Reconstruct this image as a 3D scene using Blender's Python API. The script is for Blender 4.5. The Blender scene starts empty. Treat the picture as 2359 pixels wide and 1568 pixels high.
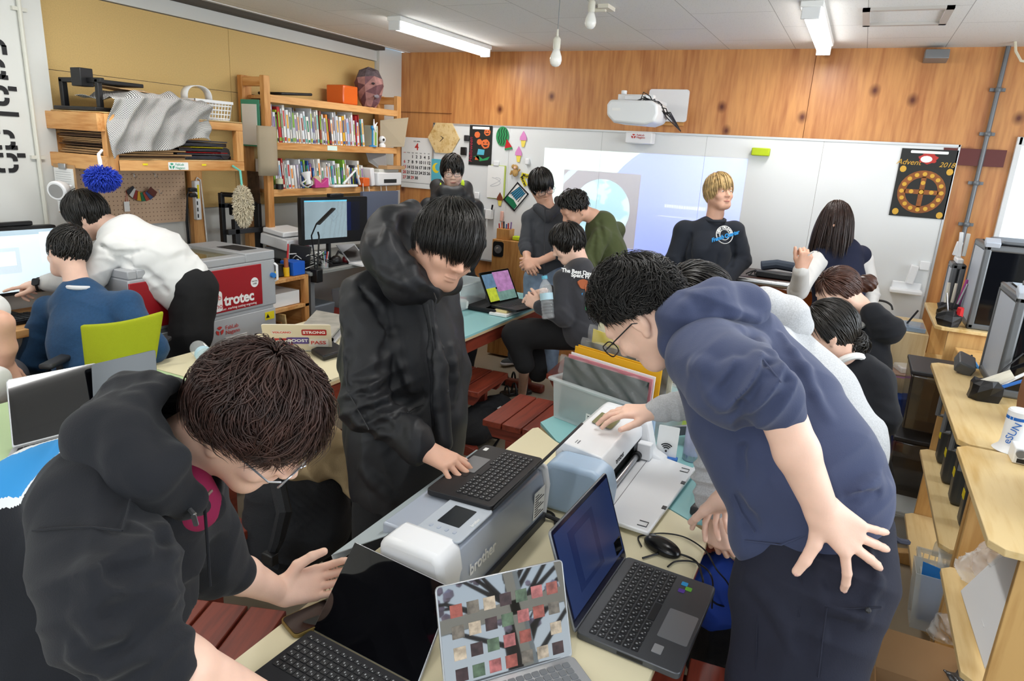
import bpy,math,random
import numpy as np
from mathutils import Matrix,Vector
random.seed(7)
SC=bpy.context.scene
COL=SC.collection
PI=math.pi
# ---------------------------------------------------------------- camera
CAMH=1.77
FPX=1562.67
CR=np.array([[0.89154782,0.17027905,-0.41969934],
               [0.44941162,-0.21735886,0.86647811],
               [0.0563177,-0.96112443,-0.2703112]])
cam=bpy.data.cameras.new('camera');camo=bpy.data.objects.new('camera',cam);COL.objects.link(camo)
cam.sensor_width=36;cam.lens=FPX/2359*36;cam.clip_start=0.02
cm=Matrix.Identity(4)
for i in range(3):
    cm[i][0]=CR[i,0];cm[i][1]=-CR[i,1];cm[i][2]=-CR[i,2]
cm[2][3]=CAMH
camo.matrix_world=cm
SC.camera=camo
# ---------------------------------------------------------------- exposure, world, lights of the room
SC.view_settings.view_transform='Standard';SC.view_settings.look='None'
SC.view_settings.gamma=1;SC.view_settings.use_curve_mapping=False
SC.view_settings.exposure=0.15
SC.cycles.use_denoising=True
SC.cycles.max_bounces=8;SC.cycles.transparent_max_bounces=16
SC.cycles.caustics_reflective=False;SC.cycles.caustics_refractive=False
wd=bpy.data.worlds.new('world');SC.world=wd;wd.use_nodes=True
_n=wd.node_tree.nodes;_l=wd.node_tree.links
bg=_n['Background'];bg.inputs[1].default_value=1.5
_tc=_n.new('ShaderNodeTexCoord');_sx=_n.new('ShaderNodeSeparateXYZ');_cr=_n.new('ShaderNodeValToRGB')
_l.new(_tc.outputs['Generated'],_sx.inputs[0]);_l.new(_sx.outputs[2],_cr.inputs[0]);_l.new(_cr.outputs[0],bg.inputs[0])
_cr.color_ramp.elements[0].color=(0.75,0.86,0.95,1);_cr.color_ramp.elements[0].position=0.0
_cr.color_ramp.elements[1].color=(0.30,0.58,0.95,1);_cr.color_ramp.elements[1].position=0.7
def area(name,loc,rot,sx,sy,power,col=(1,1,1)):
    l=bpy.data.lights.new(name,'AREA');l.shape='RECTANGLE';l.size=sx;l.size_y=sy
    l.energy=power;l.color=col
    o=bpy.data.objects.new(name,l);o.location=loc;o.rotation_euler=rot;COL.objects.link(o);return o
# daylight through the window bands of the rear wall and of the right wall
area('daylight_rear',(-1.0,-2.35,1.65),(-PI/2+PI,0,0),4.6,1.3,42,(0.93,0.97,1.0))
area('daylight_right',(2.0,2.6,1.6),(PI/2,0,PI/2),3.8,1.3,72,(0.93,0.97,1.0))
LAMPX=(-2.91,-0.37);LAMPY=(4.58,1.9,-0.8)
for lx in LAMPX:
    for ly in LAMPY:
        area('tube_light',(lx,ly,2.478),(0,0,0),0.06,1.2,11,(1.0,0.985,0.96))
# ---------------------------------------------------------------- helpers: measuring
CP=np.array([0,0,CAMH])
def ray(px,py):return CR@np.array([px-1179.5,py-784.0,FPX])
def GZ(px,py,z):r=ray(px,py);return CP+r*((z-CAMH)/r[2]) # point on the level z
def GY(px,py,y):r=ray(px,py);return CP+r*(y/r[1]) # point on the plane y
def GX(px,py,x):r=ray(px,py);return CP+r*(x/r[0]) # point on the plane x
def GD(px,py,d):return CP+ray(px,py)*(d/FPX) # point at a distance
# ---------------------------------------------------------------- helpers: colour and material
def s2l(c):
    return tuple((x/12.92 if x<=0.04045 else((x+0.055)/1.055)**2.4)for x in c)
def hexc(h):
    return s2l(tuple(int(h[i:i+2],16)/255 for i in(0,2,4)))
MATS={}
def mat(name,col='808080',rough=0.6,metal=0.0,var=0.0,vs=8.0,bump=0.0,bs=60.0,stretch=None,trans=0.0,alpha=1.0,
        emit=0.0,coat=0.0,sheen=0.0,sss=0.0,ior=1.45,spec=0.5,col2=None,det=4.0):
    if name in MATS:return MATS[name]
    m=bpy.data.materials.new(name);m.use_nodes=True;MATS[name]=m
    nt=m.node_tree;N=nt.nodes;L=nt.links;b=N['Principled BSDF']
    c=hexc(col)if isinstance(col,str)else col
    b.inputs['Base Color'].default_value=(*c,1);b.inputs['Roughness'].default_value=rough
    b.inputs['Metallic'].default_value=metal;b.inputs['Transmission Weight'].default_value=trans
    b.inputs['Alpha'].default_value=alpha;b.inputs['IOR'].default_value=ior
    b.inputs['Coat Weight'].default_value=coat;b.inputs['Sheen Weight'].default_value=sheen
    b.inputs['Specular IOR Level'].default_value=spec
    if sss:
        b.inputs['Subsurface Weight'].default_value=sss;b.inputs['Subsurface Radius'].default_value=(0.012,0.005,0.003)
        b.inputs['Subsurface Scale'].default_value=1.0
    if emit:b.inputs['Emission Color'].default_value=(*c,1);b.inputs['Emission Strength'].default_value=emit
    if var or bump or col2:
        tc=N.new('ShaderNodeTexCoord');mp=N.new('ShaderNodeMapping');L.new(tc.outputs['Object'],mp.inputs[0])
        if stretch:mp.inputs['Scale'].default_value=stretch
    if var or col2:
        nz=N.new('ShaderNodeTexNoise');nz.inputs['Scale'].default_value=vs;nz.inputs['Detail'].default_value=det
        L.new(mp.outputs[0],nz.inputs['Vector']);rp=N.new('ShaderNodeValToRGB');L.new(nz.outputs[0],rp.inputs[0])
        e=rp.color_ramp.elements;e[0].position=0.32;e[1].position=0.68
        if col2:e[0].color=(*hexc(col2),1);e[1].color=(*c,1)
        else:
            e[0].color=(*[x*(1-var)for x in c],1);e[1].color=(*[min(1,x*(1+var))for x in c],1)
        L.new(rp.outputs[0],b.inputs['Base Color'])
    if bump:
        nb=N.new('ShaderNodeTexNoise');nb.inputs['Scale'].default_value=bs;nb.inputs['Detail'].default_value=3
        L.new(mp.outputs[0],nb.inputs['Vector']);bp=N.new('ShaderNodeBump');bp.inputs['Strength'].default_value=min(1,bump)
        bp.inputs['Distance'].default_value=0.004;L.new(nb.outputs[0],bp.inputs['Height']);L.new(bp.outputs[0],b.inputs['Normal'])
    return m
def wood(name,c1,c2,axis=0,scale=3.0,rough=0.55,knots=0.0,ring=14.0,dist=3.0):
    if name in MATS:return MATS[name]
    m=mat(name,c1,rough);nt=m.node_tree;N=nt.nodes;L=nt.links;b=N['Principled BSDF']
    tc=N.new('ShaderNodeTexCoord');mp=N.new('ShaderNodeMapping');L.new(tc.outputs['Object'],mp.inputs[0])
    s=[scale*2.2]*3;s[axis]=scale*0.22;mp.inputs['Scale'].default_value=s
    nz=N.new('ShaderNodeTexNoise');nz.inputs['Scale'].default_value=1.6;nz.inputs['Detail'].default_value=8;nz.inputs['Distortion'].default_value=0.6
    L.new(mp.outputs[0],nz.inputs['Vector'])
    ml=N.new('ShaderNodeMath');ml.operation='MULTIPLY';ml.inputs[1].default_value=ring;L.new(nz.outputs[0],ml.inputs[0])
    sn=N.new('ShaderNodeMath');sn.operation='SINE';L.new(ml.outputs[0],sn.inputs[0])
    n2=N.new('ShaderNodeTexNoise');n2.inputs['Scale'].default_value=12;n2.inputs['Detail'].default_value=5;L.new(mp.outputs[0],n2.inputs['Vector'])
    ad=N.new('ShaderNodeMath');ad.operation='MULTIPLY_ADD';ad.inputs[1].default_value=0.22 if not knots else 0.13;L.new(sn.outputs[0],ad.inputs[0]);L.new(n2.outputs[0],ad.inputs[2])
    rp=N.new('ShaderNodeValToRGB');e=rp.color_ramp.elements;e[0].position=0.2;e[1].position=0.72
    e[0].color=(*hexc(c2),1);e[1].color=(*hexc(c1),1);L.new(ad.outputs[0],rp.inputs[0])
    out=rp.outputs[0]
    if knots:
        m3=N.new('ShaderNodeMapping');L.new(tc.outputs['Object'],m3.inputs[0]);s3=[knots]*3;m3.inputs['Rotation'].default_value=(PI/2,0,0);m3.inputs['Scale'].default_value=(knots,knots*.8,knots*.8)
        v=N.new('ShaderNodeTexVoronoi');L.new(m3.outputs[0],v.inputs['Vector']);v.inputs['Scale'].default_value=1;v.voronoi_dimensions='2D'
        sp=N.new('ShaderNodeSeparateColor');L.new(v.outputs['Color'],sp.inputs[0])
        r3=N.new('ShaderNodeValToRGB');r3.color_ramp.elements[0].position=0.02;r3.color_ramp.elements[0].color=(1,1,1,1);r3.color_ramp.elements[1].position=0.13;r3.color_ramp.elements[1].color=(0,0,0,1)
        L.new(v.outputs['Distance'],r3.inputs[0])
        gt=N.new('ShaderNodeMath');gt.operation='GREATER_THAN';gt.inputs[1].default_value=0.45;L.new(sp.outputs[0],gt.inputs[0])
        mm=N.new('ShaderNodeMath');mm.operation='MULTIPLY';L.new(gt.outputs[0],mm.inputs[0]);L.new(r3.outputs[0],mm.inputs[1])
        mx=N.new('ShaderNodeMix');mx.data_type='RGBA';L.new(mm.outputs[0],mx.inputs[0]);L.new(out,mx.inputs[6]);mx.inputs[7].default_value=(*hexc('5a2408'),1)
        out=mx.outputs[2]
    L.new(out,b.inputs['Base Color'])
    return m
def glass(name,col='ffffff',rough=0.02,alpha=0.25,tint=None):
    # thin clear plastic / glass: glossy film over a see-through sheet
    if name in MATS:return MATS[name]
    m=bpy.data.materials.new(name);m.use_nodes=True;MATS[name]=m;nt=m.node_tree;N=nt.nodes;L=nt.links;b=N['Principled BSDF']
    b.inputs['Base Color'].default_value=(*hexc(col),1);b.inputs['Roughness'].default_value=rough;b.inputs['Alpha'].default_value=alpha
    b.inputs['Specular IOR Level'].default_value=0.9;b.inputs['Coat Weight'].default_value=0.5
    return m
# ---------------------------------------------------------------- helpers: geometry
def rotm(r):return np.array(Matrix.Rotation(r[2],3,'Z')@Matrix.Rotation(r[1],3,'Y')@Matrix.Rotation(r[0],3,'X'))
class MB:
    def __init__(s):s.v=[];s.f=[];s.mi=[];s.m=0;s.M=None
    def add(s,v,f):
        v=np.asarray(v,float).reshape(-1,3)
        if s.M is not None:v=v@s.M[:3,:3].T+s.M[:3,3]
        o=len(s.v);s.v+=v.tolist();s.f+=[tuple(i+o for i in q)for q in f];s.mi+=[s.m]*len(f);return s
    def box(s,c,d,r=None,tap=1.0):
        x,y,z=d[0]/2,d[1]/2,d[2]/2;t=tap
        v=np.array([(-x,-y,-z),(x,-y,-z),(x,y,-z),(-x,y,-z),(-x*t,-y*t,z),(x*t,-y*t,z),(x*t,y*t,z),(-x*t,y*t,z)])
        if r is not None:v=v@rotm(r).T
        return s.add(v+np.array(c),[(3,2,1,0),(4,5,6,7),(0,1,5,4),(1,2,6,5),(2,3,7,6),(3,0,4,7)])
    def b2(s,a,b): # box from two corners
        a=np.array(a,float);b=np.array(b,float);return s.box((a+b)/2,abs(b-a))
    def tube(s,pts,r,n=8,cap=True,closed=False):
        P=np.array([np.array(p,float)for p in pts]);k=len(P);R=np.ones(k)*r if np.isscalar(r)else np.array(r)
        T=np.gradient(P,axis=0)if not closed else np.roll(P,-1,0)-np.roll(P,1,0)
        T/=np.linalg.norm(T,axis=1)[:,None]+1e-9
        u=np.cross(T[0],(0,0,1));
        if np.linalg.norm(u)<1e-3:u=np.cross(T[0],(0,1,0))
        V=[];an=np.arange(n)*2*PI/n
        for i in range(k):
            u=u-T[i]*np.dot(u,T[i]);u/=np.linalg.norm(u)+1e-9;w=np.cross(T[i],u)
            V.append(P[i]+R[i]*(np.cos(an)[:,None]*u+np.sin(an)[:,None]*w))
        F=[]
        for i in range(k if closed else k-1):
            j=(i+1)%k
            for a in range(n):b=(a+1)%n;F.append((i*n+a,i*n+b,j*n+b,j*n+a))
        if cap and not closed:F.append(tuple(range(n))[::-1]);F.append(tuple((k-1)*n+a for a in range(n)))
        return s.add(np.concatenate(V),F)
    def cyl(s,a,b,r,r2=None,n=16):return s.tube([a,b],[r,r if r2 is None else r2],n)
    def lathe(s,prof,c=(0,0,0),n=20,ax=None):
        # prof: (radius, height) pairs along the axis
        z=np.array(ax if ax is not None else(0,0,1.0));z=z/np.linalg.norm(z);u=np.cross(z,(0,1,0)if abs(z[1])<.9 else(1,0,0));u/=np.linalg.norm(u);w=np.cross(z,u)
        an=np.arange(n)*2*PI/n;V=[]
        for r,h in prof:V.append(np.array(c)+z*h+max(r,1e-5)*(np.cos(an)[:,None]*u+np.sin(an)[:,None]*w))
        F=[]
        for i in range(len(prof)-1):
            for a in range(n):b=(a+1)%n;F.append((i*n+a,i*n+b,i*n+n+b,i*n+n+a))
        F.append(tuple(range(n))[::-1]);F.append(tuple((len(prof)-1)*n+a for a in range(n)))
        return s.add(np.concatenate(V),F)
    def ell(s,c,r,n=14,rot=None):
        r=np.ones(3)*r if np.isscalar(r)else np.array(r);V=[];F=[];m=n//2+1
        for i in range(m):
            th=PI*i/(m-1)
            for a in range(n):ph=2*PI*a/n;V.append((max(math.sin(th),1e-4)*math.cos(ph)*r[0],max(math.sin(th),1e-4)*math.sin(ph)*r[1],-math.cos(th)*r[2]))
        for i in range(m-1):
            for a in range(n):b=(a+1)%n;F.append((i*n+a,i*n+b,i*n+n+b,i*n+n+a))
        V=np.array(V)
        if rot is not None:V=V@(rotm(rot).T if len(np.shape(rot))==1 else np.array(rot).T)
        return s.add(V+np.array(c),F)
    def prism(s,poly,h0,h1,fr=None):
        # polygon (u,v) extruded from h0 to h1 along w; fr = (origin, U, V, W)
        n=len(poly);V=np.array([(p[0],p[1],h0)for p in poly]+[(p[0],p[1],h1)for p in poly],float)
        if fr is not None:V=np.array(fr[0])+V[:,:1]*np.array(fr[1])+V[:,1:2]*np.array(fr[2])+V[:,2:]*np.array(fr[3])
        return s.add(V,[tuple(range(n))[::-1],tuple(range(n,2*n))]+[(i,(i+1)%n,n+(i+1)%n,n+i)for i in range(n)])
    def sheet(s,fn,nu,nv,th=0.0):
        V=[fn(i/nu,j/nv)for i in range(nu+1)for j in range(nv+1)];V=np.array(V,float)
        F=[(i*(nv+1)+j,(i+1)*(nv+1)+j,(i+1)*(nv+1)+j+1,i*(nv+1)+j+1)for i in range(nu)for j in range(nv)]
        return s.add(V,F)
def FRM(o,U,V):
    U=np.array(U,float);U/=np.linalg.norm(U);V=np.array(V,float);V=V-U*np.dot(U,V);V/=np.linalg.norm(V);return(np.array(o,float),U,V,np.cross(U,V))
def FM(fr):
    M=np.eye(4);M[:3,0]=fr[1];M[:3,1]=fr[2];M[:3,2]=fr[3];M[:3,3]=fr[0];return M
def mesh(name,v,f,mats,mi=None,smooth=True,ang=35):
    me=bpy.data.meshes.new(name);me.from_pydata([tuple(x)for x in v],[],f)
    for m in(mats if isinstance(mats,(list,tuple))else[mats]):me.materials.append(m)
    if mi is not None and len(set(mi))>1:me.polygons.foreach_set('material_index',mi)
    if smooth:
        me.polygons.foreach_set('use_smooth',[True]*len(f))
        if ang<180:me.set_sharp_from_angle(angle=math.radians(ang))
    me.update();return me
def obj(name,mb,mats,parent=None,bev=0.0,seg=2,smooth=True,ang=35,solid=0,sub=0,label=None):
    me=mesh(name,mb.v,mb.f,mats,mb.mi,smooth,ang);o=bpy.data.objects.new(name,me);COL.objects.link(o)
    if parent is not None:
        o.parent=parent;o.matrix_parent_inverse=INV.get(parent.name,Matrix.Identity(4))
    if solid:q=o.modifiers.new('s','SOLIDIFY');q.thickness=solid;q.offset=0
    if bev:q=o.modifiers.new('b','BEVEL');q.width=bev;q.segments=seg;q.limit_method='ANGLE';q.angle_limit=math.radians(40)
    if sub:q=o.modifiers.new('u','SUBSURF');q.levels=sub;q.render_levels=sub
    if label:o['label']=label
    return o
INV={}
def thing(name,label,cat,loc=(0,0,0),group=None,rz=None):
    # an Empty at the thing's base.  Parts given in world coordinates keep them; with rz set they are local.
    o=bpy.data.objects.new(name,None);COL.objects.link(o);o.location=Vector([float(x)for x in loc]);o.empty_display_size=0.05
    o['label']=label;o['category']=cat
    if group:o['group']=group
    if rz is None:INV[o.name]=Matrix.Translation([-float(x)for x in loc])
    else:o.rotation_euler=(0,0,rz);INV[o.name]=Matrix.Identity(4)
    return o
def thingM(name,label,cat,fr,group=None):
    # parts given in the local frame fr
    o=thing(name,label,cat,group=group);o.matrix_world=Matrix(FM(fr).tolist());INV[o.name]=Matrix.Identity(4);return o
def tag(o,label,cat,group=None):
    o['label']=label;o['category']=cat
    if group:o['group']=group
    return o
def struct(name,mb,mats,**k):
    o=obj(name,mb,mats,**k);o['kind']='structure';return o
def center(o):
    # move the origin of a top-level mesh to its base
    me=o.data;n=len(me.vertices);co=np.empty(n*3,np.float32);me.vertices.foreach_get('co',co);co=co.reshape(-1,3)
    c=np.array([(co[:,0].min()+co[:,0].max())/2,(co[:,1].min()+co[:,1].max())/2,co[:,2].min()]);me.vertices.foreach_set('co',(co-c).ravel());o.location=Vector(c.tolist());return o
def solo(name,mb,mats,label,cat,group=None,**k):
    return tag(center(obj(name,mb,mats,**k)),label,cat,group)
def text(name,s,size,fr,m,parent=None,ext=0.0006,align='CENTER',font=None,sp=1.0,shear=0,bold=0.0,scx=1.0):
    cu=bpy.data.curves.new(name,'FONT');cu.body=s;cu.size=size;cu.align_x=align;cu.align_y='CENTER';cu.extrude=ext;cu.space_character=sp;cu.shear=shear;cu.offset=bold;cu.resolution_u=3
    t=bpy.data.objects.new(name,cu);COL.objects.link(t);dg=bpy.context.evaluated_depsgraph_get();me=bpy.data.meshes.new_from_object(t.evaluated_get(dg));bpy.data.objects.remove(t);bpy.data.curves.remove(cu)
    M=Matrix(FM(fr).tolist())@Matrix.Diagonal((scx,1,1,1));me.transform(M);me.materials.clear();me.materials.append(m);me.name=name
    o=bpy.data.objects.new(name,me);COL.objects.link(o)
    if parent is not None:o.parent=parent;o.matrix_parent_inverse=INV.get(parent.name,Matrix.Identity(4))
    return o
def dup(root,M,label=None,group=None):
    r=root.copy();COL.objects.link(r);r.matrix_world=M
    if label:r['label']=label
    if group:r['group']=group
    for ch in list(root.children):
        c=ch.copy();COL.objects.link(c);c.parent=r;c.matrix_parent_inverse=ch.matrix_parent_inverse.copy()
        for g in ch.children:d=g.copy();COL.objects.link(d);d.parent=c;d.matrix_parent_inverse=g.matrix_parent_inverse.copy()
    return r
def rrect(w,h,r,n=5,cx=0,cy=0):
    P=[]
    for(sx,sy,a0)in((1,1,0),(-1,1,90),(-1,-1,180),(1,-1,270)):
        for i in range(n+1):a=math.radians(a0+90*i/n);P.append((cx+sx*(w/2-r)+r*math.cos(a),cy+sy*(h/2-r)+r*math.sin(a)))
    return P
# ---------------------------------------------------------------- common materials
M_white=mat('white_plastic','e8e9ea',0.35);M_black=mat('black_plastic','141416',0.4,bump=0.1,bs=400)
M_dark=mat('dark_grey_plastic','2b2c2f',0.45);M_grey=mat('mid_grey_plastic','77797b',0.45);M_metal=mat('brushed_metal','b5b7ba',0.3,0.9)
M_pine=wood('pine_lumber','d9a468','b87a3c',0,3);M_piney=wood('pine_lumber_long','d9a468','b87a3c',1,3);M_pinez=wood('pine_lumber_upright','d6a062','b4763a',2,3)
M_ply=wood('birch_plywood','e0c590','c9a464',1,2,0.4);M_plyz=wood('birch_plywood_side','cfa568','b3854a',2,2,0.5)
M_paper=mat('white_paper','ececea',0.8);M_card=mat('brown_cardboard','b8936a',0.85,var=0.08,vs=3)
M_clear=glass('clear_plastic','f4f8fa',0.06,0.22);M_cloudy=glass('cloudy_plastic','e4ecee',0.2,0.38)
M_red=mat('red_plastic','c0242a',0.4);M_yellow=mat('yellow_label','e6d21c',0.6);M_blue=mat('blue_plastic','2366b8',0.4)
M_ink=mat('black_ink','17171a',0.6);M_redink=mat('red_ink','c53a34',0.6)
M_cord=mat('black_cord','101012',0.5);M_wcord=mat('white_cord','e6e6e2',0.5)
# ================================================================ the room
ROOMX0,ROOMX1,ROOMY1,ROOMY0,CEIL=-4.0,2.1,5.5,-2.5,2.567
m_floor=mat('worn_concrete_floor','9d917c',0.55,var=0.09,vs=1.6,bump=0.06,bs=90)
struct('floor',MB().b2((-4.4,-2.6,-0.1),(2.2,5.6,0)),m_floor)
# ceiling boards with thin seams
m_ceil=mat('ceiling_board','e3e2df',0.9)
def seams():
    nt=m_ceil.node_tree;N=nt.nodes;L=nt.links;b=N['Principled BSDF']
    tc=N.new('ShaderNodeTexCoord');mp=N.new('ShaderNodeMapping');L.new(tc.outputs['Object'],mp.inputs[0]);mp.inputs['Rotation'].default_value=(0,0,PI/2)
    mp.inputs['Location'].default_value=(0.1,0.12,0)
    br=N.new('ShaderNodeTexBrick');L.new(mp.outputs[0],br.inputs['Vector']);br.inputs['Scale'].default_value=1;br.inputs['Brick Width'].default_value=0.91;br.inputs['Row Height'].default_value=0.455;br.inputs['Mortar Size'].default_value=0.0022;br.offset=0.5
    br.inputs['Color1'].default_value=(*hexc('e4e3e0'),1);br.inputs['Color2'].default_value=(*hexc('e1e0dd'),1);br.inputs['Mortar'].default_value=(*hexc('aaa8a4'),1)
    vo=N.new('ShaderNodeTexVoronoi');vo.inputs['Scale'].default_value=90;L.new(tc.outputs['Object'],vo.inputs['Vector']);rp=N.new('ShaderNodeValToRGB');L.new(vo.outputs['Distance'],rp.inputs[0])
    rp.color_ramp.elements[0].color=(0.78,0.77,0.75,1);rp.color_ramp.elements[0].position=0.12;rp.color_ramp.elements[1].position=0.26
    mx=N.new('ShaderNodeMix');mx.data_type='RGBA';mx.blend_type='MULTIPLY';mx.inputs[0].default_value=1;L.new(br.outputs[0],mx.inputs[6]);L.new(rp.outputs[0],mx.inputs[7]);L.new(mx.outputs[2],b.inputs['Base Color'])
seams()
struct('ceiling',MB().b2((-3.9,-2.6,CEIL),(2.2,5.6,CEIL+0.1)),m_ceil)
# plywood back wall with knots
m_wallwood=wood('knotty_orange_plywood','cd9156','a8683a',2,1.5,0.38,knots=3.1,ring=18)
# left opening none; window to the far right of the back wall
w=MB();w.b2((-3.957,5.5,0),(0.84,5.6,CEIL));w.b2((1.62,5.5,0),(2.2,5.6,CEIL));w.b2((0.84,5.5,0),(1.62,5.6,0.75));w.b2((0.84,5.5,2.0),(1.62,5.6,CEIL))
struct('wall_back',w,m_wallwood)
w=MB();
for a,b in(((0.84,5.47,0.72),(0.87,5.53,2.03)),((1.61,5.47,0.72),(1.66,5.53,2.03)),((0.85,5.47,0.72),(1.61,5.53,0.77)),((0.85,5.47,1.98),(1.61,5.53,2.03)),((1.22,5.5,0.77),(1.25,5.53,1.98)),((0.85,5.5,1.35),(1.22,5.53,1.38))):w.b2(a,b)
wf=struct('window_1',w,mat('window_frame_white','d8dadb',0.4),bev=0.003)
g=obj('pane',MB().b2((0.85,5.55,0.77),(1.61,5.556,1.98)),glass('window_glass','ffffff',0.02,0.12),wf)
m_lw=mat('painted_wall_white','dcdcd6',0.7,var=0.02,vs=3)
w=MB().b2((-4.15,-2.6,0),(-4.03,5.6,CEIL+0.2));struct('wall_left',w,m_lw)
# yellow chipboard panels fixed on the left wall (above a white dado), seams between the boards
m_chip=mat('yellow_chipboard','cbac70',0.75,var=0.05,vs=140,det=2)
for k,(y0,y1,z0,z1)in enumerate(((2.33,3.57,2.046,2.447),(3.573,5.16,2.046,2.447),(2.33,3.57,1.268,2.043),(3.573,5.16,1.268,2.043))):
    struct('trim_%d'%(k+1),MB().b2((-4.03,y0,z0),(-4.0,y1,z1)),m_chip)
# long beam at the top of the left wall, dark strip coloured as the shaded gap above it, corner column
struct('trim_5',MB().b2((-4.03,2.33,2.452),(-3.985,5.17,2.535)),mat('beam_white','cfd0cc',0.7))
struct('trim_6',MB().b2((-4.03,2.3,2.537),(-3.895,5.17,2.60)),mat('gap_shade_dark','4a443c',0.7))
struct('trim_7',MB().b2((-4.1,5.17,0),(-3.955,5.5,CEIL)),mat('column_white','d2d2cc',0.7))
struct('trim_15',MB().b2((-3.9,-2.5,CEIL-0.004),(-3.86,5.5,CEIL+.02)),M_white)
# white painted pillar at the far left with stencil lettering, surface conduit
m_pil=mat('pillar_white','d6d7d3',0.65,var=0.02,vs=4,bump=0.05,bs=120)
pil=struct('wall_side',MB().b2((-4.1,0.4,0),(-3.93,2.315,CEIL)),m_pil)
def stencil():
    X=-3.927;mb=MB();t=0.022
    # letters read from top to bottom, turned a quarter turn; local u runs down the wall, v runs towards +y
    def seg(cu,cv,du,dv):mb.b2((X,cv-dv/2,cu-du/2),(X+0.002,cv+dv/2,cu+du/2))
    def quarter(cu,cv,R,su,sv):
        P=[];
        for i in range(7):a=PI/2*i/6;P.append((cv+sv*R*math.cos(a),cu+su*R*math.sin(a)))
        for i in range(6,-1,-1):a=PI/2*i/6;P.append((cv+sv*(R-t)*math.cos(a),cu+su*(R-t)*math.sin(a)))
        if su*sv<0:P=P[::-1]
        mb.prism(P,X,X+0.002,(np.zeros(3),(0,1,0),(0,0,1),(1,0,0)))
    def ring(zc,yc,s=0.098,sv_=.115,gap=0.008):
        R=0.034
        for su in(1,-1):
            for sv in(1,-1):
                h,k=s/2,sv_/2;quarter(zc+su*(h-R),yc+sv*(k-R),R,su,sv)
                L=h-R-gap;seg(zc+su*(h-R-L/2),yc+sv*(k-t/2),L,t);L=k-R-gap;seg(zc+su*(h-t/2),yc+sv*(k-R-L/2),t,L)
    yc=2.045
    for(zc,k)in((1.559,'b'),(1.673,'a'),(1.80,'l'),(1.886,'b'),(2.013,'a'),(2.125,'f'),(2.30,'n')):
        if k in 'ab':ring(zc,yc)
        if k=='b':seg(zc+.038,yc+.078,t,.04)
        if k=='a':seg(zc-.038,yc+.05,t,.03)
        if k=='l':seg(zc,yc+.015,t,.155)
        if k=='f':seg(zc+.03,yc-.01,t,.11);quarter(zc-.005,yc+.04,.034,1,1);seg(zc-.02,yc+.065,.045,t)
        if k=='n':ring(zc,yc,.12)
    o=obj('stencil_lettering',mb,M_ink,pil,smooth=False)
stencil()
w=MB();w.tube([(-3.915,2.20,0.9),(-3.915,2.20,CEIL)],0.011);
for z in(1.02,1.58,2.3):w.b2((-3.93,2.165,z),(-3.912,2.235,z+0.018))
struct('trim_8',w,mat('conduit_cream','d4d3c8',0.5))
# right and rear walls with window bands (behind and beside the camera)
w=MB();w.b2((2.1,-2.6,0),(2.2,5.6,0.56));w.b2((2.1,.6,.56),(2.2,5.6,0.9));w.b2((2.1,-2.6,.56),(2.2,-1.3,2.3));w.b2((2.1,-2.6,2.3),(2.2,5.6,CEIL));w.b2((2.1,4.6,0.9),(2.2,5.6,2.3));w.b2((2.1,.6,.9),(2.2,.75,2.3));w.b2((2.1,2.55,.9),(2.2,2.62,2.3));w.b2((2.1,-1.3,.95),(2.2,.6,1.03));w.b2((2.1,.28,.56),(2.2,.34,2.3));w.b2((2.1,-.5,.56),(2.2,-.44,2.3))
struct('wall_right',w,m_lw)
w=MB();w.b2((-4.15,-2.6,0),(2.2,-2.5,0.9));w.b2((-4.15,-2.6,2.35),(2.2,-2.5,CEIL));w.b2((-4.15,-2.6,0.9),(-3.4,-2.5,2.35));w.b2((1.4,-2.6,0.9),(2.2,-2.5,2.35))
for x in(-2.2,-1.0,0.2):w.b2((x-0.04,-2.6,0.9),(x+0.04,-2.5,2.35))
struct('wall_rear',w,m_lw)
# dark red rail on the right part of the back wall, conduit pipe, plywood joints
struct('trim_9',MB().b2((0.45,5.47,1.838),(0.80,5.5,1.945)),mat('dark_red_rail','5a1f1a',0.45))
struct('trim_10',MB().b2((-0.035-0.40,5.497,1.9),(-0.431,5.5,CEIL)),mat('board_joint','6f3c18',0.8))
p=MB();p.tube([(0.665,5.47,0.3),(0.672,5.47,1.5),(0.675,5.47,CEIL)],0.014,10)
for z in(2.03,1.72,1.45,2.3):p.b2((0.63,5.478,z),(0.715,5.5,z+0.02));p.ell((0.675,5.47,z+.01),(.022,.02,.022),10)
struct('trim_11',p,mat('grey_conduit','6f7377',0.45,0.3))
# ceiling hatch
a=np.array([-0.145,4.18]);b=np.array([0.262,4.63])
w=MB();f=0.035
for q in(((a[0],a[1]),(b[0],a[1]+f)),((a[0],b[1]-f),(b[0],b[1])),((a[0],a[1]),(a[0]+f,b[1])),((b[0]-f,a[1]),(b[0],b[1]))):w.b2((*q[0],CEIL-0.014),(*q[1],CEIL))
h=struct('trim_12',w,mat('hatch_frame','b9b3ad',0.5));
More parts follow.
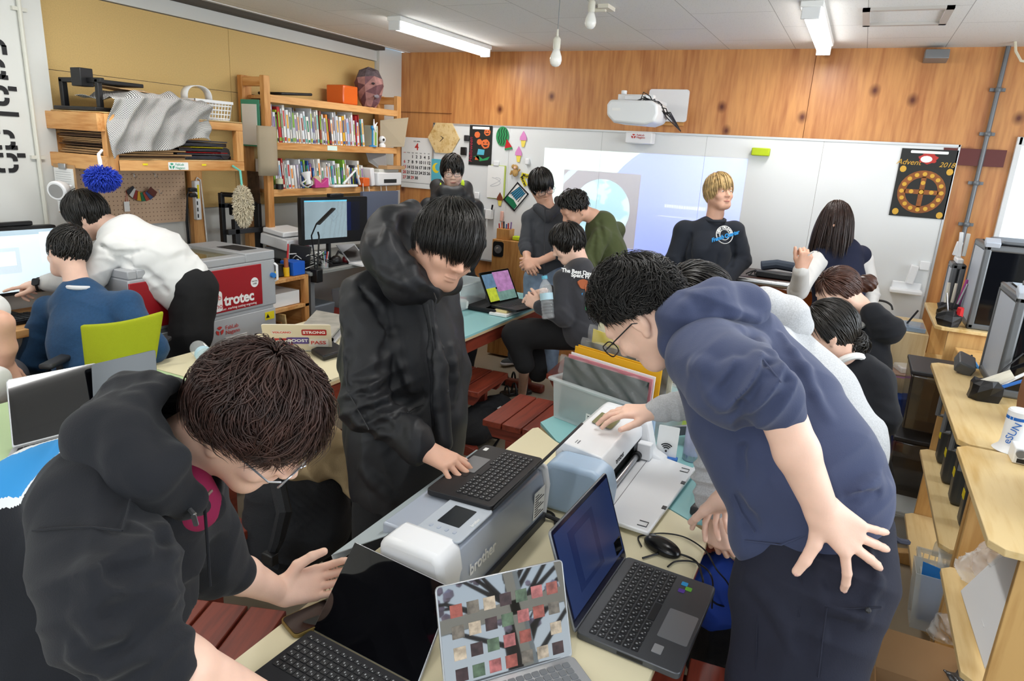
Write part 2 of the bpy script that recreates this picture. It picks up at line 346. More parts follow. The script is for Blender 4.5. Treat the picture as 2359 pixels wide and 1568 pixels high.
# fluorescent battens
m_tube=mat('lit_tube',(1.0,0.98,0.95),0.4,emit=9.0)
def lamp(lx,ly,label,hide=False):
    t=thing('ceiling_light',label,'light',(lx,ly,CEIL),group=None)
    obj('housing',MB().b2((lx-.055,ly-.625,CEIL-.03),(lx+.055,ly+.625,CEIL)),mat('lamp_housing','eeeeec',0.4),t,bev=.004)
    d=MB();P=[(-.042,0),(-.040,-.03),(-.025,-.048),(0,-.054),(.025,-.048),(.040,-.03),(.042,0)]
    d.prism(P,-.61,.61,(np.array([lx,ly,CEIL-.03]),(1,0,0),(0,0,1),(0,-1,0)));obj('diffuser',d,m_tube,t)
    for s in(-1,1):obj('end_cap',MB().b2((lx-.044,ly+s*.61,CEIL-.086),(lx+.044,ly+s*.625,CEIL-.028)),M_white,t,bev=.004)
lamp(-2.91,4.58,'long lit fluorescent batten on the ceiling, the left one above the left whiteboard end')
lamp(-.37,4.58,'long lit fluorescent batten on the ceiling, the right one beside the square hatch')
for lx in LAMPX:
    for ly in LAMPY[1:]:lamp(lx,ly,'lit ceiling batten out of view, %s row, %s the camera'%('left' if lx<-1 else 'right','just behind' if ly<0 else 'above'))
# pendant bulbs
def pendant(px,py,d,lab,px0,glasscol='f2f0ea'):
    c=GD(px,py,d);t=thing('pendant_bulb',lab,'light bulb',(c[0],c[1],c[2]),group=None)
    obj('cord',MB().tube([c+(0,0,.075),c+(0,0,.12),(c[0],c[1],CEIL)],.0022,6),M_grey,t)
    obj('socket',MB().lathe([(.0165,.028),(.0175,.034),(.018,.075),(.014,.082),(.006,.088),(.004,.12)],c,16),mat('bulb_socket','d8d4c6',.4),t)
    obj('glass_bulb',MB().lathe([(.004,-.052),(.016,-.049),(.026,-.038),(.030,-.022),(.028,-.004),(.021,.014),(.016,.03)],c,20),mat('frosted_bulb',glasscol,.25,coat=.5),t,ang=180)
pendant(1281,128,3.35,'white light bulb hanging low on a thin cord from the ceiling',0)
pendant(1361,42,3.5,'smaller hanging light bulb just under the ceiling, right of the low bulb',0)
o=MB();o.b2((-1.46,3.85,CEIL-.02),(-1.40,3.97,CEIL));o.cyl((-1.50,3.9,CEIL-.02),(-1.43,3.9,CEIL-.02),.012);solo('light_track',o,mat('track_cream','dcd6c6',.5),'small cream ceiling fitting beside the hanging bulbs','fitting')
# grey box high on the wall
c=MB();A_=GY(2112,168,5.5);B_=GY(2170,113,5.5);x0,x1,z0,z1=A_[0]+.02,B_[0]+.04,A_[2]+.06,2.54
v=[(x0,5.5,z0),(x1,5.5,z0),(x1,5.5,z1),(x0,5.5,z1),(x0,5.34,z0+.01),(x1,5.34,z0+.01),(x1,5.38,z1),(x0,5.38,z1)]
c.add(v,[(0,1,2,3),(7,6,5,4),(0,4,5,1),(1,5,6,2),(2,6,7,3),(3,7,4,0)])
solo('vent_cover',c,mat('grey_metal_box','8b8e91',.4,.2),'grey metal box fixed high on the plywood wall under the ceiling','vent',bev=.004)
struct('trim_13',MB().b2((-3.957,5.49,1.93+.12),(-3.4,5.5,1.93+.123)),mat('board_joint','6f3c18',0.8))
w=MB();w.tube([GY(2345,0,5.3),GY(2338,80,5.3),GY(2340,118,5.3),GY(2352,140,5.3),GY(2380,145,5.3)],.008,6);struct('trim_14',w,mat('cream_cable','d8d2bc',.5))
# ================================================================ organic shapes: distance fields turned into one continuous surface
def V3(r,u,t): # direction: r to the right of the camera view, u up, t towards the viewer
    v=r*CR[:,0]-u*CR[:,1]-t*CR[:,2];return v/np.linalg.norm(v)
def nrm(v):v=np.asarray(v,float);return v/(np.linalg.norm(v)+1e-12)
def noise(P,fr,seed,n=6):
    rg=np.random.RandomState(seed);o=0
    for i in range(n):
        k=rg.normal(size=3);k*=fr*(0.6+0.9*rg.rand())/np.linalg.norm(k);o=o+np.sin(P@k.astype(np.float32)+rg.rand()*6.28)
    return o/(n**.5)
class SDF:
    def __init__(s,k=0.02):s.p=[];s.k=k;s.w=[];s.tex=[]
    def _a(s,f,c,R,k,sub):s.p.append((f,np.array(c,np.float32),float(R),s.k if k is None else k,sub));return s
    def rc(s,a,b,ra,rb=None,k=None,flat=None,sub=False):
        # rounded cone from a to b; flat=(direction, factor) squeezes the section
        a=np.array(a,np.float32);b=np.array(b,np.float32);rb=ra if rb is None else rb;ba=b-a;L2=float(ba@ba)+1e-9
        def f(P):
            q=P-a;t=np.clip((q@ba)/L2,0,1);q=q-t[:,None]*ba;r=ra+(rb-ra)*t
            if flat is not None:
                n=np.asarray(flat[0],np.float32);dn=q@n;q=q+(dn*(1/flat[1]-1))[:,None]*n
                return(np.sqrt((q*q).sum(1))-r)*(flat[1]**.5)
            return np.sqrt((q*q).sum(1))-r
        m=max(ra,rb);return s._a(f,(a+b)/2,math.sqrt(L2)/2+m,k,sub)
    def chain(s,pts,rs,k=None,flat=None):
        for i in range(len(pts)-1):s.rc(pts[i],pts[i+1],rs[i],rs[i+1],k,flat)
        return s
    def ell(s,c,rad,R=None,k=None,sub=False):
        c=np.array(c,np.float32);rad=np.array(rad,np.float32);M=np.eye(3,dtype=np.float32)if R is None else np.array(R,np.float32)
        def f(P):
            q=(P-c)@M;k0=np.sqrt(((q/rad)**2).sum(1));k1=np.sqrt(((q/rad**2)**2).sum(1))+1e-6;return k0*(k0-1)/k1
        return s._a(f,c,rad.max(),k,sub)
    def cut(s,o,n,k=0.004): # keep the side the normal n points away from
        o=np.array(o,np.float32);n=nrm(n).astype(np.float32);s.p.append(('cut',o,n,k,True));return s
    def wr(s,c,rad,d,lam,amp,seed=1,warp=1.2):s.w.append((np.array(c,np.float32),rad,nrm(d).astype(np.float32),lam,amp,seed,warp));return s
    def folds(s,amp,fr=40,stretch=None,seed=3):s.tex.append((amp,fr,stretch,seed));return s
    def hit(s,pts):
        # where the camera's line of sight first meets the surface
        R_=np.array([ray(*p)for p in pts]);R_/=np.linalg.norm(R_,axis=1)[:,None];t=np.full(len(pts),.45)
        for _ in range(90):t+=np.clip(s.ev((CP+R_*t[:,None]).astype(np.float32),True),-.02,.2)*.6
        return[CP+R_[i]*t[i]for i in range(len(pts))]
    def ridge(s,*lines,r=.013,k=.022,sub=False,sink=.6):
        # raised folds (or creases) lying on the cloth
        new=[]
        for L_ in lines:
            pts=[]
            for i in range(len(L_)-1):
                for f in(0,.5):pts.append((L_[i][0]*(1-f)+L_[i+1][0]*f,L_[i][1]*(1-f)+L_[i+1][1]*f))
            pts.append(L_[-1]);H_=s.hit(pts);n=len(H_);new.append(([h+nrm(h-CP)*r*sink*(1 if not sub else-.15)for h in H_],[r*(.35+.65*math.sin(PI*(i+.6)/(n+.2)))for i in range(n)]))
        for P_,R_ in new:
            for i in range(len(P_)-1):s.rc(P_[i],P_[i+1],R_[i],R_[i+1],k,None,sub)
        return s
    def ev(s,P,full=False):
        d=np.full(len(P),1.0,np.float32)
        for q in s.p:
            if q[0]=='cut':continue
            f,c,R,k,sub=q
            if full:m=slice(None);X=P
            else:
                m=np.where(((P-c)**2).sum(1)<(R+0.05)**2)[0]
                if not len(m):continue
                X=P[m]
            di=f(X).astype(np.float32);dm=d[m]
            if sub:h=np.clip(0.5-0.5*(dm+di)/k,0,1);r=dm*(1-h)-di*h+k*h*(1-h)
            else:h=np.clip(0.5+0.5*(di-dm)/k,0,1);r=di*(1-h)+dm*h-k*h*(1-h)
            d[m]=r
        if not full:
            for c,rad,dr,lam,amp,seed,warp in s.w:
                m=np.where(((P-c)**2).sum(1)<rad**2)[0]
                if not len(m):continue
                X=P[m];w=np.clip(1-np.sqrt(((X-c)**2).sum(1))/rad,0,1);w=w*w*(3-2*w)
                ph=(X@dr)*(2*PI/lam)+warp*1.5*noise(X,9,seed);d[m]+=amp*w*(np.abs(np.sin(ph*.5))*2-1.2)*(0.75+.35*noise(X,11,seed+9))
            for amp,fr,st,seed in s.tex:
                X=P if st is None else P*np.array(st,np.float32);wq=X+.03*np.stack([noise(P,9,seed+50+a,4)for a in range(3)],1);n=noise(wq,fr,seed,7);n2=noise(wq,fr*2.3,seed+5,6);d+=amp*(np.minimum(np.abs(n)*1.5,1.2)-.7)+amp*.38*(np.minimum(np.abs(n2)*1.5,1.2)-.7)
        for q in s.p:
            if q[0]=='cut':d=np.maximum(d,(P-q[1])@q[2])
        return d
    def mesh(s,h):
        lo=np.min([q[1]-q[2]for q in s.p if q[0]!='cut' and not q[4]],0)-4*h-.012;hi=np.max([q[1]+q[2]for q in s.p if q[0]!='cut' and not q[4]],0)+4*h+.012
        B=8;nb=np.ceil((hi-lo)/(h*B)).astype(int);n=nb*B
        ib=np.indices(nb).reshape(3,-1).T;cen=(lo+(ib*B+(B-1)/2)*h).astype(np.float32)
        dc=s.ev(cen,True);act=np.abs(dc)<(B*h*0.95+0.022)
        G=np.repeat(np.repeat(np.repeat(dc.reshape(nb),B,0),B,1),B,2)
        off=np.indices((B,B,B)).reshape(3,-1).T
        ia=ib[act];idx=(ia[:,None,:]*B+off[None]).reshape(-1,3)
        val=np.empty(len(idx),np.float32);
        for i in range(0,len(idx),400000):val[i:i+400000]=s.ev((lo+idx[i:i+400000]*h).astype(np.float32))
        G[idx[:,0],idx[:,1],idx[:,2]]=val
        S=G<0
        c=S[:-1,:-1,:-1].astype(np.int8)
        for dx in(0,1):
            for dy in(0,1):
                for dz in(0,1):
                    if dx+dy+dz:c=c+S[dx:n[0]-1+dx,dy:n[1]-1+dy,dz:n[2]-1+dz]
        cells=np.argwhere((c>0)&(c<8));nid=np.full(c.shape,-1,np.int32);nid[tuple(cells.T)]=np.arange(len(cells))
        acc=np.zeros((len(cells),3));cnt=np.zeros(len(cells))
        for ax in range(3):
            o1,o2=[a for a in range(3)if a!=ax]
            for u in(0,1):
                for v in(0,1):
                    p0=cells.copy();p0[:,o1]+=u;p0[:,o2]+=v;p1=p0.copy();p1[:,ax]+=1
                    a=G[tuple(p0.T)];b=G[tuple(p1.T)];m=(a<0)!=(b<0);t=np.where(m,a/(a-b+1e-12),0)
                    q=(p0-cells).astype(float);q[:,ax]+=t;acc+=q*m[:,None];cnt+=m
        V=lo+(cells+acc/cnt[:,None])*h;F=[]
        for ax in range(3):
            o1,o2=(ax+1)%3,(ax+2)%3
            sl0=[slice(None)]*3;sl1=[slice(None)]*3;sl0[ax]=slice(0,-1);sl1[ax]=slice(1,None)
            A=S[tuple(sl0)];Bq=S[tuple(sl1)];e=np.argwhere(A!=Bq);e=e[(e[:,o1]>0)&(e[:,o2]>0)&(e[:,o1]<n[o1]-1)&(e[:,o2]<n[o2]-1)]
            ins=A[tuple(e.T)];q=[]
            for(u,v)in((1,1),(0,1),(0,0),(1,0)):t=e.copy();t[:,o1]-=u;t[:,o2]-=v;q.append(nid[tuple(t.T)])
            q=np.stack(q,1);q[~ins]=q[~ins][:,::-1];F.append(q)
        return V,np.concatenate(F)
def fast_mesh(name,V,F,mats,mi=None,smooth=True):
    me=bpy.data.meshes.new(name);V=np.asarray(V,np.float32);F=np.asarray(F,np.int32);me.vertices.add(len(V));me.vertices.foreach_set('co',V.ravel())
    k=F.shape[1];me.loops.add(F.size);me.loops.foreach_set('vertex_index',F.ravel());me.polygons.add(len(F));me.polygons.foreach_set('loop_start',np.arange(0,F.size,k,dtype=np.int32))
    for m in(mats if isinstance(mats,(list,tuple))else[mats]):me.materials.append(m)
    if mi is not None:me.polygons.foreach_set('material_index',np.asarray(mi,np.int32))
    me.polygons.foreach_set('use_smooth',np.full(len(F),smooth));me.update(calc_edges=True);return me
def organic(name,S,h,mats,parent=None,matfn=None,label=None):
    V,F=S.mesh(h*QUAL);mi=None
    if matfn is not None:mi=matfn(V[F].mean(1))
    me=fast_mesh(name,V,F,mats,mi);o=bpy.data.objects.new(name,me);COL.objects.link(o)
    if parent is not None:o.parent=parent;o.matrix_parent_inverse=INV.get(parent.name,Matrix.Identity(4))
    if label:o['label']=label
    return o
QUAL=1.0
m_skin=mat('skin','dcab92',0.5,var=0.05,vs=18,sss=0.12,bump=0.06,bs=300);m_skin2=mat('skin_pale','ebc2ad',0.5,var=0.05,vs=18,sss=0.12,bump=0.06,bs=300)
m_nail=mat('nail','e6b8ac',0.25,coat=.4);m_hairb=mat('black_hair','17130f',0.38,var=.5,vs=30,spec=.6);m_eye=mat('eye_white','e6e2dc',.2);m_iris=mat('dark_iris','20150f',.15);m_lip=mat('lips','b8736a',.5)
class Head:
    def __init__(s,c,fwd,up,sc=1.0):
        s.c=np.array(c,float);s.f=nrm(fwd);up=np.array(up,float);s.u=nrm(up-s.f*np.dot(up,s.f));s.r=np.cross(s.f,s.u);s.s=sc;s.R=np.stack([s.r,s.f,s.u],1)
    def L(s,x,y,z):return s.c+s.s*(s.R@np.array([x,y,z],float))
    def skin(s,B,neck=None,nr=0.055,fem=False,ears=True):
        k=s.s;R=s.R;L=s.L
        B.ell(L(0,-.005,.015),np.array([.076,.094,.098])*k,R,k=.01)
        B.ell(L(0,.028,-.045),np.array([.060,.064,.068])*k,R,k=.03)
        B.rc(L(-.022,.058,-.098),L(.022,.058,-.098),.022*k,k=.03)
        B.rc(L(-.05,.0,-.06),L(-.02,.055,-.095),.02*k,k=.03).rc(L(.05,.0,-.06),L(.02,.055,-.095),.02*k,k=.03)
        B.rc(L(-.035,.078,.016),L(.035,.078,.016),.012*k,k=.018)
        for e in(-1,1):B.ell(L(.033*e,.098,-.006),np.array([.019,.014,.012])*k,R,k=.012,sub=True);B.ell(L(.032*e,.076,-.006),np.array([.017,.014,.0125])*k,R,k=.004);B.ell(L(.04*e,.066,-.038),np.array([.024,.018,.022])*k,R,k=.02)
        B.rc(L(0,.088,.0),L(0,.107,-.036),.0075*k,.0115*k,k=.01);B.ell(L(.012,.098,-.040),np.array([.009,.01,.007])*k,R,k=.006);B.ell(L(-.012,.098,-.040),np.array([.009,.01,.007])*k,R,k=.006)
        B.ell(L(0,.088,-.068),np.array([.022,.010,.0055])*k,R,k=.004);B.ell(L(0,.086,-.078),np.array([.019,.010,.006])*k,R,k=.004)
        if ears:
            for e in(-1,1):
                B.ell(L(.077*e,-.012,-.012),np.array([.010,.018,.030])*k,R,k=.006);B.ell(L(.088*e,-.008,-.010),np.array([.006,.009,.017])*k,R,k=.006,sub=True)
                B.ell(L(.076*e,-.004,-.042),np.array([.007,.009,.010])*k,R,k=.006)
        if neck is not None:B.rc(L(0,-.03,-.05),neck,nr*.95,nr*1.08,k=.035)
    def eyes(s,P,gaze=-.004,op=.6):
        for e in(-1,1):
            o=MB().ell(s.L(.032*e,.079,-.0075),np.array([.0125,.0125,.0125*op])*s.s,12,s.R);o.m=1;o.ell(s.L(.032*e,.0875,-.009),np.array([.0058,.005,.0058*op])*s.s,10,s.R);obj('eye',o,[m_eye,m_iris],P,ang=180)
            b=MB().tube([s.L(.016*e,.090,.018),s.L(.032*e,.091,.024),s.L(.050*e,.082,.017)],[.0022,.003,.0012],6);obj('eyebrow',b,m_hairb,P)
    def mouth(s,P,smile=0):
        o=MB().tube([s.L(-.024,.088,-.072+smile),s.L(-.01,.0965,-.073),s.L(0,.098,-.0725),s.L(.01,.0965,-.073),s.L(.024,.088,-.072+smile)],[.001,.0042,.0045,.0042,.001],8);obj('lips',o,m_lip,P,ang=180)
    def glasses(s,P,m,wd=.052,ht=.034,off=.112,dz=-.008):
        g=thingpart('glasses',P);fr=MB()
        for e in(-1,1):
            pts=[s.L(.033*e+u,off-abs(u)*.12,dz+v)for u,v in rrect(wd,ht,.014,4)];fr.tube(pts,.0016*s.s,6,closed=True)
            fr.tube([s.L((.033+wd/2)*e,off-.006,dz+.006),s.L(.076*e,off-.02,dz+.006),s.L(.082*e,.0,dz+.004),s.L(.08*e,-.02,dz-.012)],.0018,6)
        fr.tube([s.L(-.008,off,dz+.004),s.L(0,off+.003,dz+.007),s.L(.008,off,dz+.004)],.0015,6)
        o=obj('glasses',fr,m,P)
        for e in(-1,1):
            l=MB();l.add([s.L(.033*e+u,off-abs(u)*.12,dz+v)for u,v in rrect(wd*.97,ht*.97,.014,4)],[tuple(range(20))]);obj('lens',l,glass('spectacle_lens','ffffff',.02,.12),o)
    def hair(s,P,m=None,n=900,L=.11,grav=.5,crown=(0,-.35,.95),w=.0035,seed=1,lift=.10,messy=.18,fringe=.8,nape=-.62,front=.62,side=-.12,part=None,segs=9,name='hair',scale=1.0,cap=1.035,stick=.5,sidelen=1.0):
        m=m or m_hairb;rg=np.random.RandomState(seed);rad=np.array([.078,.097,.101])*s.s*scale;cen=s.L(0,-.004,.014)
        def thr(u): # lowest height of the hairline in each direction
            y=u[...,1];t=np.clip((y+.55)/1.25,0,1);t=t*t*(3-2*t);base=nape+(front-nape)*t;sd=np.exp(-((y-.12)/.28)**2);return base*(1-sd)+sd*np.minimum(base,side)
        V=[];F=[]
        na,nb=40,26
        th=np.linspace(0,PI*.86,nb);ph=np.linspace(0,2*PI,na,endpoint=False);U=np.array([[(math.sin(a)*math.cos(b),math.sin(a)*math.sin(b),math.cos(a))for b in ph]for a in th]);ok=U[...,2]>thr(U)-.04
        pv=(U.reshape(-1,3)*rad*cap)@s.R.T+cen
        for i in range(nb-1):
            for j in range(na):
                j2=(j+1)%na
                if ok[i,j]and ok[i+1,j]and ok[i,j2]and ok[i+1,j2]:F.append((i*na+j,(i+1)*na+j,(i+1)*na+j2,i*na+j2))
        V.append(pv);base=len(pv)
        u=rg.normal(size=(n*4,3));u/=np.linalg.norm(u,axis=1)[:,None];u=u[u[:,2]>thr(u)][:n];n=len(u)
        cr=nrm(crown);d=u-cr
        if part is not None:d=d*np.array([1,.6,1])+np.sign(u[:,:1]-part)*np.array([.6,0,0])
        lo=1.03+lift*rg.rand(n)*(0.35+.65*rg.rand(n));p=u*rad*lo[:,None];gl=s.R.T@np.array([0,0,-1.0])
        ln=L*(.65+.5*rg.rand(n));ln=np.where(u[:,1]>.35,ln*fringe,ln);ln=np.where((u[:,1]<-.1)&(u[:,2]<.1),ln*.7,ln)
        ln=np.where((np.abs(u[:,0])>.6)&(u[:,2]<.5),ln*sidelen,ln);t=d-u*(d*u).sum(1)[:,None];t/=np.linalg.norm(t,axis=1)[:,None]+1e-6;t+=rg.normal(size=(n,3))*messy*.35;path=[p.copy()];wv=rg.normal(size=(n,3))
        for i in range(segs):
            nn=p/rad;nn=nn/np.linalg.norm(nn,axis=1)[:,None];t=t+grav*.35*gl+messy*.16*np.sin(wv*(i+1)*.9+wv)+messy*.75*np.stack([noise(p,42/s.s,seed*7+a+3*(i//2),4)for a in range(3)],1);t/=np.linalg.norm(t,axis=1)[:,None]+1e-6
            p=p+t*(ln/segs)[:,None];mm=np.linalg.norm(p/rad,axis=1);f=np.where(mm<lo,lo/mm,1.0);f=np.where((mm>lo)&((t*nn).sum(1)>0),1-stick*(1-np.clip(lo/mm,.8,1)),f);p=p*f[:,None]
            t=p-path[-1];t/=np.linalg.norm(t,axis=1)[:,None]+1e-6;path.append(p.copy())
        path=np.stack(path,1);T=np.gradient(path,axis=1);nn=path/rad;nn/=np.linalg.norm(nn,axis=2)[...,None];T/=np.linalg.norm(T,axis=2)[...,None]+1e-9;Bn=np.cross(T,nn);Bn/=np.linalg.norm(Bn,axis=2)[...,None]+1e-9;Nn=np.cross(Bn,T)
        ws=w*(.6+.8*rg.rand(n));prof=np.interp(np.linspace(0,1,segs+1),[0,.15,.6,1],[.5,1,.9,.08]);W_=ws[:,None]*prof[None]
        sec=[path+Bn*W_[...,None],path+Nn*W_[...,None]*.55,path-Bn*W_[...,None]]
        Q=np.stack(sec,2).reshape(n,-1,3);wp=Q.reshape(-1,3)@s.R.T+cen;V.append(wp);k=(segs+1)*3;a=np.arange(segs);st=np.arange(n)*k+base
        FF=[]
        for c in range(3):
            c2=(c+1)%3;q=np.stack([a*3+c,a*3+c2,a*3+3+c2,a*3+3+c],1);FF.append((q[None]+st[:,None,None]).reshape(-1,4))
        F=np.concatenate([np.array(F).reshape(-1,4)]+FF);me=fast_mesh(name,np.concatenate(V),F,m);o=bpy.data.objects.new(name,me);COL.objects.link(o);o.parent=P;o.matrix_parent_inverse=INV.get(P.name,Matrix.Identity(4));return o
def thingpart(n,P):return None
FING=((.029,.086,(.042,.026,.020)),(.0095,.091,(.046,.029,.021)),(-.0105,.086,(.043,.027,.021)),(-.029,.077,(.034,.021,.018)))
def hand(B,w,F,N,left,curl=(.35,.4,.3),spread=.1,thumb=None,s=1.0,P=None,nails=True,curls=None,flatk=1.0,spreads=None):
    # w wrist, F finger direction, N back-of-hand normal; curl angles bend towards the palm
    w=np.array(w,float);F=nrm(F);N=np.array(N,float);N=nrm(N-F*np.dot(N,F));lat=np.cross(F,N)*(1 if left else-1)
    def at(l,f,d):return w+s*(lat*l+F*f-N*d)
    tips=[]
    B.rc(at(.006,.0,0),at(.008,.03,0),.024*s,.022*s,k=.015,flat=(N,.72))
    for i,(l,f,seg)in enumerate(FING):
        B.rc(at(l*.62,.012,.002),at(l,f,0),.0165*s,.0115*s,k=.014)
        c3=curls[i]if curls else curl;a=0;p=at(l,f,0);sp=spreads[i]if spreads else spread*(1.5,.5,-.6,-1.7)[i];D=nrm(F*math.cos(sp)+lat*math.sin(sp));r=(.0098,.0099,.0094,.0082)[i]*s
        for j in range(3):
            a+=c3[j];d=D*math.cos(a)-N*math.sin(a);q=p+d*seg[j]*s;B.rc(p,q,r,r*.91,k=.003);p=q;r*=.91
        nn=N*math.cos(a)+D*math.sin(a);tips.append((p+nn*r*.55+d*r*.15,d,nn,r))
    th=thumb or((.55,.75,.25),(.35,.9,.25),(.25,.95,.15));p=at(.016,.012,.006);r=.0155*s
    for j,(t,L)in enumerate(zip(th,(.046,.036,.028))):
        d=nrm(lat*t[0]+F*t[1]-N*t[2]);q=p+d*L*s;B.rc(p,q,r,r*.84,k=.010 if j==0 else .004);p=q;r*=.84
    nn=nrm(lat*.5+N*.8);nn=nrm(nn-d*np.dot(nn,d));tips.append((p+nn*r*.5+d*r*.1,d,nn,r))
    if P is not None and nails:
        for p,d,nn,r in tips:
            R=np.stack([np.cross(d,nn),d,nn],1);o=MB().ell(p,(r*.72,r*.85,r*.5),8,R);obj('fingernail',o,m_nail,P,ang=180)
    return tips
# ================================================================ people
def person(label,loc,group=None):return thing('person',label,'person',(loc[0],loc[1],0),group)
m_navyblk=mat('black_sweatshirt','15171d',.92,bump=.15,bs=420,sheen=.06);m_coat=mat('black_shell_coat','17181c',.55,bump=.08,bs=300)
m_blueh=mat('slate_blue_sweatshirt','3a425f',.92,bump=.15,bs=420,sheen=.12,var=.05,vs=6);m_greyh=mat('heather_grey_sweatshirt','b7b8ba',.95,bump=.15,bs=380,var=.12,vs=260,det=2)
m_blktr=mat('black_trousers','111113',.9,bump=.1,bs=300);m_navtr=mat('navy_trousers','1c1e2d',.88,bump=.15,bs=260,var=.08,vs=12)
m_printb=mat('print_blue','2f8fd0',.8);m_printw=mat('print_white','dfe2e4',.8);m_metalf=mat('spectacle_frame','b9bdc4',.25,.8);m_blkf=mat('black_frame','16161a',.3)
def D(px,py,d):return GD(px,py,d)
def seg_d(c,a,b):
    t=np.clip(((c-a)@(b-a))/((b-a)@(b-a)),0,1);return np.linalg.norm(c-a-t[:,None]*(b-a),axis=1),t
def printmask(c): # the printed band across the back of the hoodie
    d,t=seg_d(c,PR_[0],PR_[1]);n=noise(c,90,3)
    return np.where(d<.07+.008*n,np.where((d>.05+.012*n)|(t<.08),2,1),0)
# ---- the student in the black hoodie, front left
P=person('person with brown wavy hair and glasses in a black zip hoodie bending over the tablet',D(100,1500,1.15))
H=Head(D(590,960,1.15),V3(.69,-.72,-.09),V3(.67,.58,.46),1.02)
B=SDF(.02);nb=D(372,1070,1.17);H.skin(B,nb,.058)
shR,shL=D(215,1165,1.0),D(420,1150,1.32);B.chain([nb,D(300,1200,1.15)],[.06,.09]);B.rc(shR,shL,.05)
wr=D(645,1364,1.57);B.chain([shL,D(475,1300,1.40),D(560,1325,1.47),wr],[.04,.042,.040,.027],k=.012)
B.chain([shR,D(300,1440,.9),D(420,1545,.93),D(640,1640,1.1)],[.045,.043,.043,.03],k=.012)
hand(B,wr,V3(1,.10,-.62),V3(-.45,-.30,-.8),True,curls=[(.5,.5,.4),(.55,.55,.4),(.6,.5,.4),(.6,.5,.4)],spread=.05,thumb=((.75,.7,.35),(.35,.95,.35),(.15,.98,.3)),s=1.03,P=P)
hand(B,D(640,1640,1.1),nrm(GZ(760,1640,.75)-GZ(640,1640,.75)),(0,0,1),False,nails=False)
organic('body',B,.0032,m_skin2,P)
S=SDF(.05);tf=(V3(.55,.2,.8),.8)
S.chain([D(300,1120,1.15),D(195,1248,1.16),D(120,1450,1.14),D(80,1750,1.12)],[.128,.182,.195,.19],flat=tf)
S.rc(D(215,1140,1.03),D(410,1130,1.28),.085,.075)
S.chain([D(210,1170,.99),D(262,1400,.90),D(330,1520,.90)],[.082,.088,.064],k=.012)
S.rc(D(330,1500,.90),D(372,1525,.905),.064,.052,k=.01)
S.chain([D(425,1170,1.30),D(478,1290,1.39),D(532,1318,1.43)],[.075,.075,.055],k=.03);S.rc(D(530,1316,1.43),D(540,1319,1.436),.052,.050,k=.004)
S.wr(D(290,1400,.9),.17,V3(.4,-.9,0),.045,.012,5,1.6).wr(D(350,1480,.9),.12,V3(.7,-.7,0),.035,.009,8,1.4).wr(D(430,1330,1.2),.2,V3(.8,.6,0),.07,.007,6).folds(.012,12,None,4)
S.ell(D(420,1090,1.16),(.062,.062,.062),sub=True,k=.03)
PR_=S.hit([(150,1018),(-20,1105)]);S.ridge([(246,1240),(301,1272),(347,1284),(362,1260)],[(205,1322),(281,1348),(358,1334)],[(250,1352),(327,1373),(384,1350)],[(290,1390),(352,1392),(392,1370)],[(161,1485),(210,1530),(270,1526),(382,1500)],[(300,1215),(340,1228),(365,1215)],[(180,1420),(240,1450),(320,1448)],r=.015,k=.02).ridge([(352,1150),(384,1232),(374,1310)],[(230,1302),(300,1318),(350,1308)],[(260,1415),(330,1425),(380,1408)],r=.010,k=.02,sub=True)
organic('hoodie',S,.0042,[m_navyblk,m_printb,m_printw],P,printmask)
for q in([(75,1222),(140,1216),(210,1214),(281,1222)],[(281,1222),(290,1190),(300,1150)]):obj('seam',MB().tube(S.hit(q),.0016,5),m_navyblk,P)
Hd=SDF(.03);Hd.chain([D(432,1150,1.06),D(330,1090,1.0),D(262,1010,1.03),D(312,938,1.12),D(400,945,1.24)],[.026,.048,.056,.05,.03],k=.04)
Hd.ell(D(350,1005,1.13),(.085,.095,.095),k=.05).chain([D(432,1155,1.07),D(478,1170,1.18),D(470,1100,1.28),D(420,990,1.27)],[.024,.02,.03,.035])
Hd.ell(D(425,1010,1.14),(.075,.062,.09),k=.03,sub=True);Hd.wr(D(340,980,1.1),.2,V3(.6,.5,0),.08,.007,12).folds(.005,22,None,8)
Hd.wr(D(330,900,1.1),.12,V3(1,.3,0),.05,.006,3)
Hd.ridge([(300,1010),(315,930),(380,890),(430,900)],[(340,1120),(380,1080),(420,1040)],[(275,960),(290,1040),(350,1110)],r=.016,k=.025)
organic('hood',Hd,.0038,m_navyblk,P)
z=SDF(.02).rc(D(425,1120,1.13),D(455,1165,1.17),.04).rc(D(400,1100,1.15),D(420,1160,1.15),.05);organic('undershirt',z,.005,mat('magenta_shirt','8c1848',.8),P)
o=MB();o.tube([D(487,1130,1.115),D(455,1163,1.072),D(435,1175,1.045)],.003,6);o.tube([D(437,1173,1.04),D(448,1185,1.035)],.004,6);o.prism(rrect(.008,.020,.003),-.001,.001,FRM(D(449,1198,1.035),V3(1,.1,0),V3(-.1,1,.3)));obj('zip',o,M_metal,P)
o=MB().tube([D(470,1150,1.10),D(478,1250,1.08),D(484,1350,1.09)],.0025,6);obj('drawstring',o,m_navyblk,P)
H.hair(P,mat('brown_hair','38231d',.42,var=.45,vs=40,spec=.5),n=13000,L=.115,grav=.25,w=.0014,seed=3,lift=.28,messy=.42,fringe=.9,segs=10,scale=1.02,side=.2,nape=-.35,sidelen=.55)
H.glasses(P,m_metalf)
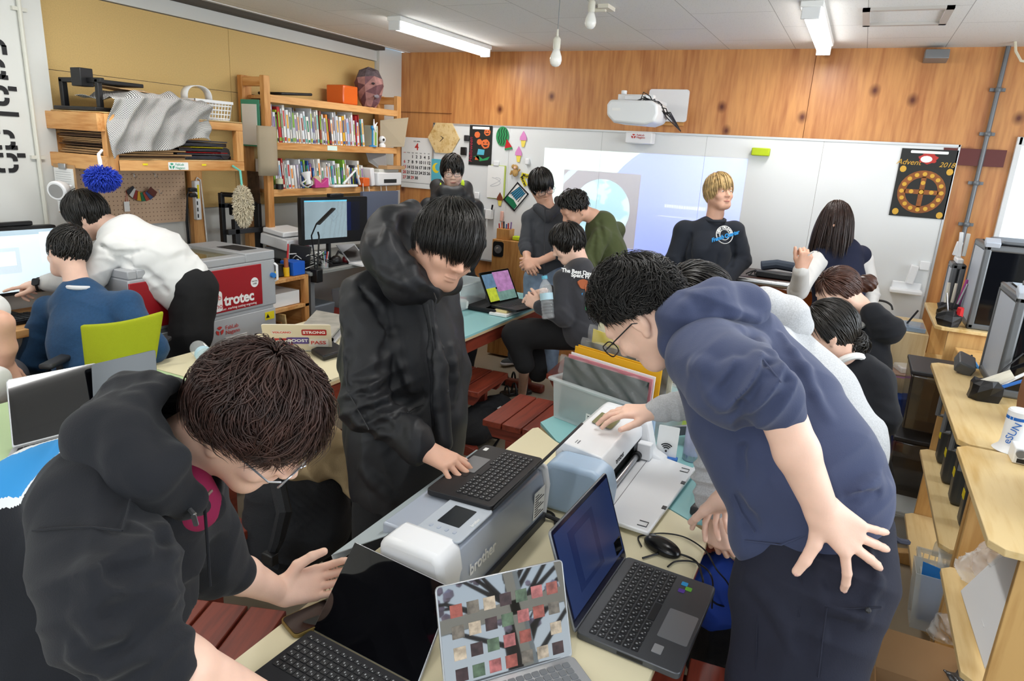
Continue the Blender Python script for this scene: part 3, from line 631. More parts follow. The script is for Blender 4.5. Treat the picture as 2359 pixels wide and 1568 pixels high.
# ---- the student in the black coat, centre
P=person('person in a black hooded coat typing on the laptop atop the silver cutting machine',D(910,1100,2.2))
H=Head(D(1028,558,2.02),V3(.55,-.52,.65),V3(.45,.8,.28),1.04)
B=SDF(.02);nb=D(935,640,2.1);H.skin(B,nb,.055)
wr=GZ(978,1036,.945);sh=D(850,720,2.12);B.chain([nb,D(910,760,2.2),D(910,1000,2.25)],[.06,.1,.1]);B.rc(sh,D(1010,700,2.3),.05);B.chain([sh,D(850,930,2.08),wr],[.045,.04,.028],k=.012)
hand(B,wr,nrm(GZ(1052,1072,.918)-wr),nrm(np.array([-.2,-.25,1.0])),False,curls=[(.35,.35,.2),(.4,.35,.25),(.42,.35,.25),(.35,.3,.2)],spreads=(.12,.02,-.16,-.5),s=.98,P=P)
organic('body',B,.0032,m_skin,P)
S=SDF(.05);tf=(V3(.3,0,1),.8)
S.chain([D(925,690,2.18),D(925,820,2.2),D(928,1000,2.22),D(925,1110,2.22)],[.145,.180,.185,.175],flat=tf)
S.rc(D(850,690,2.12),D(1000,675,2.28),.085);S.chain([D(1012,690,2.27),D(1030,850,2.3),D(1022,960,2.2)],[.075,.068,.06],k=.03)
S.chain([D(848,720,2.08),D(843,930,2.02),D(843,930,2.02)*.12+wr*.88],[.080,.078,.054],k=.012);S.rc(D(843,930,2.02)*.16+wr*.84,D(843,930,2.02)*.06+wr*.94,.056,.048,k=.006)
S.wr(D(860,930,2.0),.2,V3(.35,-.9,0),.055,.009,4,1.5).wr(D(920,1010,2.0),.14,V3(.75,-.6,0),.045,.007,9,1.3).wr(D(960,850,2.05),.26,V3(.95,.2,0),.10,.006,7,1.1).folds(.013,13,(1,1,.4),6)
S.rc(D(985,690,2.0),D(1022,1020,2.02),.022,.024,k=.012)
S.ridge([(802,880),(853,898),(890,878)],[(806,912),(862,930),(914,916)],[(862,944),(914,974),(940,955)],[(800,948),(850,985),(900,1005)],[(914,765),(925,839),(948,915)],[(1000,760),(1012,850),(1010,930)],[(790,700),(800,780),(795,850)],[(925,955),(950,985),(955,1010)],[(1035,800),(1042,870),(1035,930)],[(845,1080),(870,1110),(900,1150)],r=.013,k=.022).ridge([(822,655),(872,709),(898,765),(884,845)],[(975,700),(990,840),(1000,980)],[(930,925),(955,930),(975,915)],r=.009,k=.02,sub=True)
organic('coat',S,.0045,m_coat,P)
for q in([(985,700),(1003,820),(1012,930),(1015,1015)],[(940,950),(955,940),(975,932)],[(790,820),(800,900),(850,990)]):obj('seam',MB().tube(S.hit(q),.0018,5),m_coat,P)
Hd=SDF(.03);Hd.chain([D(985,665,2.02),D(930,650,1.98),D(890,590,2.0),D(905,520,2.08),D(950,480,2.2)],[.045,.06,.065,.055,.03],k=.04).ell(D(900,570,2.12),(.09,.10,.105),k=.05)
Hd.chain([D(985,665,2.02),D(1035,650,2.12),D(1020,600,2.22)],[.04,.035,.05]);Hd.ell(D(990,545,2.07),(.095,.10,.12),k=.03,sub=True);Hd.wr(D(900,600,2.0),.18,V3(.8,.4,0),.06,.006,5).folds(.004,20,None,9)
Hd.ridge([(870,620),(905,640),(950,665)],[(900,520),(885,570),(900,620)],[(950,600),(955,640),(985,660)],r=.014,k=.02)
organic('hood',Hd,.004,m_coat,P)
T=SDF(.04).chain([D(885,1130,2.2),D(870,1400,2.1),D(880,1600,2.0)],[.10,.085,.07]).chain([D(975,1120,2.3),D(960,1350,2.3),D(950,1500,2.3)],[.10,.085,.07]).folds(.004,18);organic('trousers',T,.006,m_blktr,P)
H.hair(P,n=9000,L=.135,grav=.3,w=.0016,seed=5,lift=.17,messy=.12,fringe=1.05,segs=11,crown=(0.05,-.45,.88),scale=1.03,side=.15,nape=-.4,sidelen=.6)
o=MB();o.tube([D(985,640,2.0),D(1005,690,1.97),D(1000,715,1.97)],.003,6);obj('cord_pull',o,M_black,P)
for q in((1020,800),(1030,900)):obj('snap_button',MB().lathe([(.006,0),(.006,.003),(.003,.004)],D(*q,1.995),10,-ray(1020,850)),M_dark,P)
# ---- the student in the slate blue hoodie, front right
P=person('person in a slate blue hoodie and navy trousers bending with one hand on the hip',D(1870,1500,1.45))
H=Head(D(1480,716,1.6),V3(-.5,-.62,-.55),V3(-.68,.70,-.1),1.04)
B=SDF(.02);nb=D(1600,775,1.63);H.skin(B,nb,.056)
wr=D(1893,1175,1.31);shn,shf=D(1610,830,1.45),D(1690,800,1.8);B.chain([nb,D(1720,900,1.6),D(1850,1100,1.5)],[.06,.09,.09]);B.rc(shn,shf,.05)
B.chain([shn,D(1790,925,1.28),D(1835,1040,1.29),wr],[.045,.043,.041,.031],k=.014)
hand(B,wr,V3(.72,-.66,-.05),V3(.0,.1,1),True,curls=[(.18,.3,.2),(.15,.3,.25),(.15,.3,.25),(.1,.3,.3)],spreads=(.62,-.12,-.32,-.45),thumb=((.8,.55,.1),(.95,.3,.2),(.9,.25,.35)),s=1.04,P=P)
wf=D(1668,1150,1.76);B.chain([shf,D(1740,1050,1.75),wf],[.045,.04,.029],k=.012)
hand(B,wf,nrm(GZ(1598,1215,.735)-wf),nrm(np.array([.1,-.2,1.0])),False,curls=[(.2,.25,.15),(.5,.5,.3),(.7,.7,.5),(.8,.8,.5)],s=.98,P=P)
organic('body',B,.0032,m_skin2,P)
S=SDF(.05);tf=(V3(-.2,.2,1),.8)
S.chain([D(1690,830,1.6),D(1768,950,1.54),D(1828,1080,1.5),D(1868,1160,1.48)],[.145,.157,.160,.148],flat=tf);S.rc(D(1745,1235,1.5),D(1955,1140,1.48),.07,.070,k=.05)
S.rc(D(1625,815,1.47),D(1700,790,1.72),.080);S.chain([D(1615,825,1.45),D(1700,888,1.34),D(1770,915,1.285)],[.078,.085,.072],k=.02);S.rc(D(1775,915,1.28),D(1800,952,1.283),.062,.052,k=.012)
S.chain([D(1700,800,1.75),D(1750,960,1.75),D(1725,1060,1.75)],[.08,.065,.05])
S.wr(D(1745,900,1.22),.13,V3(.75,-.55,0),.038,.015,5,1.8).wr(D(1690,860,1.3),.2,V3(.6,-.8,0),.075,.009,2,1.2).wr(D(1700,1050,1.4),.25,V3(.9,.5,0),.11,.008,6,.9).wr(D(1950,1100,1.4),.15,V3(.5,-.8,0),.06,.008,7).folds(.012,12,(1,.8,.6),2)
S.ridge([(1655,890),(1683,855),(1715,846),(1740,868)],[(1680,915),(1706,868),(1745,832),(1785,838)],[(1712,940),(1734,896),(1769,864),(1806,856),(1826,876)],[(1742,925),(1768,895),(1815,888)],[(1610,850),(1660,862),(1700,850)],[(1630,890),(1665,925),(1712,940)],[(1955,1140),(1990,1125),(2030,1118)],[(1800,770),(1850,850),(1900,960)],[(1700,770),(1750,790),(1800,850)],r=.015,k=.018).ridge([(1706,955),(1712,1030),(1710,1096)],[(1697,1150),(1712,1190),(1730,1220)],[(1930,1150),(1975,1140),(2020,1132)],r=.009,k=.02,sub=True)
organic('hoodie',S,.0040,m_blueh,P)
for q in([(1597,800),(1640,770),(1700,775),(1760,830),(1800,880)],[(1690,1140),(1708,1180),(1738,1225)],[(1715,1245),(1800,1255),(1900,1215),(2000,1160)]):obj('seam',MB().tube(S.hit(q),.0016,5),m_blueh,P)
Hd=SDF(.03);Hd.chain([D(1555,800,1.52),D(1570,730,1.5),D(1640,695,1.5),D(1715,705,1.55),D(1725,735,1.62)],[.03,.045,.045,.045,.04],k=.04).ell(D(1650,735,1.58),(.10,.075,.055),k=.04).chain([D(1555,800,1.52),D(1570,840,1.62),D(1600,760,1.75),D(1690,715,1.7)],[.03,.03,.035,.04])
Hd.wr(D(1640,710,1.5),.17,V3(.3,.9,0),.06,.007,5).folds(.004,22,None,5);Hd.ridge([(1554,730),(1608,686),(1661,670)],[(1600,740),(1680,722),(1740,735)],r=.012,k=.02)
organic('hood',Hd,.0038,m_blueh,P)
T=SDF(.04).chain([D(1942,1235,1.47),D(1935,1330,1.45),D(1850,1700,1.42)],[.098,.106,.090],k=.05).chain([D(1820,1250,1.5),D(1820,1350,1.5),D(1770,1700,1.5)],[.10,.11,.095],k=.05).wr(D(1900,1330,1.35),.25,V3(.3,.9,0),.07,.006,4).folds(.010,14,(1,1,.5),7).ridge([(1730,1330),(1790,1400),(1830,1500)],[(1880,1290),(1900,1400),(1880,1520)],[(1990,1240),(2020,1330),(1990,1440)],[(1900,1400),(1960,1410),(2030,1400)],r=.010,k=.018)
organic('trousers',T,.0045,m_navtr,P)
for q in([(1900,1395),(1960,1402),(2030,1398)],[(1905,1398),(1895,1470),(1885,1560)],[(1830,1285),(1850,1350),(1840,1420)],[(1760,1300),(1745,1400),(1740,1560)]):obj('seam',MB().tube(T.hit(q),.002,5),m_navtr,P)
obj('pocket_button',MB().ell(T.hit([(2000,1405)])[0],.006,8),M_dark,P)
o=MB();o.tube([D(1985,1200,1.41),D(2030,1215,1.40),D(2070,1245,1.43),D(2092,1249,1.46)],.006,6);obj('strap',o,m_navtr,P)
H.hair(P,mat('soft_black_hair','14110f',.42,var=.5,vs=40,spec=.5),n=12000,L=.070,grav=.05,w=.0014,seed=8,lift=.28,messy=.8,fringe=.9,segs=10,scale=1.0,side=.25,nape=-.25,sidelen=.6)
H.glasses(P,m_blkf)
# ---- the student in the grey hoodie behind
P=person('person in a light grey hoodie resting a hand on the white cutting machine',D(1900,1300,2.0))
H=Head(D(1607,690,2.0),V3(-.35,-.75,-.5),V3(-.3,.65,.6),1.0)
B=SDF(.02);nb=D(1690,760,2.0);H.skin(B,nb,.055);wr=GZ(1500,948,.965);sh=D(1690,800,2.15)
B.chain([nb,D(1780,900,1.98)],[.06,.08]);B.rc(sh,D(1740,800,1.85),.05);B.chain([sh,D(1640,920,2.2),wr],[.045,.04,.028],k=.012)
hand(B,wr,nrm(GZ(1400,945,.955)-wr),nrm(np.array([.05,-.1,1.0])),False,curls=[(.3,.3,.25),(.25,.35,.25),(.3,.35,.3),(.4,.4,.3)],spread=.12,thumb=((.7,.75,.25),(.45,.9,.25),(.4,.9,.2)),s=1.0,P=P)
w2=D(1652,1190,1.93);B.chain([D(1740,800,1.85),D(1650,1010,1.9),w2],[.045,.04,.028],k=.012);hand(B,w2,V3(.1,-1,-.1),V3(-.6,0,.8),False,curl=(.6,.9,.6),s=.95,P=P)
organic('body',B,.0035,m_skin2,P)
S=SDF(.05);S.chain([D(1770,830,1.98),D(1850,930,1.96),D(1915,1030,1.93)],[.14,.15,.15],flat=(V3(-.2,.2,1),.85));S.rc(D(1700,800,2.1),D(1760,810,1.87),.08)
E_=D(1640,920,2.2);S.chain([sh,E_,E_*.18+wr*.82],[.075,.07,.046],k=.03);S.rc(E_*.22+wr*.78,E_*.1+wr*.9,.050,.042,k=.008)
S.chain([D(1740,820,1.88),D(1668,1010,1.88),D(1642,1145,1.91)],[.075,.07,.052],k=.03);S.rc(D(1645,1130,1.91),D(1643,1165,1.92),.046,.044,k=.008)
S.wr(D(1590,935,2.2),.13,V3(1,.2,0),.04,.008,4,1.4).wr(D(1640,1090,1.88),.15,V3(.1,1,0),.04,.009,5,1.2).folds(.009,14,None,3);organic('hoodie',S,.0048,m_greyh,P)
Hd=SDF(.03).chain([D(1700,700,1.98),D(1760,700,1.9),D(1815,722,1.9),D(1845,752,1.93)],[.03,.045,.045,.035]).ell(D(1770,730,1.95),(.10,.075,.06)).folds(.004,20);organic('hood',Hd,.0045,m_greyh,P)
T=SDF(.04).chain([D(1930,1080,1.95),D(1900,1300,1.9),D(1870,1600,1.85)],[.13,.11,.08]).chain([D(1800,1080,2.1),D(1800,1300,2.1),D(1790,1500,2.1)],[.13,.10,.08]).folds(.005,16);organic('trousers',T,.007,m_blktr,P)
H.hair(P,n=2600,L=.14,grav=.3,w=.003,seed=9,lift=.16,messy=.15)
# ---- everybody further back
def fig(label,at,H,nk,top,tor,torr,arms,legs=None,topm=None,legm=None,hair=None,h=.007,flat=None,face=True,glasses=None,skin=None,folds=.006,extra=None,k=.04,sleeve=1.0,group=None,shoes=None,grv=None):
    P=person(label,at,group);sk=skin or m_skin2;B=SDF(.02);H.skin(B,nk,.052);B.chain([nk]+tor,[.05]+[.07]*len(tor))
    S=SDF(k);S.chain(tor,torr,flat=flat or(H.f*np.array([1,1,0])/(np.linalg.norm(H.f[:2])+1e-9),.78))
    for a in arms:
        p=a['p'];r=a.get('r',(.062,.056,.044));B.rc(tor[0],p[0],.05);B.chain(p,[.045,.038,.027],k=.012);S.rc(tor[0],p[0],torr[0]*.55,r[0],k=.04)
        if a.get('bare'):e=p[1]+(p[2]-p[1])*a['bare'];S.chain([p[0],p[1],e],[r[0],r[1],r[1]*.9],k=.015)
        else:e=p[1]+(p[2]-p[1])*.93;S.chain([p[0],p[1],e],r,k=.015)
        S.wr(p[1],.11,nrm(p[2]-p[0]),.04,.006,3)
        if a.get('hand'):hand(B,p[2],*a['hand'])
    if shoes:
        for q in shoes:B.rc(q[0],q[1],.036,.03)
    o=organic('body',B,h*.75,sk,P);S.folds(folds,15,None,len(label));
    if extra:extra(S)
    if grv:S.ridge(*grv,r=.010*h/.007,k=.02,sub=True)
    organic('sweatshirt',S,h,topm,P)
    if legs:
        T=SDF(.04)
        for l in legs:T.chain(l[0],l[1])
        T.folds(.005,18);organic('trousers',T,h*1.2,legm,P)
    if face:H.eyes(P);H.mouth(P)
    if glasses:H.glasses(P,glasses)
    if hair is not None:H.hair(P,**hair)
    return P
def crewneck(P,c,d,r,m,w=.012): # ribbed collar ring
    o=MB();u=nrm(np.cross(d,(1,.2,.1)));v=np.cross(nrm(d),u);o.tube([c+r*(math.cos(a)*u+math.sin(a)*v)for a in np.linspace(0,2*PI,20,endpoint=False)],w,8,closed=True);obj('collar',o,m,P)
# P5 seated, blue sweater
H=Head(D(158,575,3.30),V3(-.8,-.12,-.55),V3(.02,1,-.1));nk=D(178,655,3.30)
m_blsw=mat('blue_wool_sweater','1f4468',.95,bump=.2,bs=220,sheen=.1,var=.1,vs=80)
P5=fig('seated person in a blue sweater seen from behind in the lime green chair',D(220,900,3.30),H,nk,0,[D(190,705,3.30),D(215,790,3.25),D(235,900,3.20)],[.14,.19,.19],
    [dict(p=[D(115,715,3.35),D(82,825,3.40),D(110,850,3.60)],r=(.075,.075,.06)),dict(p=[D(290,705,3.25),D(345,800,3.20),D(300,850,3.40)],r=(.075,.075,.06))],
    [([D(210,900,3.30),D(90,900,3.60),D(80,1000,3.70)],(.11,.09,.06))],m_blsw,m_blktr,dict(n=1800,L=.07,grav=.12,w=.004,seed=21,lift=.14,messy=.35,side=-.1,nape=-.55),face=False,folds=.008,flat=(V3(.1,0,1),.75))
crewneck(P5,D(184,662,3.26),V3(.05,1,.1),.050,mat('white_tee','d9dadc',.85),.011)
# P6 bending, white sweatshirt
H=Head(D(200,492,3.55),V3(-.88,-.43,-.13),V3(-.45,.83,.33),1.03);nk=D(252,520,3.57)
m_whsw=mat('off_white_sweatshirt','dcdcda',.92,bump=.12,bs=420,sheen=.08)
wr=D(100,652,3.40)
P6=fig('person in a white sweatshirt and black trousers leaning over to point at the monitor',D(430,850,3.70),H,nk,0,[D(292,555,3.57),D(355,600,3.60),D(425,655,3.65)],[.135,.170,.155],
    [dict(p=[D(262,570,3.47),D(205,640,3.43),wr],r=(.078,.07,.045),hand=(V3(-1,-.12,.1),V3(0,.9,.4),False,(.8,.9,.5),.05,None,1.0,None,False,[(.05,.1,.1),(1.0,.9,.5),(1.1,.9,.5),(1.1,1,.5)])),dict(p=[D(300,560,3.80),D(270,660,4.02),D(250,700,4.02)],r=(.078,.07,.045))],
    [([D(445,665,3.65),D(440,770,3.65),D(410,900,3.70)],(.13,.105,.08)),([D(400,700,3.80),D(400,800,3.80),D(395,950,3.80)],(.11,.10,.08))],m_whsw,m_blktr,dict(n=2000,L=.12,grav=.3,w=.004,seed=22,lift=.14,messy=.12,side=.1,nape=-.4),face=False,folds=.010,flat=(V3(.2,.1,1),.85),grv=[[(215,555),(255,580),(300,585),(330,575)],[(255,590),(300,610),(370,650)],[(270,545),(310,560),(345,555)],[(330,620),(380,670)]])
o=MB().tube([D(90,655,3.38)+.031*(math.cos(a)*V3(0,1,0)+math.sin(a)*V3(.2,0,1))for a in np.linspace(0,2*PI,16,endpoint=False)],.007,6,closed=True);o.prism(rrect(.034,.036,.008),0,.010,FRM(D(90,655,3.38)+.03*V3(.2,.3,1),V3(1,.1,0),V3(0,1,-.3)));obj('wristwatch',o,M_black,P6)
# P7 at the left edge
P=person('person at the left edge of the frame, bare forearm and white shirt beside the desk',D(-90,900,2.9))
B=SDF(.02);H=Head(D(-150,560,2.9),V3(-.8,-.3,-.5),V3(0,1,0));H.skin(B,D(-140,640,2.9));B.chain([D(-140,640,2.9),D(-130,800,2.9)],[.06,.1]);B.chain([D(-60,700,2.85),D(2,745,2.8),D(14,800,2.85),D(12,838,2.9)],[.05,.046,.038,.03]);hand(B,D(12,838,2.9),V3(.3,-1,-.2),V3(.7,.2,.5),False,curl=(.5,.7,.5),nails=False);organic('body',B,.006,m_skin,P)
S=SDF(.04).chain([D(-140,720,2.9),D(-120,850,2.9),D(-70,930,2.85),D(-20,880,2.75)],[.14,.16,.13,.07]).chain([D(-80,690,2.87),D(-20,715,2.83)],[.07,.066]).folds(.008,16);organic('white_shirt',S,.007,m_whsw,P)
T=SDF(.04).chain([D(-60,930,2.85),D(10,870,3.2),D(0,1000,3.3)],[.11,.09,.07]);organic('trousers',T,.009,mat('grey_trousers','55565c',.9),P);H.hair(P,n=500,w=.006)
# P8 at the back, black jacket and glasses
H=Head(D(1042,392,5.25),V3(.12,-.45,.85),V3(0,.9,.45));nk=D(1040,448,5.3)
m_blkj=mat('black_nylon_jacket','1a1b1e',.55,bump=.1,bs=200)
def colr(S):S.chain([D(1005,462,5.1),D(1008,430,5.2),D(1025,445,5.07),D(1055,447,5.07),D(1073,432,5.18),D(1080,462,5.1)],[.05]*6,k=.03)
P8=fig('person in a black jacket with a raised collar and glasses standing before the calendar',D(1040,700,5.3),H,nk,0,[D(1038,480,5.3),D(1040,545,5.3),D(1045,640,5.3)],[.14,.18,.17],
    [dict(p=[D(985,475,5.3),D(970,560,5.25),D(1000,620,5.1)]),dict(p=[D(1095,478,5.3),D(1105,560,5.25),D(1080,620,5.1)])],[([D(1030,660,5.3),D(1025,800,5.3),D(1025,880,5.3)],(.12,.09,.06)),([D(1075,660,5.3),D(1072,800,5.3),D(1068,880,5.3)],(.12,.09,.06))],m_blkj,m_blktr,dict(n=1100,L=.11,grav=.25,w=.006,seed=31,lift=.16,messy=.25,fringe=1.0,side=.0,nape=-.4),h=.009,glasses=m_blkf,extra=colr)
o=MB();o.ell(D(1066,423,5.10),(.016,.01,.03),10);obj('collar_lining',o,mat('lime_lining','c6e22e',.6),P8);o=MB();o.ell(D(1015,428,5.1),(.006,.01,.026),10);obj('collar_lining',o,mat('lime_lining','c6e22e',.6),P8)
# P9 grey zip hoodie, glasses
H=Head(D(1247,425,5.02),V3(.30,-.62,.7),V3(-.1,.75,.62));nk=D(1262,480,5.06)
m_chz=mat('charcoal_sweatshirt','3e4045',.9,bump=.12,bs=300,sheen=.08);m_jean=mat('washed_jeans','76869a',.85,var=.15,vs=20)
hnd=(V3(.2,-.6,.5),V3(-.4,.5,.7),False,(.9,.9,.6))
P9=fig('person in a charcoal zip hoodie, glasses and jeans standing with both hands together',D(1240,800,5.1),H,nk,0,[D(1257,505,5.1),D(1255,560,5.1),D(1255,620,5.1)],[.135,.155,.15],
    [dict(p=[D(1221,505,5.06),D(1213,565,5.02),D(1214,598,4.9)],bare=.35,hand=hnd),dict(p=[D(1296,510,5.08),D(1305,575,5.0),D(1238,604,4.88)],bare=.35,hand=(V3(-1,-.2,.2),V3(.2,.3,1),True,(.9,.9,.6)))],[([D(1240,640,5.1),D(1228,730,5.1),D(1190,815,5.15)],(.11,.085,.07)),([D(1275,640,5.1),D(1270,740,5.1),D(1265,850,5.1)],(.11,.085,.06))],m_chz,m_jean,dict(n=1200,L=.13,grav=.35,w=.006,seed=33,lift=.16,messy=.12,side=.0,nape=-.4),h=.008,glasses=m_blkf,skin=m_skin,grv=[[(1226,510),(1230,560),(1228,590)],[(1285,520),(1286,570)],[(1240,560),(1262,600)]])
o=MB().tube([D(1256,480,4.92),D(1254,560,4.90),D(1252,640,4.90)],.004,6);obj('zip',o,M_dark,P9)
o=SDF(.02).chain([D(1236,478,5.0),D(1262,500,4.97),D(1290,475,5.05),D(1285,460,5.15)],[.03,.035,.035,.03]);organic('hood',o,.008,m_chz,P9)
def shoe(P,a,b,m,m2):
    z0=.0;d=nrm((b-a)*np.array([1,1,0]));L=np.linalg.norm((b-a)[:2]);a=np.array([a[0],a[1],.05]);S=SDF(.02).rc(a,a+d*L*.45+(0,0,-.005),.045,.045).rc(a+d*L*.4,a+d*L*.9+(0,0,-.02),.045,.034);S.cut((0,0,.02),(0,0,-1));o=organic('shoe',S,.006,m,P)
    s=SDF(.01).rc(a+(0,0,-.02),a+d*L*.9+(0,0,-.02),.046,.040,flat=((0,0,1),.5));s.cut((0,0,.001),(0,0,-1));organic('sole',s,.006,m2,P)
g1=GZ(1205,838,0);g2=GZ(1157,845,0);shoe(P9,g1,g2,mat('grey_sneaker','4d5254',.8),M_white)
# P10 olive sweatshirt
H=Head(D(1322,478,4.78),V3(-.78,-.6,.1),V3(-.4,.72,.5));nk=D(1368,500,4.82);m_ol=mat('olive_sweatshirt','4a5230',.92,bump=.12,bs=300,sheen=.08)
P10=fig('person in an olive green sweatshirt with short black hair bowing towards the seated reader',D(1400,760,4.9),H,nk,0,[D(1385,530,4.85),D(1398,585,4.88),D(1400,650,4.9)],[.14,.165,.155],
    [dict(p=[D(1385,545,4.72),D(1352,610,4.66),D(1320,640,4.6)],r=(.07,.065,.05)),dict(p=[D(1420,530,5.0),D(1400,600,5.1),D(1350,640,5.0)])],[([D(1400,680,4.9),D(1395,800,4.9),D(1390,950,4.9)],(.14,.11,.08))],m_ol,m_blktr,dict(n=1300,L=.05,grav=.0,w=.005,seed=34,lift=.26,messy=.35,side=.2,nape=-.25),h=.008,face=False,skin=m_skin,grv=[[(1372,540),(1366,580),(1375,615)],[(1380,510),(1392,560)]])
obj('earring',MB().ell(H.L(-.084,-.004,-.045),.004,8),M_metal,P10)
# P11 seated with the printed back
H=Head(D(1308,558,4.18),V3(-.86,-.38,-.15),V3(-.2,.93,.25));nk=D(1335,605,4.2);m_ch2=mat('washed_black_sweatshirt','35353a',.92,bump=.12,bs=300,sheen=.2,var=.08,vs=10)
hl=D(1262,668,4.25)
P11=fig('seated person in a washed black sweatshirt with lettering across the back at the open laptop',D(1330,900,4.2),H,nk,0,[D(1332,640,4.2),D(1335,690,4.18),D(1335,745,4.18)],[.135,.165,.16],
    [dict(p=[D(1300,645,4.12),D(1300,728,4.06),D(1243,705,4.12)],r=(.068,.066,.046),hand=(V3(-.5,.3,-.2),V3(-.7,.2,.5),True,(.9,1.0,.6))),dict(p=[D(1310,640,4.3),D(1290,690,4.35),hl],r=(.06,.055,.042),hand=(V3(-1,-.15,-.2),V3(0,1,.2),False,(.3,.4,.3)))],
    [([D(1330,765,4.2),D(1190,772,4.3),D(1208,838,4.3)],(.115,.085,.062)),([D(1350,765,4.3),D(1220,765,4.5),D(1240,860,4.5)],(.115,.085,.062))],m_ch2,m_blktr,dict(n=1400,L=.10,grav=.25,w=.005,seed=35,lift=.17,messy=.12,side=-.05,nape=-.5),h=.0075,face=False,shoes=[(D(1209,838,4.3),GZ(1203,905,.07))])
fr=FRM(D(1343,622,4.035),V3(1,-.12,-.1),V3(.12,1,-.1))
def bk(px,py):return D(px,py,4.02)
text('printed_words','The Best Days Are',.034,FRM(bk(1342,628),V3(1,-.10,-.25),V3(.08,1,-.2)),M_paper,P11,.002,bold=.0008)
text('printed_words','Spent Fishing.',.034,FRM(bk(1350,637),V3(1,-.10,-.25),V3(.08,1,-.2)),M_paper,P11,.002,bold=.0008)
F_=(V3(1,-.1,-.25),V3(.1,1,-.15))
for q,rr,m in(((1343,655),(.035,.03),mat('print_rust','a85a35',.8)),((1352,665),(.018,.03),mat('print_rust','a85a35',.8)),((1363,658),(.02,.028),mat('print_pink','e4c6d4',.8)),((1354,682),(.04,.024),mat('print_blue','2f8fd0',.8)),((1350,702),(.012,.035),mat('print_green','2e9a5a',.8))):
    o=MB().prism([(rr[0]*math.cos(a)*(1+.2*math.sin(3*a)),rr[1]*math.sin(a))for a in np.linspace(0,2*PI,16,endpoint=False)],0,.012,FRM(D(*q,4.03),*F_));obj('back_print',o,m,P11)
# sandal
def sandal(P,a,b):
    d=nrm((b-a)*np.array([1,1,0]));s=np.cross(d,(0,0,1));L=np.linalg.norm((b-a)[:2]);o=MB();pl=[(L*t,w)for t,w in((0,.028),(.1,.036),(.5,.032),(.8,.045),(.95,.03),(1,.012))];o.prism([(x,-w)for x,w in pl]+[(x,w)for x,w in pl[::-1]],0,.028,(np.array([a[0],a[1],0]),d,-s,np.array([0,0,1.])))
    obj('sandal',o,M_black,P,bev=.004);q=np.array([a[0],a[1],0]);o=MB()
    for t,hh in((.2,.09),(.55,.07),(.78,.055)):o.tube([q+d*L*t+s*(.042*math.cos(u))+np.array([0,0,.02+hh*math.sin(u)])for u in np.linspace(0,PI,9)],.008,6)
    obj('strap',o,M_black,P)
sandal(P11,GZ(1222,905,0),GZ(1152,912,0));sandal(P11,GZ(1222,880,0),GZ(1150,884,0))
# P12 blond, navy sweatshirt
H=Head(D(1655,440,4.58),V3(.35,-.12,.9),V3(-.05,1,.1));nk=D(1648,492,4.62);m_nsw=mat('dark_navy_sweatshirt','20252f',.92,bump=.12,bs=300,sheen=.08)
P12=fig('standing person with blond hair in a dark navy sweatshirt with a round chest logo',D(1640,800,4.65),H,nk,0,[D(1634,540,4.65),D(1632,585,4.64),D(1630,655,4.65)],[.125,.155,.15],
    [dict(p=[D(1576,533,4.68),D(1556,600,4.7),D(1580,655,4.8)],r=(.075,.07,.05)),dict(p=[D(1690,533,4.62),D(1706,600,4.65),D(1668,650,4.55)],r=(.075,.07,.05))],[([D(1610,680,4.65),D(1605,800,4.65),D(1600,950,4.65)],(.13,.10,.07)),([D(1660,680,4.65),D(1660,800,4.65),D(1655,950,4.65)],(.13,.10,.07))],m_nsw,m_blktr,dict(m=mat('blond_hair','b99b68',.45,var=.4,vs=40),n=1500,L=.115,grav=.4,w=.005,seed=36,lift=.16,messy=.10,side=-.3,nape=-.6,fringe=.85),h=.008,skin=m_skin,grv=[[(1592,540),(1588,590),(1592,645)],[(1688,545),(1690,590),(1676,635)],[(1575,600),(1560,625),(1575,645)],[(1612,600),(1620,640)],[(1655,590),(1645,645)]])
crewneck(P12,D(1647,506,4.60),V3(0,1,.35),.066,m_nsw,.011)
lo=FRM(D(1668,541,4.475),V3(1,-.03,-.2),V3(.05,1,-.06))
o=MB();R=.058;A_=np.linspace(0,2*PI,40,endpoint=False)
for r0,r1 in((.060,.057),(.036,.033)):
    for i in range(40):
        a,b=A_[i],A_[i]+2*PI/40;o.prism([(r1*math.cos(a),r1*math.sin(a)),(r0*math.cos(a),r0*math.sin(a)),(r0*math.cos(b),r0*math.sin(b)),(r1*math.cos(b),r1*math.sin(b))],0,.01,lo)
obj('round_logo',o,M_paper,P12,smooth=False)
for i,ch in enumerate('NEW ORLEANS'):
    if ch==' ':continue
    a=math.radians(165-i*15);o_=lo[0]+lo[1]*.047*math.cos(a)+lo[2]*.047*math.sin(a)+lo[3]*.008;up=lo[1]*math.cos(a)+lo[2]*math.sin(a);rt=np.cross(up,lo[3]);text('logo_letter',ch,.021,(o_,rt,up,lo[3]),M_paper,P12,.002,bold=.0006)
o_=lo[0]+lo[3]*.012-lo[2]*.012;text('logo_script','French Quarter',.036,(o_,nrm(lo[1]+lo[2]*.35),nrm(lo[2]-lo[1]*.35),lo[3]),mat('print_blue','2f8fd0',.8),P12,.003,bold=.0012,shear=.35,sp=.9)
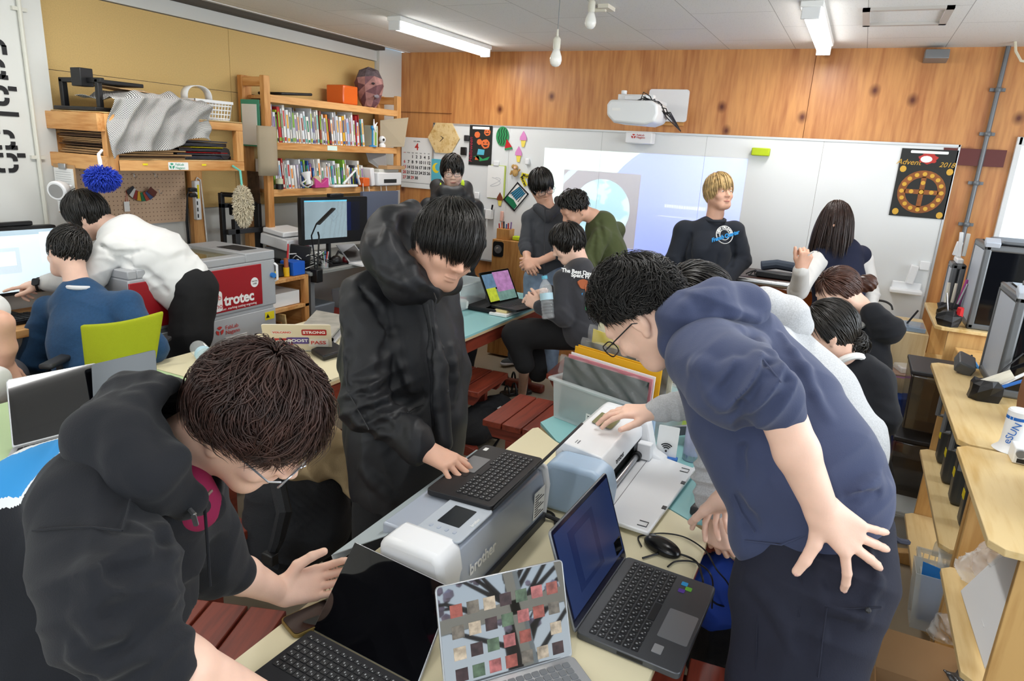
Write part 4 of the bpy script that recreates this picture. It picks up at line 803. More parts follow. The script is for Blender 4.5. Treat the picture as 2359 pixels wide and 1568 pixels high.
# P13 bob hair, vest
H=Head(D(1928,508,4.12),V3(-.55,-.1,.8),V3(-.05,1,.05),.96);nk=D(1935,565,4.16);m_wt=mat('white_knit','d9d6d2',.9,bump=.12,bs=200);m_vest=mat('navy_knit_vest','171c33',.92,bump=.15,bs=250)
hr=D(1846,620,3.85)
P13=fig('standing woman with a dark bob in a navy vest over a white long sleeve top',D(1930,850,4.2),H,nk,0,[D(1935,598,4.18),D(1932,660,4.16),D(1925,730,4.16)],[.115,.135,.13],
    [dict(p=[D(1880,600,4.14),D(1838,668,4.05),hr],r=(.058,.055,.042),hand=(V3(.1,.5,.2),V3(0,.2,1),False,(1.1,1.2,.7))),dict(p=[D(1990,602,4.2),D(2005,680,4.2),D(2000,720,4.1)],r=(.058,.055,.042))],[([D(1930,750,4.16),D(1930,950,4.16)],(.14,.12))],m_wt,m_vest,None,h=.008,face=False,skin=m_skin)
S=SDF(.03).chain([D(1936,590,4.17),D(1932,660,4.155),D(1925,735,4.155)],[.128,.146,.140],flat=(H.f*np.array([1,1,0]),.84)).rc(D(1895,588,4.15),D(1980,590,4.19),.07).folds(.004,15)
c0=D(1918,560,4.0);S.chain([D(1925,560,4.02),D(1923,612,3.98)],[.062,.012],k=.004);S.p[-1]=(*S.p[-1][:4],True);organic('knit_vest',S,.0075,m_vest,P13)
H.hair(P13,m=mat('dark_brown_hair','2c1d18',.35,var=.4,vs=30),n=3000,L=.34,grav=.9,w=.0045,seed=41,lift=.16,messy=.04,side=-.5,nape=-.7,fringe=.8,segs=16,front=.5,stick=0)
o=MB().tube([hr+(0,0,.06),hr+(.05,-.02,.11)],.004,6);obj('held_stick',o,M_white,P13)
# P14 bun, seated
H=Head(D(1932,672,2.98),V3(-.85,-.45,.0),V3(-.35,.8,.35),.95);nk=D(1962,735,3.0);m_bh=mat('chestnut_hair','45291f',.38,var=.4,vs=30)
P14=fig('seated woman with a brown hair bun, black sweater, one hand behind the neck',D(1980,950,3.0),H,nk,0,[D(1985,775,3.02),D(1985,840,3.0),D(1985,930,3.0)],[.11,.13,.13],
    [dict(p=[D(2015,770,2.95),D(2048,758,2.85),D(1988,702,2.93)],r=(.06,.055,.042),bare=.6,hand=(V3(-.6,.5,0),V3(.2,.3,1),True,(.5,.5,.3))),dict(p=[D(1945,770,3.1),D(1900,850,3.1),D(1850,850,3.0)])],[([D(1985,930,3.0),D(1850,950,3.2)],(.13,.1))],m_navyblk,m_blktr,dict(m=m_bh,n=1800,L=.10,grav=.05,w=.004,seed=43,lift=.06,messy=.10,crown=(0,.5,.8),side=-.1,nape=-.5,fringe=.6),face=False)
s=SDF(.02).ell(D(1998,652,3.0),(.042,.04,.04)).rc(D(1975,655,3.0),D(1998,652,3.0),.025);s.wr(D(1998,652,3.0),.08,V3(.5,.7,0),.02,.004,3,2);organic('hair_bun',s,.004,m_bh,P14)
crewneck(P14,D(1960,748,2.97),V3(-.4,1,.2),.06,mat('grey_collar','9a9b98',.9),.014)
# P15 low ponytail, black hoodie
H=Head(D(1912,758,2.57),V3(-.82,-.15,-.5),V3(-.16,.95,.2),.97);nk=D(1950,825,2.58)
P15=fig('seated woman with tied black hair in a black hoodie over a white collar',D(1960,1050,2.6),H,nk,0,[D(1965,880,2.6),D(1965,960,2.6),D(1970,1080,2.6)],[.12,.145,.15],
    [dict(p=[D(1925,880,2.7),D(1870,950,2.75),D(1800,960,2.7)]),dict(p=[D(2012,880,2.52),D(2028,960,2.5),D(1960,1000,2.6)],r=(.07,.065,.05))],[([D(1970,1080,2.6),D(1800,1100,2.8)],(.13,.1))],m_navyblk,m_blktr,dict(n=2000,L=.14,grav=.1,w=.0035,seed=44,lift=.07,messy=.08,crown=(0,.5,.8),side=-.15,nape=-.7,fringe=.7),face=False,folds=.010)
o=MB().tube([D(1958,832,2.54)+.042*(math.cos(a)*V3(.95,.15,.1)+math.sin(a)*V3(-.1,.45,.8))for a in np.linspace(0,2*PI,20,endpoint=False)],.013,8,closed=True);obj('shirt_collar',o,M_paper,P15)
tl=Head(D(1968,795,2.56),V3(1,0,.2),V3(-.5,.6,.3),.42);tl.hair(P15,n=500,L=.12,grav=.5,w=.003,seed=45,lift=.5,messy=.6,side=-.9,nape=-.9,front=-.5,name='hair_tail')
# ================================================================ things on the back wall
YW=5.47
def bw(px,py,y=YW):return GY(px,py,y)
def FB(p):return FRM(p,(1,0,0),(0,0,1)) # frame on the back wall facing the room
def FL(p):return FRM(p,(0,1,0),(0,0,1)) # frame facing away from the left wall
def tmb(mb,s,size,fr,align='CENTER',bold=0.0,sp=1.0,ext=.0004,shear=0):
    o=text('tmp',s,size,fr,M_ink,None,ext,align,bold=bold,sp=sp,shear=shear);me=o.data
    v=[tuple(x.co)for x in me.vertices];f=[tuple(p.vertices)for p in me.polygons];bpy.data.objects.remove(o);bpy.data.meshes.remove(me)
    return mb.add(v,f)if v else mb
def poly(mb,pts,fr,h0=0,h1=.003):return mb.prism(pts,h0,h1,fr)
def blob(cx,cy,rx,ry,n=20,k=0,a=0.0):return[(cx+rx*math.cos(t)*(1+a*math.sin(k*t)),cy+ry*math.sin(t)*(1+a*math.sin(k*t)))for t in np.linspace(0,2*PI,n,endpoint=False)]
# whiteboard
m_wb=mat('whiteboard_enamel','dfe1e1',0.22,spec=.5)
wb=thing('whiteboard','very wide white magnetic board covering the lower back wall','whiteboard',(-1.5,5.48,.78))
sx=[-3.562,-2.79,-1.945,-1.105,-.285,.53]
for i in range(5):obj('panel',MB().b2((sx[i]+.0008,5.475,.78),(sx[i+1]-.0008,5.498,1.952)),m_wb,wb,smooth=False)
f=MB();f.b2((-3.572,5.468,1.952),(.54,5.5,1.966)).b2((-3.572,5.468,.77),(.54,5.5,.784)).b2((-3.575,5.468,.77),(-3.562,5.5,1.966)).b2((.53,5.468,.77),(.543,5.5,1.966));obj('frame',f,mat('board_frame','c9cbcc',.35,.6),wb)
# wall projector on its arm, with the picture it throws
pj=thing('projector','white short throw projector on an arm over the whiteboard','projector',(-1.5,4.95,2.0))
o=MB().prism(rrect(.31,.235,.02,4),0,.02,FB((-1.435,5.49,2.165)));obj('wall_plate',o,M_white,pj)
obj('plate_backing',MB().b2((-1.60,5.485,2.02),(-1.30,5.5,2.06)),wood('mounting_board','cf9a5a','b8803e',0),pj)
m_pjw=mat('projector_white','e3e5e6',.35)
o=MB();P_=[(-.19,.05),(-.17,.085),(.13,.085),(.175,.06),(.185,0),(.165,-.055),(.10,-.08),(-.13,-.07),(-.185,-.02)]
o.prism(P_,0,.30,FRM((-1.515,4.83,2.065),(1,0,0),(0,0,1))[:3]+(np.array([0,1.0,0]),));obj('body',o,m_pjw,pj,bev=.018,seg=3)
obj('lens_window',MB().box((-1.47,5.135,2.03),(.10,.006,.03)),M_dark,pj)
o=MB();o.b2((-1.60,4.9,2.155),(-1.44,5.47,2.185)).b2((-1.66,4.93,2.15),(-1.40,4.99,2.195));o.cyl((-1.60,4.88,2.19),(-1.60,4.88,2.215),.02);obj('arm',o,M_white,pj,bev=.004)
random.seed(4)
for k in range(6):
    a=np.array([-1.46,4.86,2.15]);pts=[a+(0.02*k-.03,0,0)]
    for i in range(7):pts.append(a+np.array([.02+i*.022+random.uniform(-.012,.02),-.03+i*.03,.03-i*.018+random.uniform(-.025,.025)]))
    pts.append(bw(1568,302,5.46));obj('cable',MB().tube(pts,.004,6),M_cord,pj)
obj('label_sticker',MB().b2((-1.66,4.828,2.075),(-1.60,4.831,2.095)),M_paper,pj)
LP=(-1.47,5.145,2.03)
def projection():
    D_=5.47-LP[1];l=bpy.data.lights.new('projector_beam','SPOT');l.energy=21;l.spot_size=math.radians(178);l.spot_blend=0;l.shadow_soft_size=0.0;l.use_nodes=True
    nt=l.node_tree;N=nt.nodes;L=nt.links;em=N['Emission']
    tc=N.new('ShaderNodeTexCoord');sp=N.new('ShaderNodeSeparateXYZ');L.new(tc.outputs['Normal'],sp.inputs[0])
    def M(op,a,b=None,c=None):
        n=N.new('ShaderNodeMath');n.operation=op
        for i,v in enumerate((a,b,c)):
            if v is None:continue
            if isinstance(v,(int,float)):n.inputs[i].default_value=v
            else:L.new(v,n.inputs[i])
        return n.outputs[0]
    nz=M('MULTIPLY',sp.outputs[2],-1/D_);X=M('DIVIDE',sp.outputs[0],nz);Z=M('DIVIDE',sp.outputs[1],nz)
    wx=M('ADD',X,LP[0]);wz=M('ADD',Z,LP[2])
    def rect(x0,x1,z0,z1):return M('MULTIPLY',M('MULTIPLY',M('GREATER_THAN',wx,x0),M('LESS_THAN',wx,x1)),M('MULTIPLY',M('GREATER_THAN',wz,z0),M('LESS_THAN',wz,z1)))
    def disc(cx,cz,r):return M('LESS_THAN',M('ADD',M('POWER',M('ABSOLUTE',M('SUBTRACT',wx,cx)),2),M('POWER',M('ABSOLUTE',M('SUBTRACT',wz,cz)),2)),r*r)
    def mix(f,a,b):
        n=N.new('ShaderNodeMix');n.data_type='RGBA';L.new(f,n.inputs[0])
        for i,v in((6,a),(7,b)):
            if isinstance(v,tuple):n.inputs[i].default_value=(*v,1)
            else:L.new(v,n.inputs[i])
        return n.outputs[2]
    nz2=N.new('ShaderNodeTexNoise');nz2.inputs['Scale'].default_value=7;nz2.inputs['Detail'].default_value=6;cb=N.new('ShaderNodeCombineXYZ');L.new(wx,cb.inputs[0]);L.new(wz,cb.inputs[1]);L.new(cb.outputs[0],nz2.inputs['Vector'])
    cloud=M('MULTIPLY',M('GREATER_THAN',nz2.outputs[0],.5),.7)
    col=mix(disc(-1.12,1.10,.86),(.7,1,.85),(.13,.24,1.0))
    earth=mix(cloud,(.22,.58,.72),(.62,.90,.95))
    ph=mix(disc(-1.895,1.34,.245),(.13,.10,.16),earth);streak=M('MULTIPLY',M('LESS_THAN',M('ABSOLUTE',M('SUBTRACT',M('SUBTRACT',wz,wx),3.80)),.035),.6);ph=mix(streak,ph,(.6,.8,1))
    col=mix(rect(-2.244,-1.585,1.05,1.642),col,ph)
    tx=M('MULTIPLY',rect(-2.40,-2.22,1.765,1.782),M('GREATER_THAN',M('SINE',M('MULTIPLY',wx,260)),-.3));col=mix(tx,col,(.35,.65,.9))
    t2=M('MULTIPLY',rect(-1.37,-1.05,1.405,1.43),M('GREATER_THAN',M('SINE',M('MULTIPLY',wx,330)),-.2));col=mix(M('MULTIPLY',t2,.6),col,(1,1,1))
    t3=rect(-1.42,-1.0,1.335,1.34);col=mix(M('MULTIPLY',t3,.5),col,(1,1,1))
    L.new(col,em.inputs[0]);r2=M('ADD',M('MULTIPLY',X,X),M('MULTIPLY',Z,Z));fall=M('POWER',M('ADD',M('DIVIDE',r2,D_*D_),1),1.5)
    # keystone: the upper edge falls a little to the right
    L.new(M('MULTIPLY',M('MULTIPLY',fall,rect(-2.434,-.795,.86,1.805)),.22),em.inputs[1])
    o=bpy.data.objects.new('projector_beam',l);o.location=LP;o.rotation_euler=(PI/2,0,0);COL.objects.link(o)
projection()
# interactive unit box with lab logo
t=thing('sensor_box','small white box with a red logo at the top of the whiteboard','box',bw(1479,318));c=bw(1479,319)
obj('body',MB().box((c[0],5.42,c[2]),(.215,.1,.085)),M_white,t,bev=.008)
def lablogo(mb,fr,s):
    for a in range(3):
        t0=PI/2+a*2*PI/3;mb.prism([(s*.12*math.cos(t0)+.92*s*math.cos(b),s*.12*math.sin(t0)+.92*s*math.sin(b))for b in np.linspace(t0-.85,t0+.85,7)]+[(s*.22*math.cos(t0),s*.22*math.sin(t0))],0,.001,fr)
    return mb
fr=FRM((c[0]-.04,5.368,c[2]+.012),(1,0,0),(0,0,1));o=lablogo(MB(),fr,.017);tmb(o,'FabLab',.022,FRM((c[0]-.015,5.368,c[2]+.022),(1,0,0),(0,0,1)),'LEFT');tmb(o,'Nagano',.022,FRM((c[0]-.015,5.368,c[2]+.004),(1,0,0),(0,0,1)),'LEFT');obj('printed_logo',o,M_redink,t)
c=bw(1754,350);solo('board_eraser',MB().box((c[0],5.44,c[2]),(.125,.06,.055)),mat('lime_felt','b4c820',.8,var=.08),'lime green board eraser stuck high on the whiteboard','eraser',bev=.006)
# advent poster
t=thing('poster','black poster with a brown wheel, bells and the word Advent, right end of the whiteboard','poster',bw(2128,485));fr=FRM(bw(2126,423),(1,.0,0),(-.02,0,1))
obj('sheet',MB().prism([(-.165,-.225),(.165,-.225),(.165,.225),(-.165,.225)],0,.002,fr),mat('black_card','20211f',.6),t)
m_brz=mat('bronze_print','8a4f1e',.5,var=.2,vs=30);m_gold=mat('gold_print','d2a234',.45)
def ringp(mb,fr,cx,cy,r0,r1,h0,h1,n=28):
    for i in range(n):
        a,b=2*PI*i/n,2*PI*(i+1)/n;mb.prism([(cx+r0*math.cos(a),cy+r0*math.sin(a)),(cx+r1*math.cos(a),cy+r1*math.sin(a)),(cx+r1*math.cos(b),cy+r1*math.sin(b)),(cx+r0*math.cos(b),cy+r0*math.sin(b))],h0,h1,fr)
o=MB();ringp(o,fr,.0,-.055,.095,.142,.002,.004);o.prism(rrect(.20,.03,.01,3,0,-.055),.002,.004,fr).prism(rrect(.03,.20,.01,3,0,-.055),.002,.004,fr);obj('wheel_print',o,m_brz,t)
o=MB()
for i in range(16):a=2*PI*i/16;o.prism(blob(.118*math.cos(a),-.055+.118*math.sin(a),.014,.014,10),.004,.006,fr)
for q in((0,-.055),(.06,-.055),(-.06,-.055),(0,.005)):o.prism(blob(*q,.014,.014,10),.004,.006,fr)
for q in((-.135,.09),(.14,.085),(-.13,-.195),(.135,-.2)):o.prism(blob(*q,.02,.022,10),.002,.005,fr)
obj('bell_print',o,m_gold,t)
o=MB();tmb(o,'Advent',.05,FRM(fr[0]+fr[1]*-.11+fr[2]*.135+fr[3]*.003,fr[1],fr[2]),shear=.3);tmb(o,'2018',.045,FRM(fr[0]+fr[1]*.115+fr[2]*.128+fr[3]*.003,fr[1],fr[2]),shear=.3);obj('lettering',o,m_gold,t)
o=MB().prism(blob(.0,.165,.055,.035,24,7,.12),.002,.004,fr);o.m=1;o.prism(blob(-.01,.16,.035,.022,12),.004,.005,fr);obj('bow_print',o,[mat('print_red','b8322c',.6),M_paper],t)
obj('clip_strip',MB().prism(rrect(.22,.018,.006,3,0,.205),.002,.008,fr),M_paper,t)
# calendar
t=thing('wall_calendar','april wall calendar with red sundays left of the whiteboard','calendar',bw(960,430,5.495));a=bw(926,315,5.49);b=bw(994,436,5.49);W_,H_=b[0]-a[0],a[2]-b[2]+.0;c=(a+b)/2;fr=FB(c)
obj('sheet',MB().prism([(-W_/2,-H_/2),(W_/2,-H_/2),(W_/2,H_/2),(-W_/2,H_/2)],0,.003,fr),M_paper,t)
bk_,rd=MB(),MB();F_=lambda u,v:FRM(fr[0]+fr[1]*u+fr[2]*v+fr[3]*.0035,fr[1],fr[2])
tmb(rd,'4',.085,F_(.0,H_/2-.085),bold=.002);tmb(bk_,'2025 APRIL',.016,F_(0,H_/2-.035));d0=1
for row in range(5):
    for colm in range(7):
        n=row*7+colm-1
        if 1<=n<=30:tmb(rd if(colm==0 or n==29)else bk_,str(n),.038,F_((colm-3)*W_*.132,H_/2-.175-row*.048),bold=.0012)
for colm,s_ in enumerate(('SUN','MON','TUE','WED','THU','FRI','SAT')):tmb(rd if colm==0 else bk_,s_,.013,F_((colm-3)*W_*.132,H_/2-.14))
bk_.prism([(-W_/2,-H_/2+.045),(W_/2,-H_/2+.045),(W_/2,-H_/2+.048),(-W_/2,-H_/2+.048)],.003,.0036,fr)
obj('black_dates',bk_,M_ink,t);obj('red_dates',rd,M_redink,t)
# hexagon clock
t=thing('wall_clock','hexagonal wooden clock on the top left corner of the whiteboard','clock',bw(1022,350));fr=FRM(bw(1023,318),(1,0,.0),(0,0,1))
obj('face',MB().prism([(.168*math.cos(i*PI/3+.0),.152*math.sin(i*PI/3+.0))for i in range(6)],0,.012,fr),M_ply,t)
o=MB();
for i in range(12):a=PI/2-2*PI*(i+1)/12;tmb(o,str(i+1),.03,FRM(fr[0]+fr[1]*.112*math.cos(a)+fr[2]*.112*math.sin(a)+fr[3]*.0125,fr[1],fr[2]))
obj('numerals',o,mat('burnt_mark','b88a48',.7),t)
for L_,a in((.05,math.radians(222)),(.035,math.radians(150))):obj('hand',MB().prism([(0,-.003),(L_,-.0015),(L_,.0015),(0,.003)],.013,.015,(fr[0],fr[1]*math.cos(a)+fr[2]*math.sin(a),-fr[1]*math.sin(a)+fr[2]*math.cos(a),fr[3])),M_ink,t)
# halloween poster
t=thing('poster','black halloween poster with orange pumpkins on the left part of the whiteboard','poster',bw(1108,378));fr=FRM(bw(1107,335),(1,0,0),(-.01,0,1))
obj('sheet',MB().prism([(-.115,-.17),(.115,-.17),(.115,.17),(-.115,.17)],0,.003,fr),mat('black_card','20211f',.6),t)
m_or=mat('print_orange','e0703a',.6);o=MB()
for q,r in(((.065,.115),.032),((.052,.015),.042),((-.035,.09),.028),((-.01,.03),.026)):o.prism(blob(*q,r,r*.95,18,6,.05),.003,.0045,fr)
o.prism([(-.05,-.125),(.0,-.125),(-.012,-.09),(-.04,-.09)],.003,.0045,fr);obj('pumpkin_print',o,m_or,t)
o=MB()
for q,r in(((.065,.115),.032),((.052,.015),.042)):
    for s in(-1,1):o.prism([(q[0]+s*r*.25,q[1]+r*.1),(q[0]+s*r*.6,q[1]+r*.15),(q[0]+s*r*.4,q[1]+r*.45)],.0045,.0055,fr)
    o.prism([(q[0]+r*.6*math.cos(a),q[1]-r*.1-r*.5*abs(math.sin(a)))for a in np.linspace(0,PI,7)]+[(q[0]-r*.4,q[1]-r*.25),(q[0]+r*.4,q[1]-r*.25)],.0045,.0055,fr)
obj('pumpkin_face',o,M_ink,t);obj('house_print',MB().prism([(-.03,-.08),(.04,-.08),(.045,-.035),(-.02,-.03)],.003,.0045,fr),mat('print_cyan','58b4cc',.6),t)
obj('hill_print',MB().prism([(-.07,-.10),(-.02,-.085),(.03,-.115),(.1,-.09),(.08,-.12),(0,-.135),(-.04,-.10)],.003,.0045,fr),mat('print_green','2e9a5a',.8),t)
o=MB();tmb(o,'Halloween',.05,FRM(fr[0]+fr[1]*-.095-fr[2]*.04+fr[3]*.004,fr[2],-fr[1]),shear=.2);obj('lettering',o,mat('print_crimson','a82a44',.6),t)
obj('white_strip',MB().prism(rrect(.17,.022,.004,2,.0,.148),.003,.005,fr),M_paper,t)
# magnets and cut-outs
t=thing('watermelon_magnet','green striped watermelon cut-out with a red slice on the whiteboard','decoration',bw(1160,335));fr=FB(bw(1158,314));mg=mat('melon_green','2c8a50',.6);dk=mat('melon_dark','123a22',.6)
obj('whole_melon',MB().prism(blob(0,0,.062,.082,24),0,.005,fr),mg,t);o=MB()
for k in range(4):x=-.036+k*.024;h=math.sqrt(max(0,1-(x/.062)**2))*.072;z_=np.linspace(-h,h,12);o.prism([(x+.005*math.sin(zz*110),zz)for zz in z_]+[(x+.007+.005*math.sin(zz*110),zz)for zz in z_[::-1]],.005,.007,fr)
obj('stripe',o,dk,t);o=MB().prism([(.045,-.02),(.10,-.085),(.03,-.10)],.005,.008,fr);obj('red_slice',o,M_red,t);obj('slice_rind',MB().prism([(.10,-.085),(.105,-.10),(.03,-.115),(.03,-.10)],.005,.008,fr),mg,t)
def icecream(px,py,top,lab,s=1.0):
    t=thing('ice_cream_magnet',lab,'magnet',bw(px,py+15),'ice cream cut-outs on the whiteboard');fr=FB(bw(px,py));s*=.9
    obj('cone',MB().prism([(-.026*s,0),(.026*s,0),(.014*s,-.065*s),(-.014*s,-.065*s)],0,.004,fr),mat('cone_yellow','ecd45c',.7),t)
    obj('scoop',MB().prism([(-.036*s,-.004),(.036*s,-.004),(.034*s,.025*s),(.02*s,.05*s),(0,.082*s),(-.02*s,.05*s),(-.034*s,.025*s)],.004,.008,fr),top,t)
pk=mat('scoop_pink','d888c0',.7)
icecream(1206,322,pk,'pink ice cream cut-out, the upper one beside the watermelon');icecream(1195,357,pk,'pink ice cream cut-out, the lower one beside the watermelon');icecream(1152,460,mat('scoop_brown','7a3a22',.7),'chocolate ice cream cut-out below the sketch paper',.9)
t=thing('sketch_sheet','white sheet with a faint pencil drawing hanging on the whiteboard','paper',bw(1142,452));fr=FRM(bw(1142,419),(1,0,0),(.02,0,1));obj('backing',MB().prism(rrect(.17,.29,.004,2,.012,0),0,.003,fr),mat('lime_card','b8c860',.8),t);obj('sheet',MB().prism(rrect(.165,.28,.004,2),.004,.006,fr),M_paper,t)
o=MB().tube([fr[0]+fr[3]*.007+fr[1]*(.05*math.sin(a*1.7))+fr[2]*(.04*math.cos(a))for a in np.linspace(0,6,20)],.0012,4);obj('pencil_line',o,mat('pencil_grey','a8aab4',.8),t);obj('magnet',MB().box(fr[0]+fr[2]*.16,(.055,.03,.045)),M_white,t,bev=.006)
t=thing('moon_card','light blue card with a yellow crescent moon under the clock','card',bw(1003,410));fr=FB(bw(1006,392));obj('card',MB().prism(rrect(.11,.2,.003,2),0,.004,fr),mat('card_blue','58b0c4',.8),t)
A_=np.linspace(PI*.5,PI*1.6,12);obj('moon',MB().prism([(.045*math.cos(a),.02+.045*math.sin(a))for a in A_]+[(.018+.034*math.cos(a),.028+.034*math.sin(a))for a in A_[::-1]],.004,.006,fr),mat('moon_yellow','ecd02c',.7),t)
t=thing('paper_cut_picture','diamond hung green and blue paper cut picture with a black frame on the whiteboard','picture',bw(1188,480));c_=.76;fr=FRM(bw(1189,453),(c_,0,-.62),(.62,0,c_));s_=(.15,.21)
obj('sheet',MB().prism(rrect(s_[0],s_[1],.003,2),0,.003,fr),M_paper,t);o=MB();
for a,b in(((-s_[0]/2,-s_[1]/2),(s_[0]/2,-s_[1]/2+.012)),((-s_[0]/2,s_[1]/2-.012),(s_[0]/2,s_[1]/2)),((-s_[0]/2,-s_[1]/2),(-s_[0]/2+.01,s_[1]/2)),((s_[0]/2-.01,-s_[1]/2),(s_[0]/2,s_[1]/2))):o.prism([a,(b[0],a[1]),b,(a[0],b[1])],.003,.007,fr)
for k in range(6):o.prism([(-.06+k*.02,-.02),(-.055+k*.02,-.02),(-.03+k*.015,.09),(-.034+k*.015,.09)],.003,.006,fr)
obj('frame',o,M_ink,t);o=MB();o.prism([(-.065,-.095),(.06,-.095),(.06,-.05),(.0,-.035),(-.065,-.05)],.003,.005,fr);o.m=1;o.prism([(-.06,-.01),(.02,-.02),(.05,.08),(-.03,.09)],.003,.0045,fr);obj('colour_paper',o,[mat('paper_green','14744c',.7),mat('paper_blue','3a8cb0',.7)],t)
t=thing('straw_doll','small straw doll hanging on the whiteboard above the paper cut picture','doll',bw(1186,418));o=MB();c=bw(1187,392,5.45);m_st=mat('straw','b89258',.85,bump=.5,bs=200);o.ell(c+(0,0,.025),(.026,.02,.024),10).ell(c+(-.02,0,.03),(.02,.016,.02),8).ell(c+(0,0,-.02),(.03,.018,.035),10).tube([c+(-.03,0,-.005),c+(-.045,0,-.04)],.009,6).tube([c+(.03,0,-.005),c+(.045,0,.01)],.009,6);obj('body',o,m_st,t);obj('face',MB().ell(c+(.002,-.014,.022),(.013,.01,.013),8),m_skin2,t)
t=thing('ribbon_sign','yellow and black lettered ribbon sign folded on the whiteboard','sign',bw(1212,440));o=MB();l_=MB()
for a,b,s_ in((bw(1202,402),bw(1228,409),'Muran'),(bw(1202,406),bw(1212,428),'Muran')):
    d=nrm(b-a);f_=FRM((a+b)/2+(0,-.004,0),d,np.cross((0,-1,0),d));L_=np.linalg.norm(b-a);o.prism([(-L_/2,-.018),(L_/2,-.018),(L_/2,.018),(-L_/2,.018)],0,.003,f_);tmb(l_,s_,.034,FRM(f_[0]+f_[3]*.004,f_[1],f_[2]),bold=.001)
obj('ribbon',o,mat('ribbon_yellow','e0d020',.6),t);obj('lettering',l_,M_ink,t)
t=thing('marker_holder','white marker holder with pens on the whiteboard beside the black jacket','holder',bw(1115,505));c=bw(1124,492);
for i in range(2):obj('cup',MB().box(c+(-.045+i*.075,-.03,0),(.06,.05,.085)),M_white,t,bev=.004)
obj('pen',MB().cyl(c+(.045,-.03,.0),c+(.06,-.03,.085),.008),M_black,t);obj('pen',MB().cyl(c+(-.05,-.03,.0),c+(-.052,-.03,.065),.008),M_blue,t)
for px,py,sz,m,nm,lb in((1075,318,(.05,.02,.05),M_dark,'round_magnet','small dark round magnet left of the halloween poster'),(1068,348,(.06,.02,.07),M_black,'square_magnet','black square magnet under the hexagonal clock'),(1215,372,(.035,.03,.05),M_white,'hook_magnet','small white hook magnet left of the projected picture'),(1099,450,(.05,.02,.06),M_white,'light_switch','small white switch on the whiteboard behind the black jacket'),(1156,498,(.03,.02,.09),mat('peach_paper','e8b8a8',.8),'paper_scrap','peach paper scrap below the diamond hung picture')):
    c=bw(px,py,5.46);solo(nm,MB().box(c,sz),m,lb,nm.split('_')[-1],bev=.006)
t=thing('wall_phone_holder','white plastic pen tray mounted low at the right end of the whiteboard','tray',bw(2085,665));c=bw(2085,668);obj('tray',MB().box(c+(0,-.05,0),(.20,.1,.03)),M_white,t,bev=.008);obj('back_plate',MB().box(c+(0,-.01,.03),(.18,.02,.06)),M_white,t,bev=.006)
c=bw(2101,632,5.45);solo('white_holder',MB().box(c,(.05,.05,.13),(0,.12,0)),M_white,'white upright box above the pen tray at the right end of the whiteboard','box',bev=.006);c=bw(2130,612);solo('switch_plate',MB().box(c,(.06,.02,.06)),M_white,'small square white plate near the right edge of the whiteboard','switch',bev=.004)
# ================================================================ things along the left wall
def T(name,label,cat,loc,parts,group=None):
    t=thing(name,label,cat,loc,group)
    for p in parts:obj(p[0],p[1],p[2],t,**(p[3]if len(p)>3 else{}))
    return t
def bb(*a):
    m=MB()
    for i in range(0,len(a),2):m.b2(a[i],a[i+1])
    return m
def quadprism(pts,h,m=None): # four world corners (counter clockwise from the front) given thickness
    m=m or MB();p=[np.array(q,float)for q in pts];n=nrm(np.cross(p[1]-p[0],p[2]-p[0]))*h;return m.add(p+[q+n for q in p],[(3,2,1,0),(4,5,6,7),(0,1,5,4),(1,2,6,5),(2,3,7,6),(3,0,4,7)])
bv=dict(bev=.003);bv8=dict(bev=.008)
X0,X1=-3.98,-3.5
# lumber rack over the peg board
t=thing('lumber_rack','pine lumber rack on the left wall holding cardboard and black sheets','rack',(-3.75,2.7,1.5))
for n,a,b,m in(('top_rail',(-3.54,2.36,1.785),(X1,3.2,1.83),M_piney),('bottom_rail',(-3.54,2.36,1.545),(X1,3.2,1.60),M_piney),('back_rail',(X0,2.33,1.785),(-3.94,3.6,1.83),M_piney),('back_rail',(X0,2.33,1.555),(-3.94,3.6,1.6),M_piney),
    ('side_rail',(X0,2.27,1.74),(X1,2.31,1.83),M_pine),('side_rail',(X0,2.27,1.545),(X1,2.31,1.62),M_pine),('side_rail',(X0,3.16,1.785),(-3.54,3.2,1.83),M_pine),('side_rail',(X0,3.16,1.555),(-3.54,3.2,1.6),M_pine),
    ('post',(-3.54,2.31,1.545),(X1,2.37,1.83),M_pinez),('post',(-3.54,3.15,1.6),(X1,3.2,1.785),M_pinez),('post',(X0,2.31,.75),(-3.94,2.40,1.83),M_pinez),('post',(X0,3.15,.75),(-3.94,3.24,1.83),M_pinez),('shelf_board',(X0,2.31,1.60),(-3.52,3.17,1.606),M_ply),('shelf_board',(X0,2.3,1.832),(-3.5,3.2,1.838),M_ply)):
    obj(n,bb(a,b),m,t,bev=.003)
fr=FL((-3.498,2.72,1.572));obj('sticker',MB().prism(rrect(.13,.042,.003,2),0,.001,fr),M_paper,t);o=lablogo(MB(),FRM(fr[0]+fr[1]*-.043+fr[3]*.0015,fr[1],fr[2]),.016);tmb(o,'FabLab',.02,FRM(fr[0]+fr[1]*-.02+fr[2]*.009+fr[3]*.0015,fr[1],fr[2]),'LEFT');tmb(o,'Nagano',.02,FRM(fr[0]+fr[1]*-.02-fr[2]*.01+fr[3]*.0015,fr[1],fr[2]),'LEFT');obj('printed_logo',o,mat('logo_green','3a9a78',.6),t)
for y in(2.50,2.88):obj('tape_mark',bb((-3.499,y,1.575),(-3.4975,y+.03,1.585)),M_yellow,t)
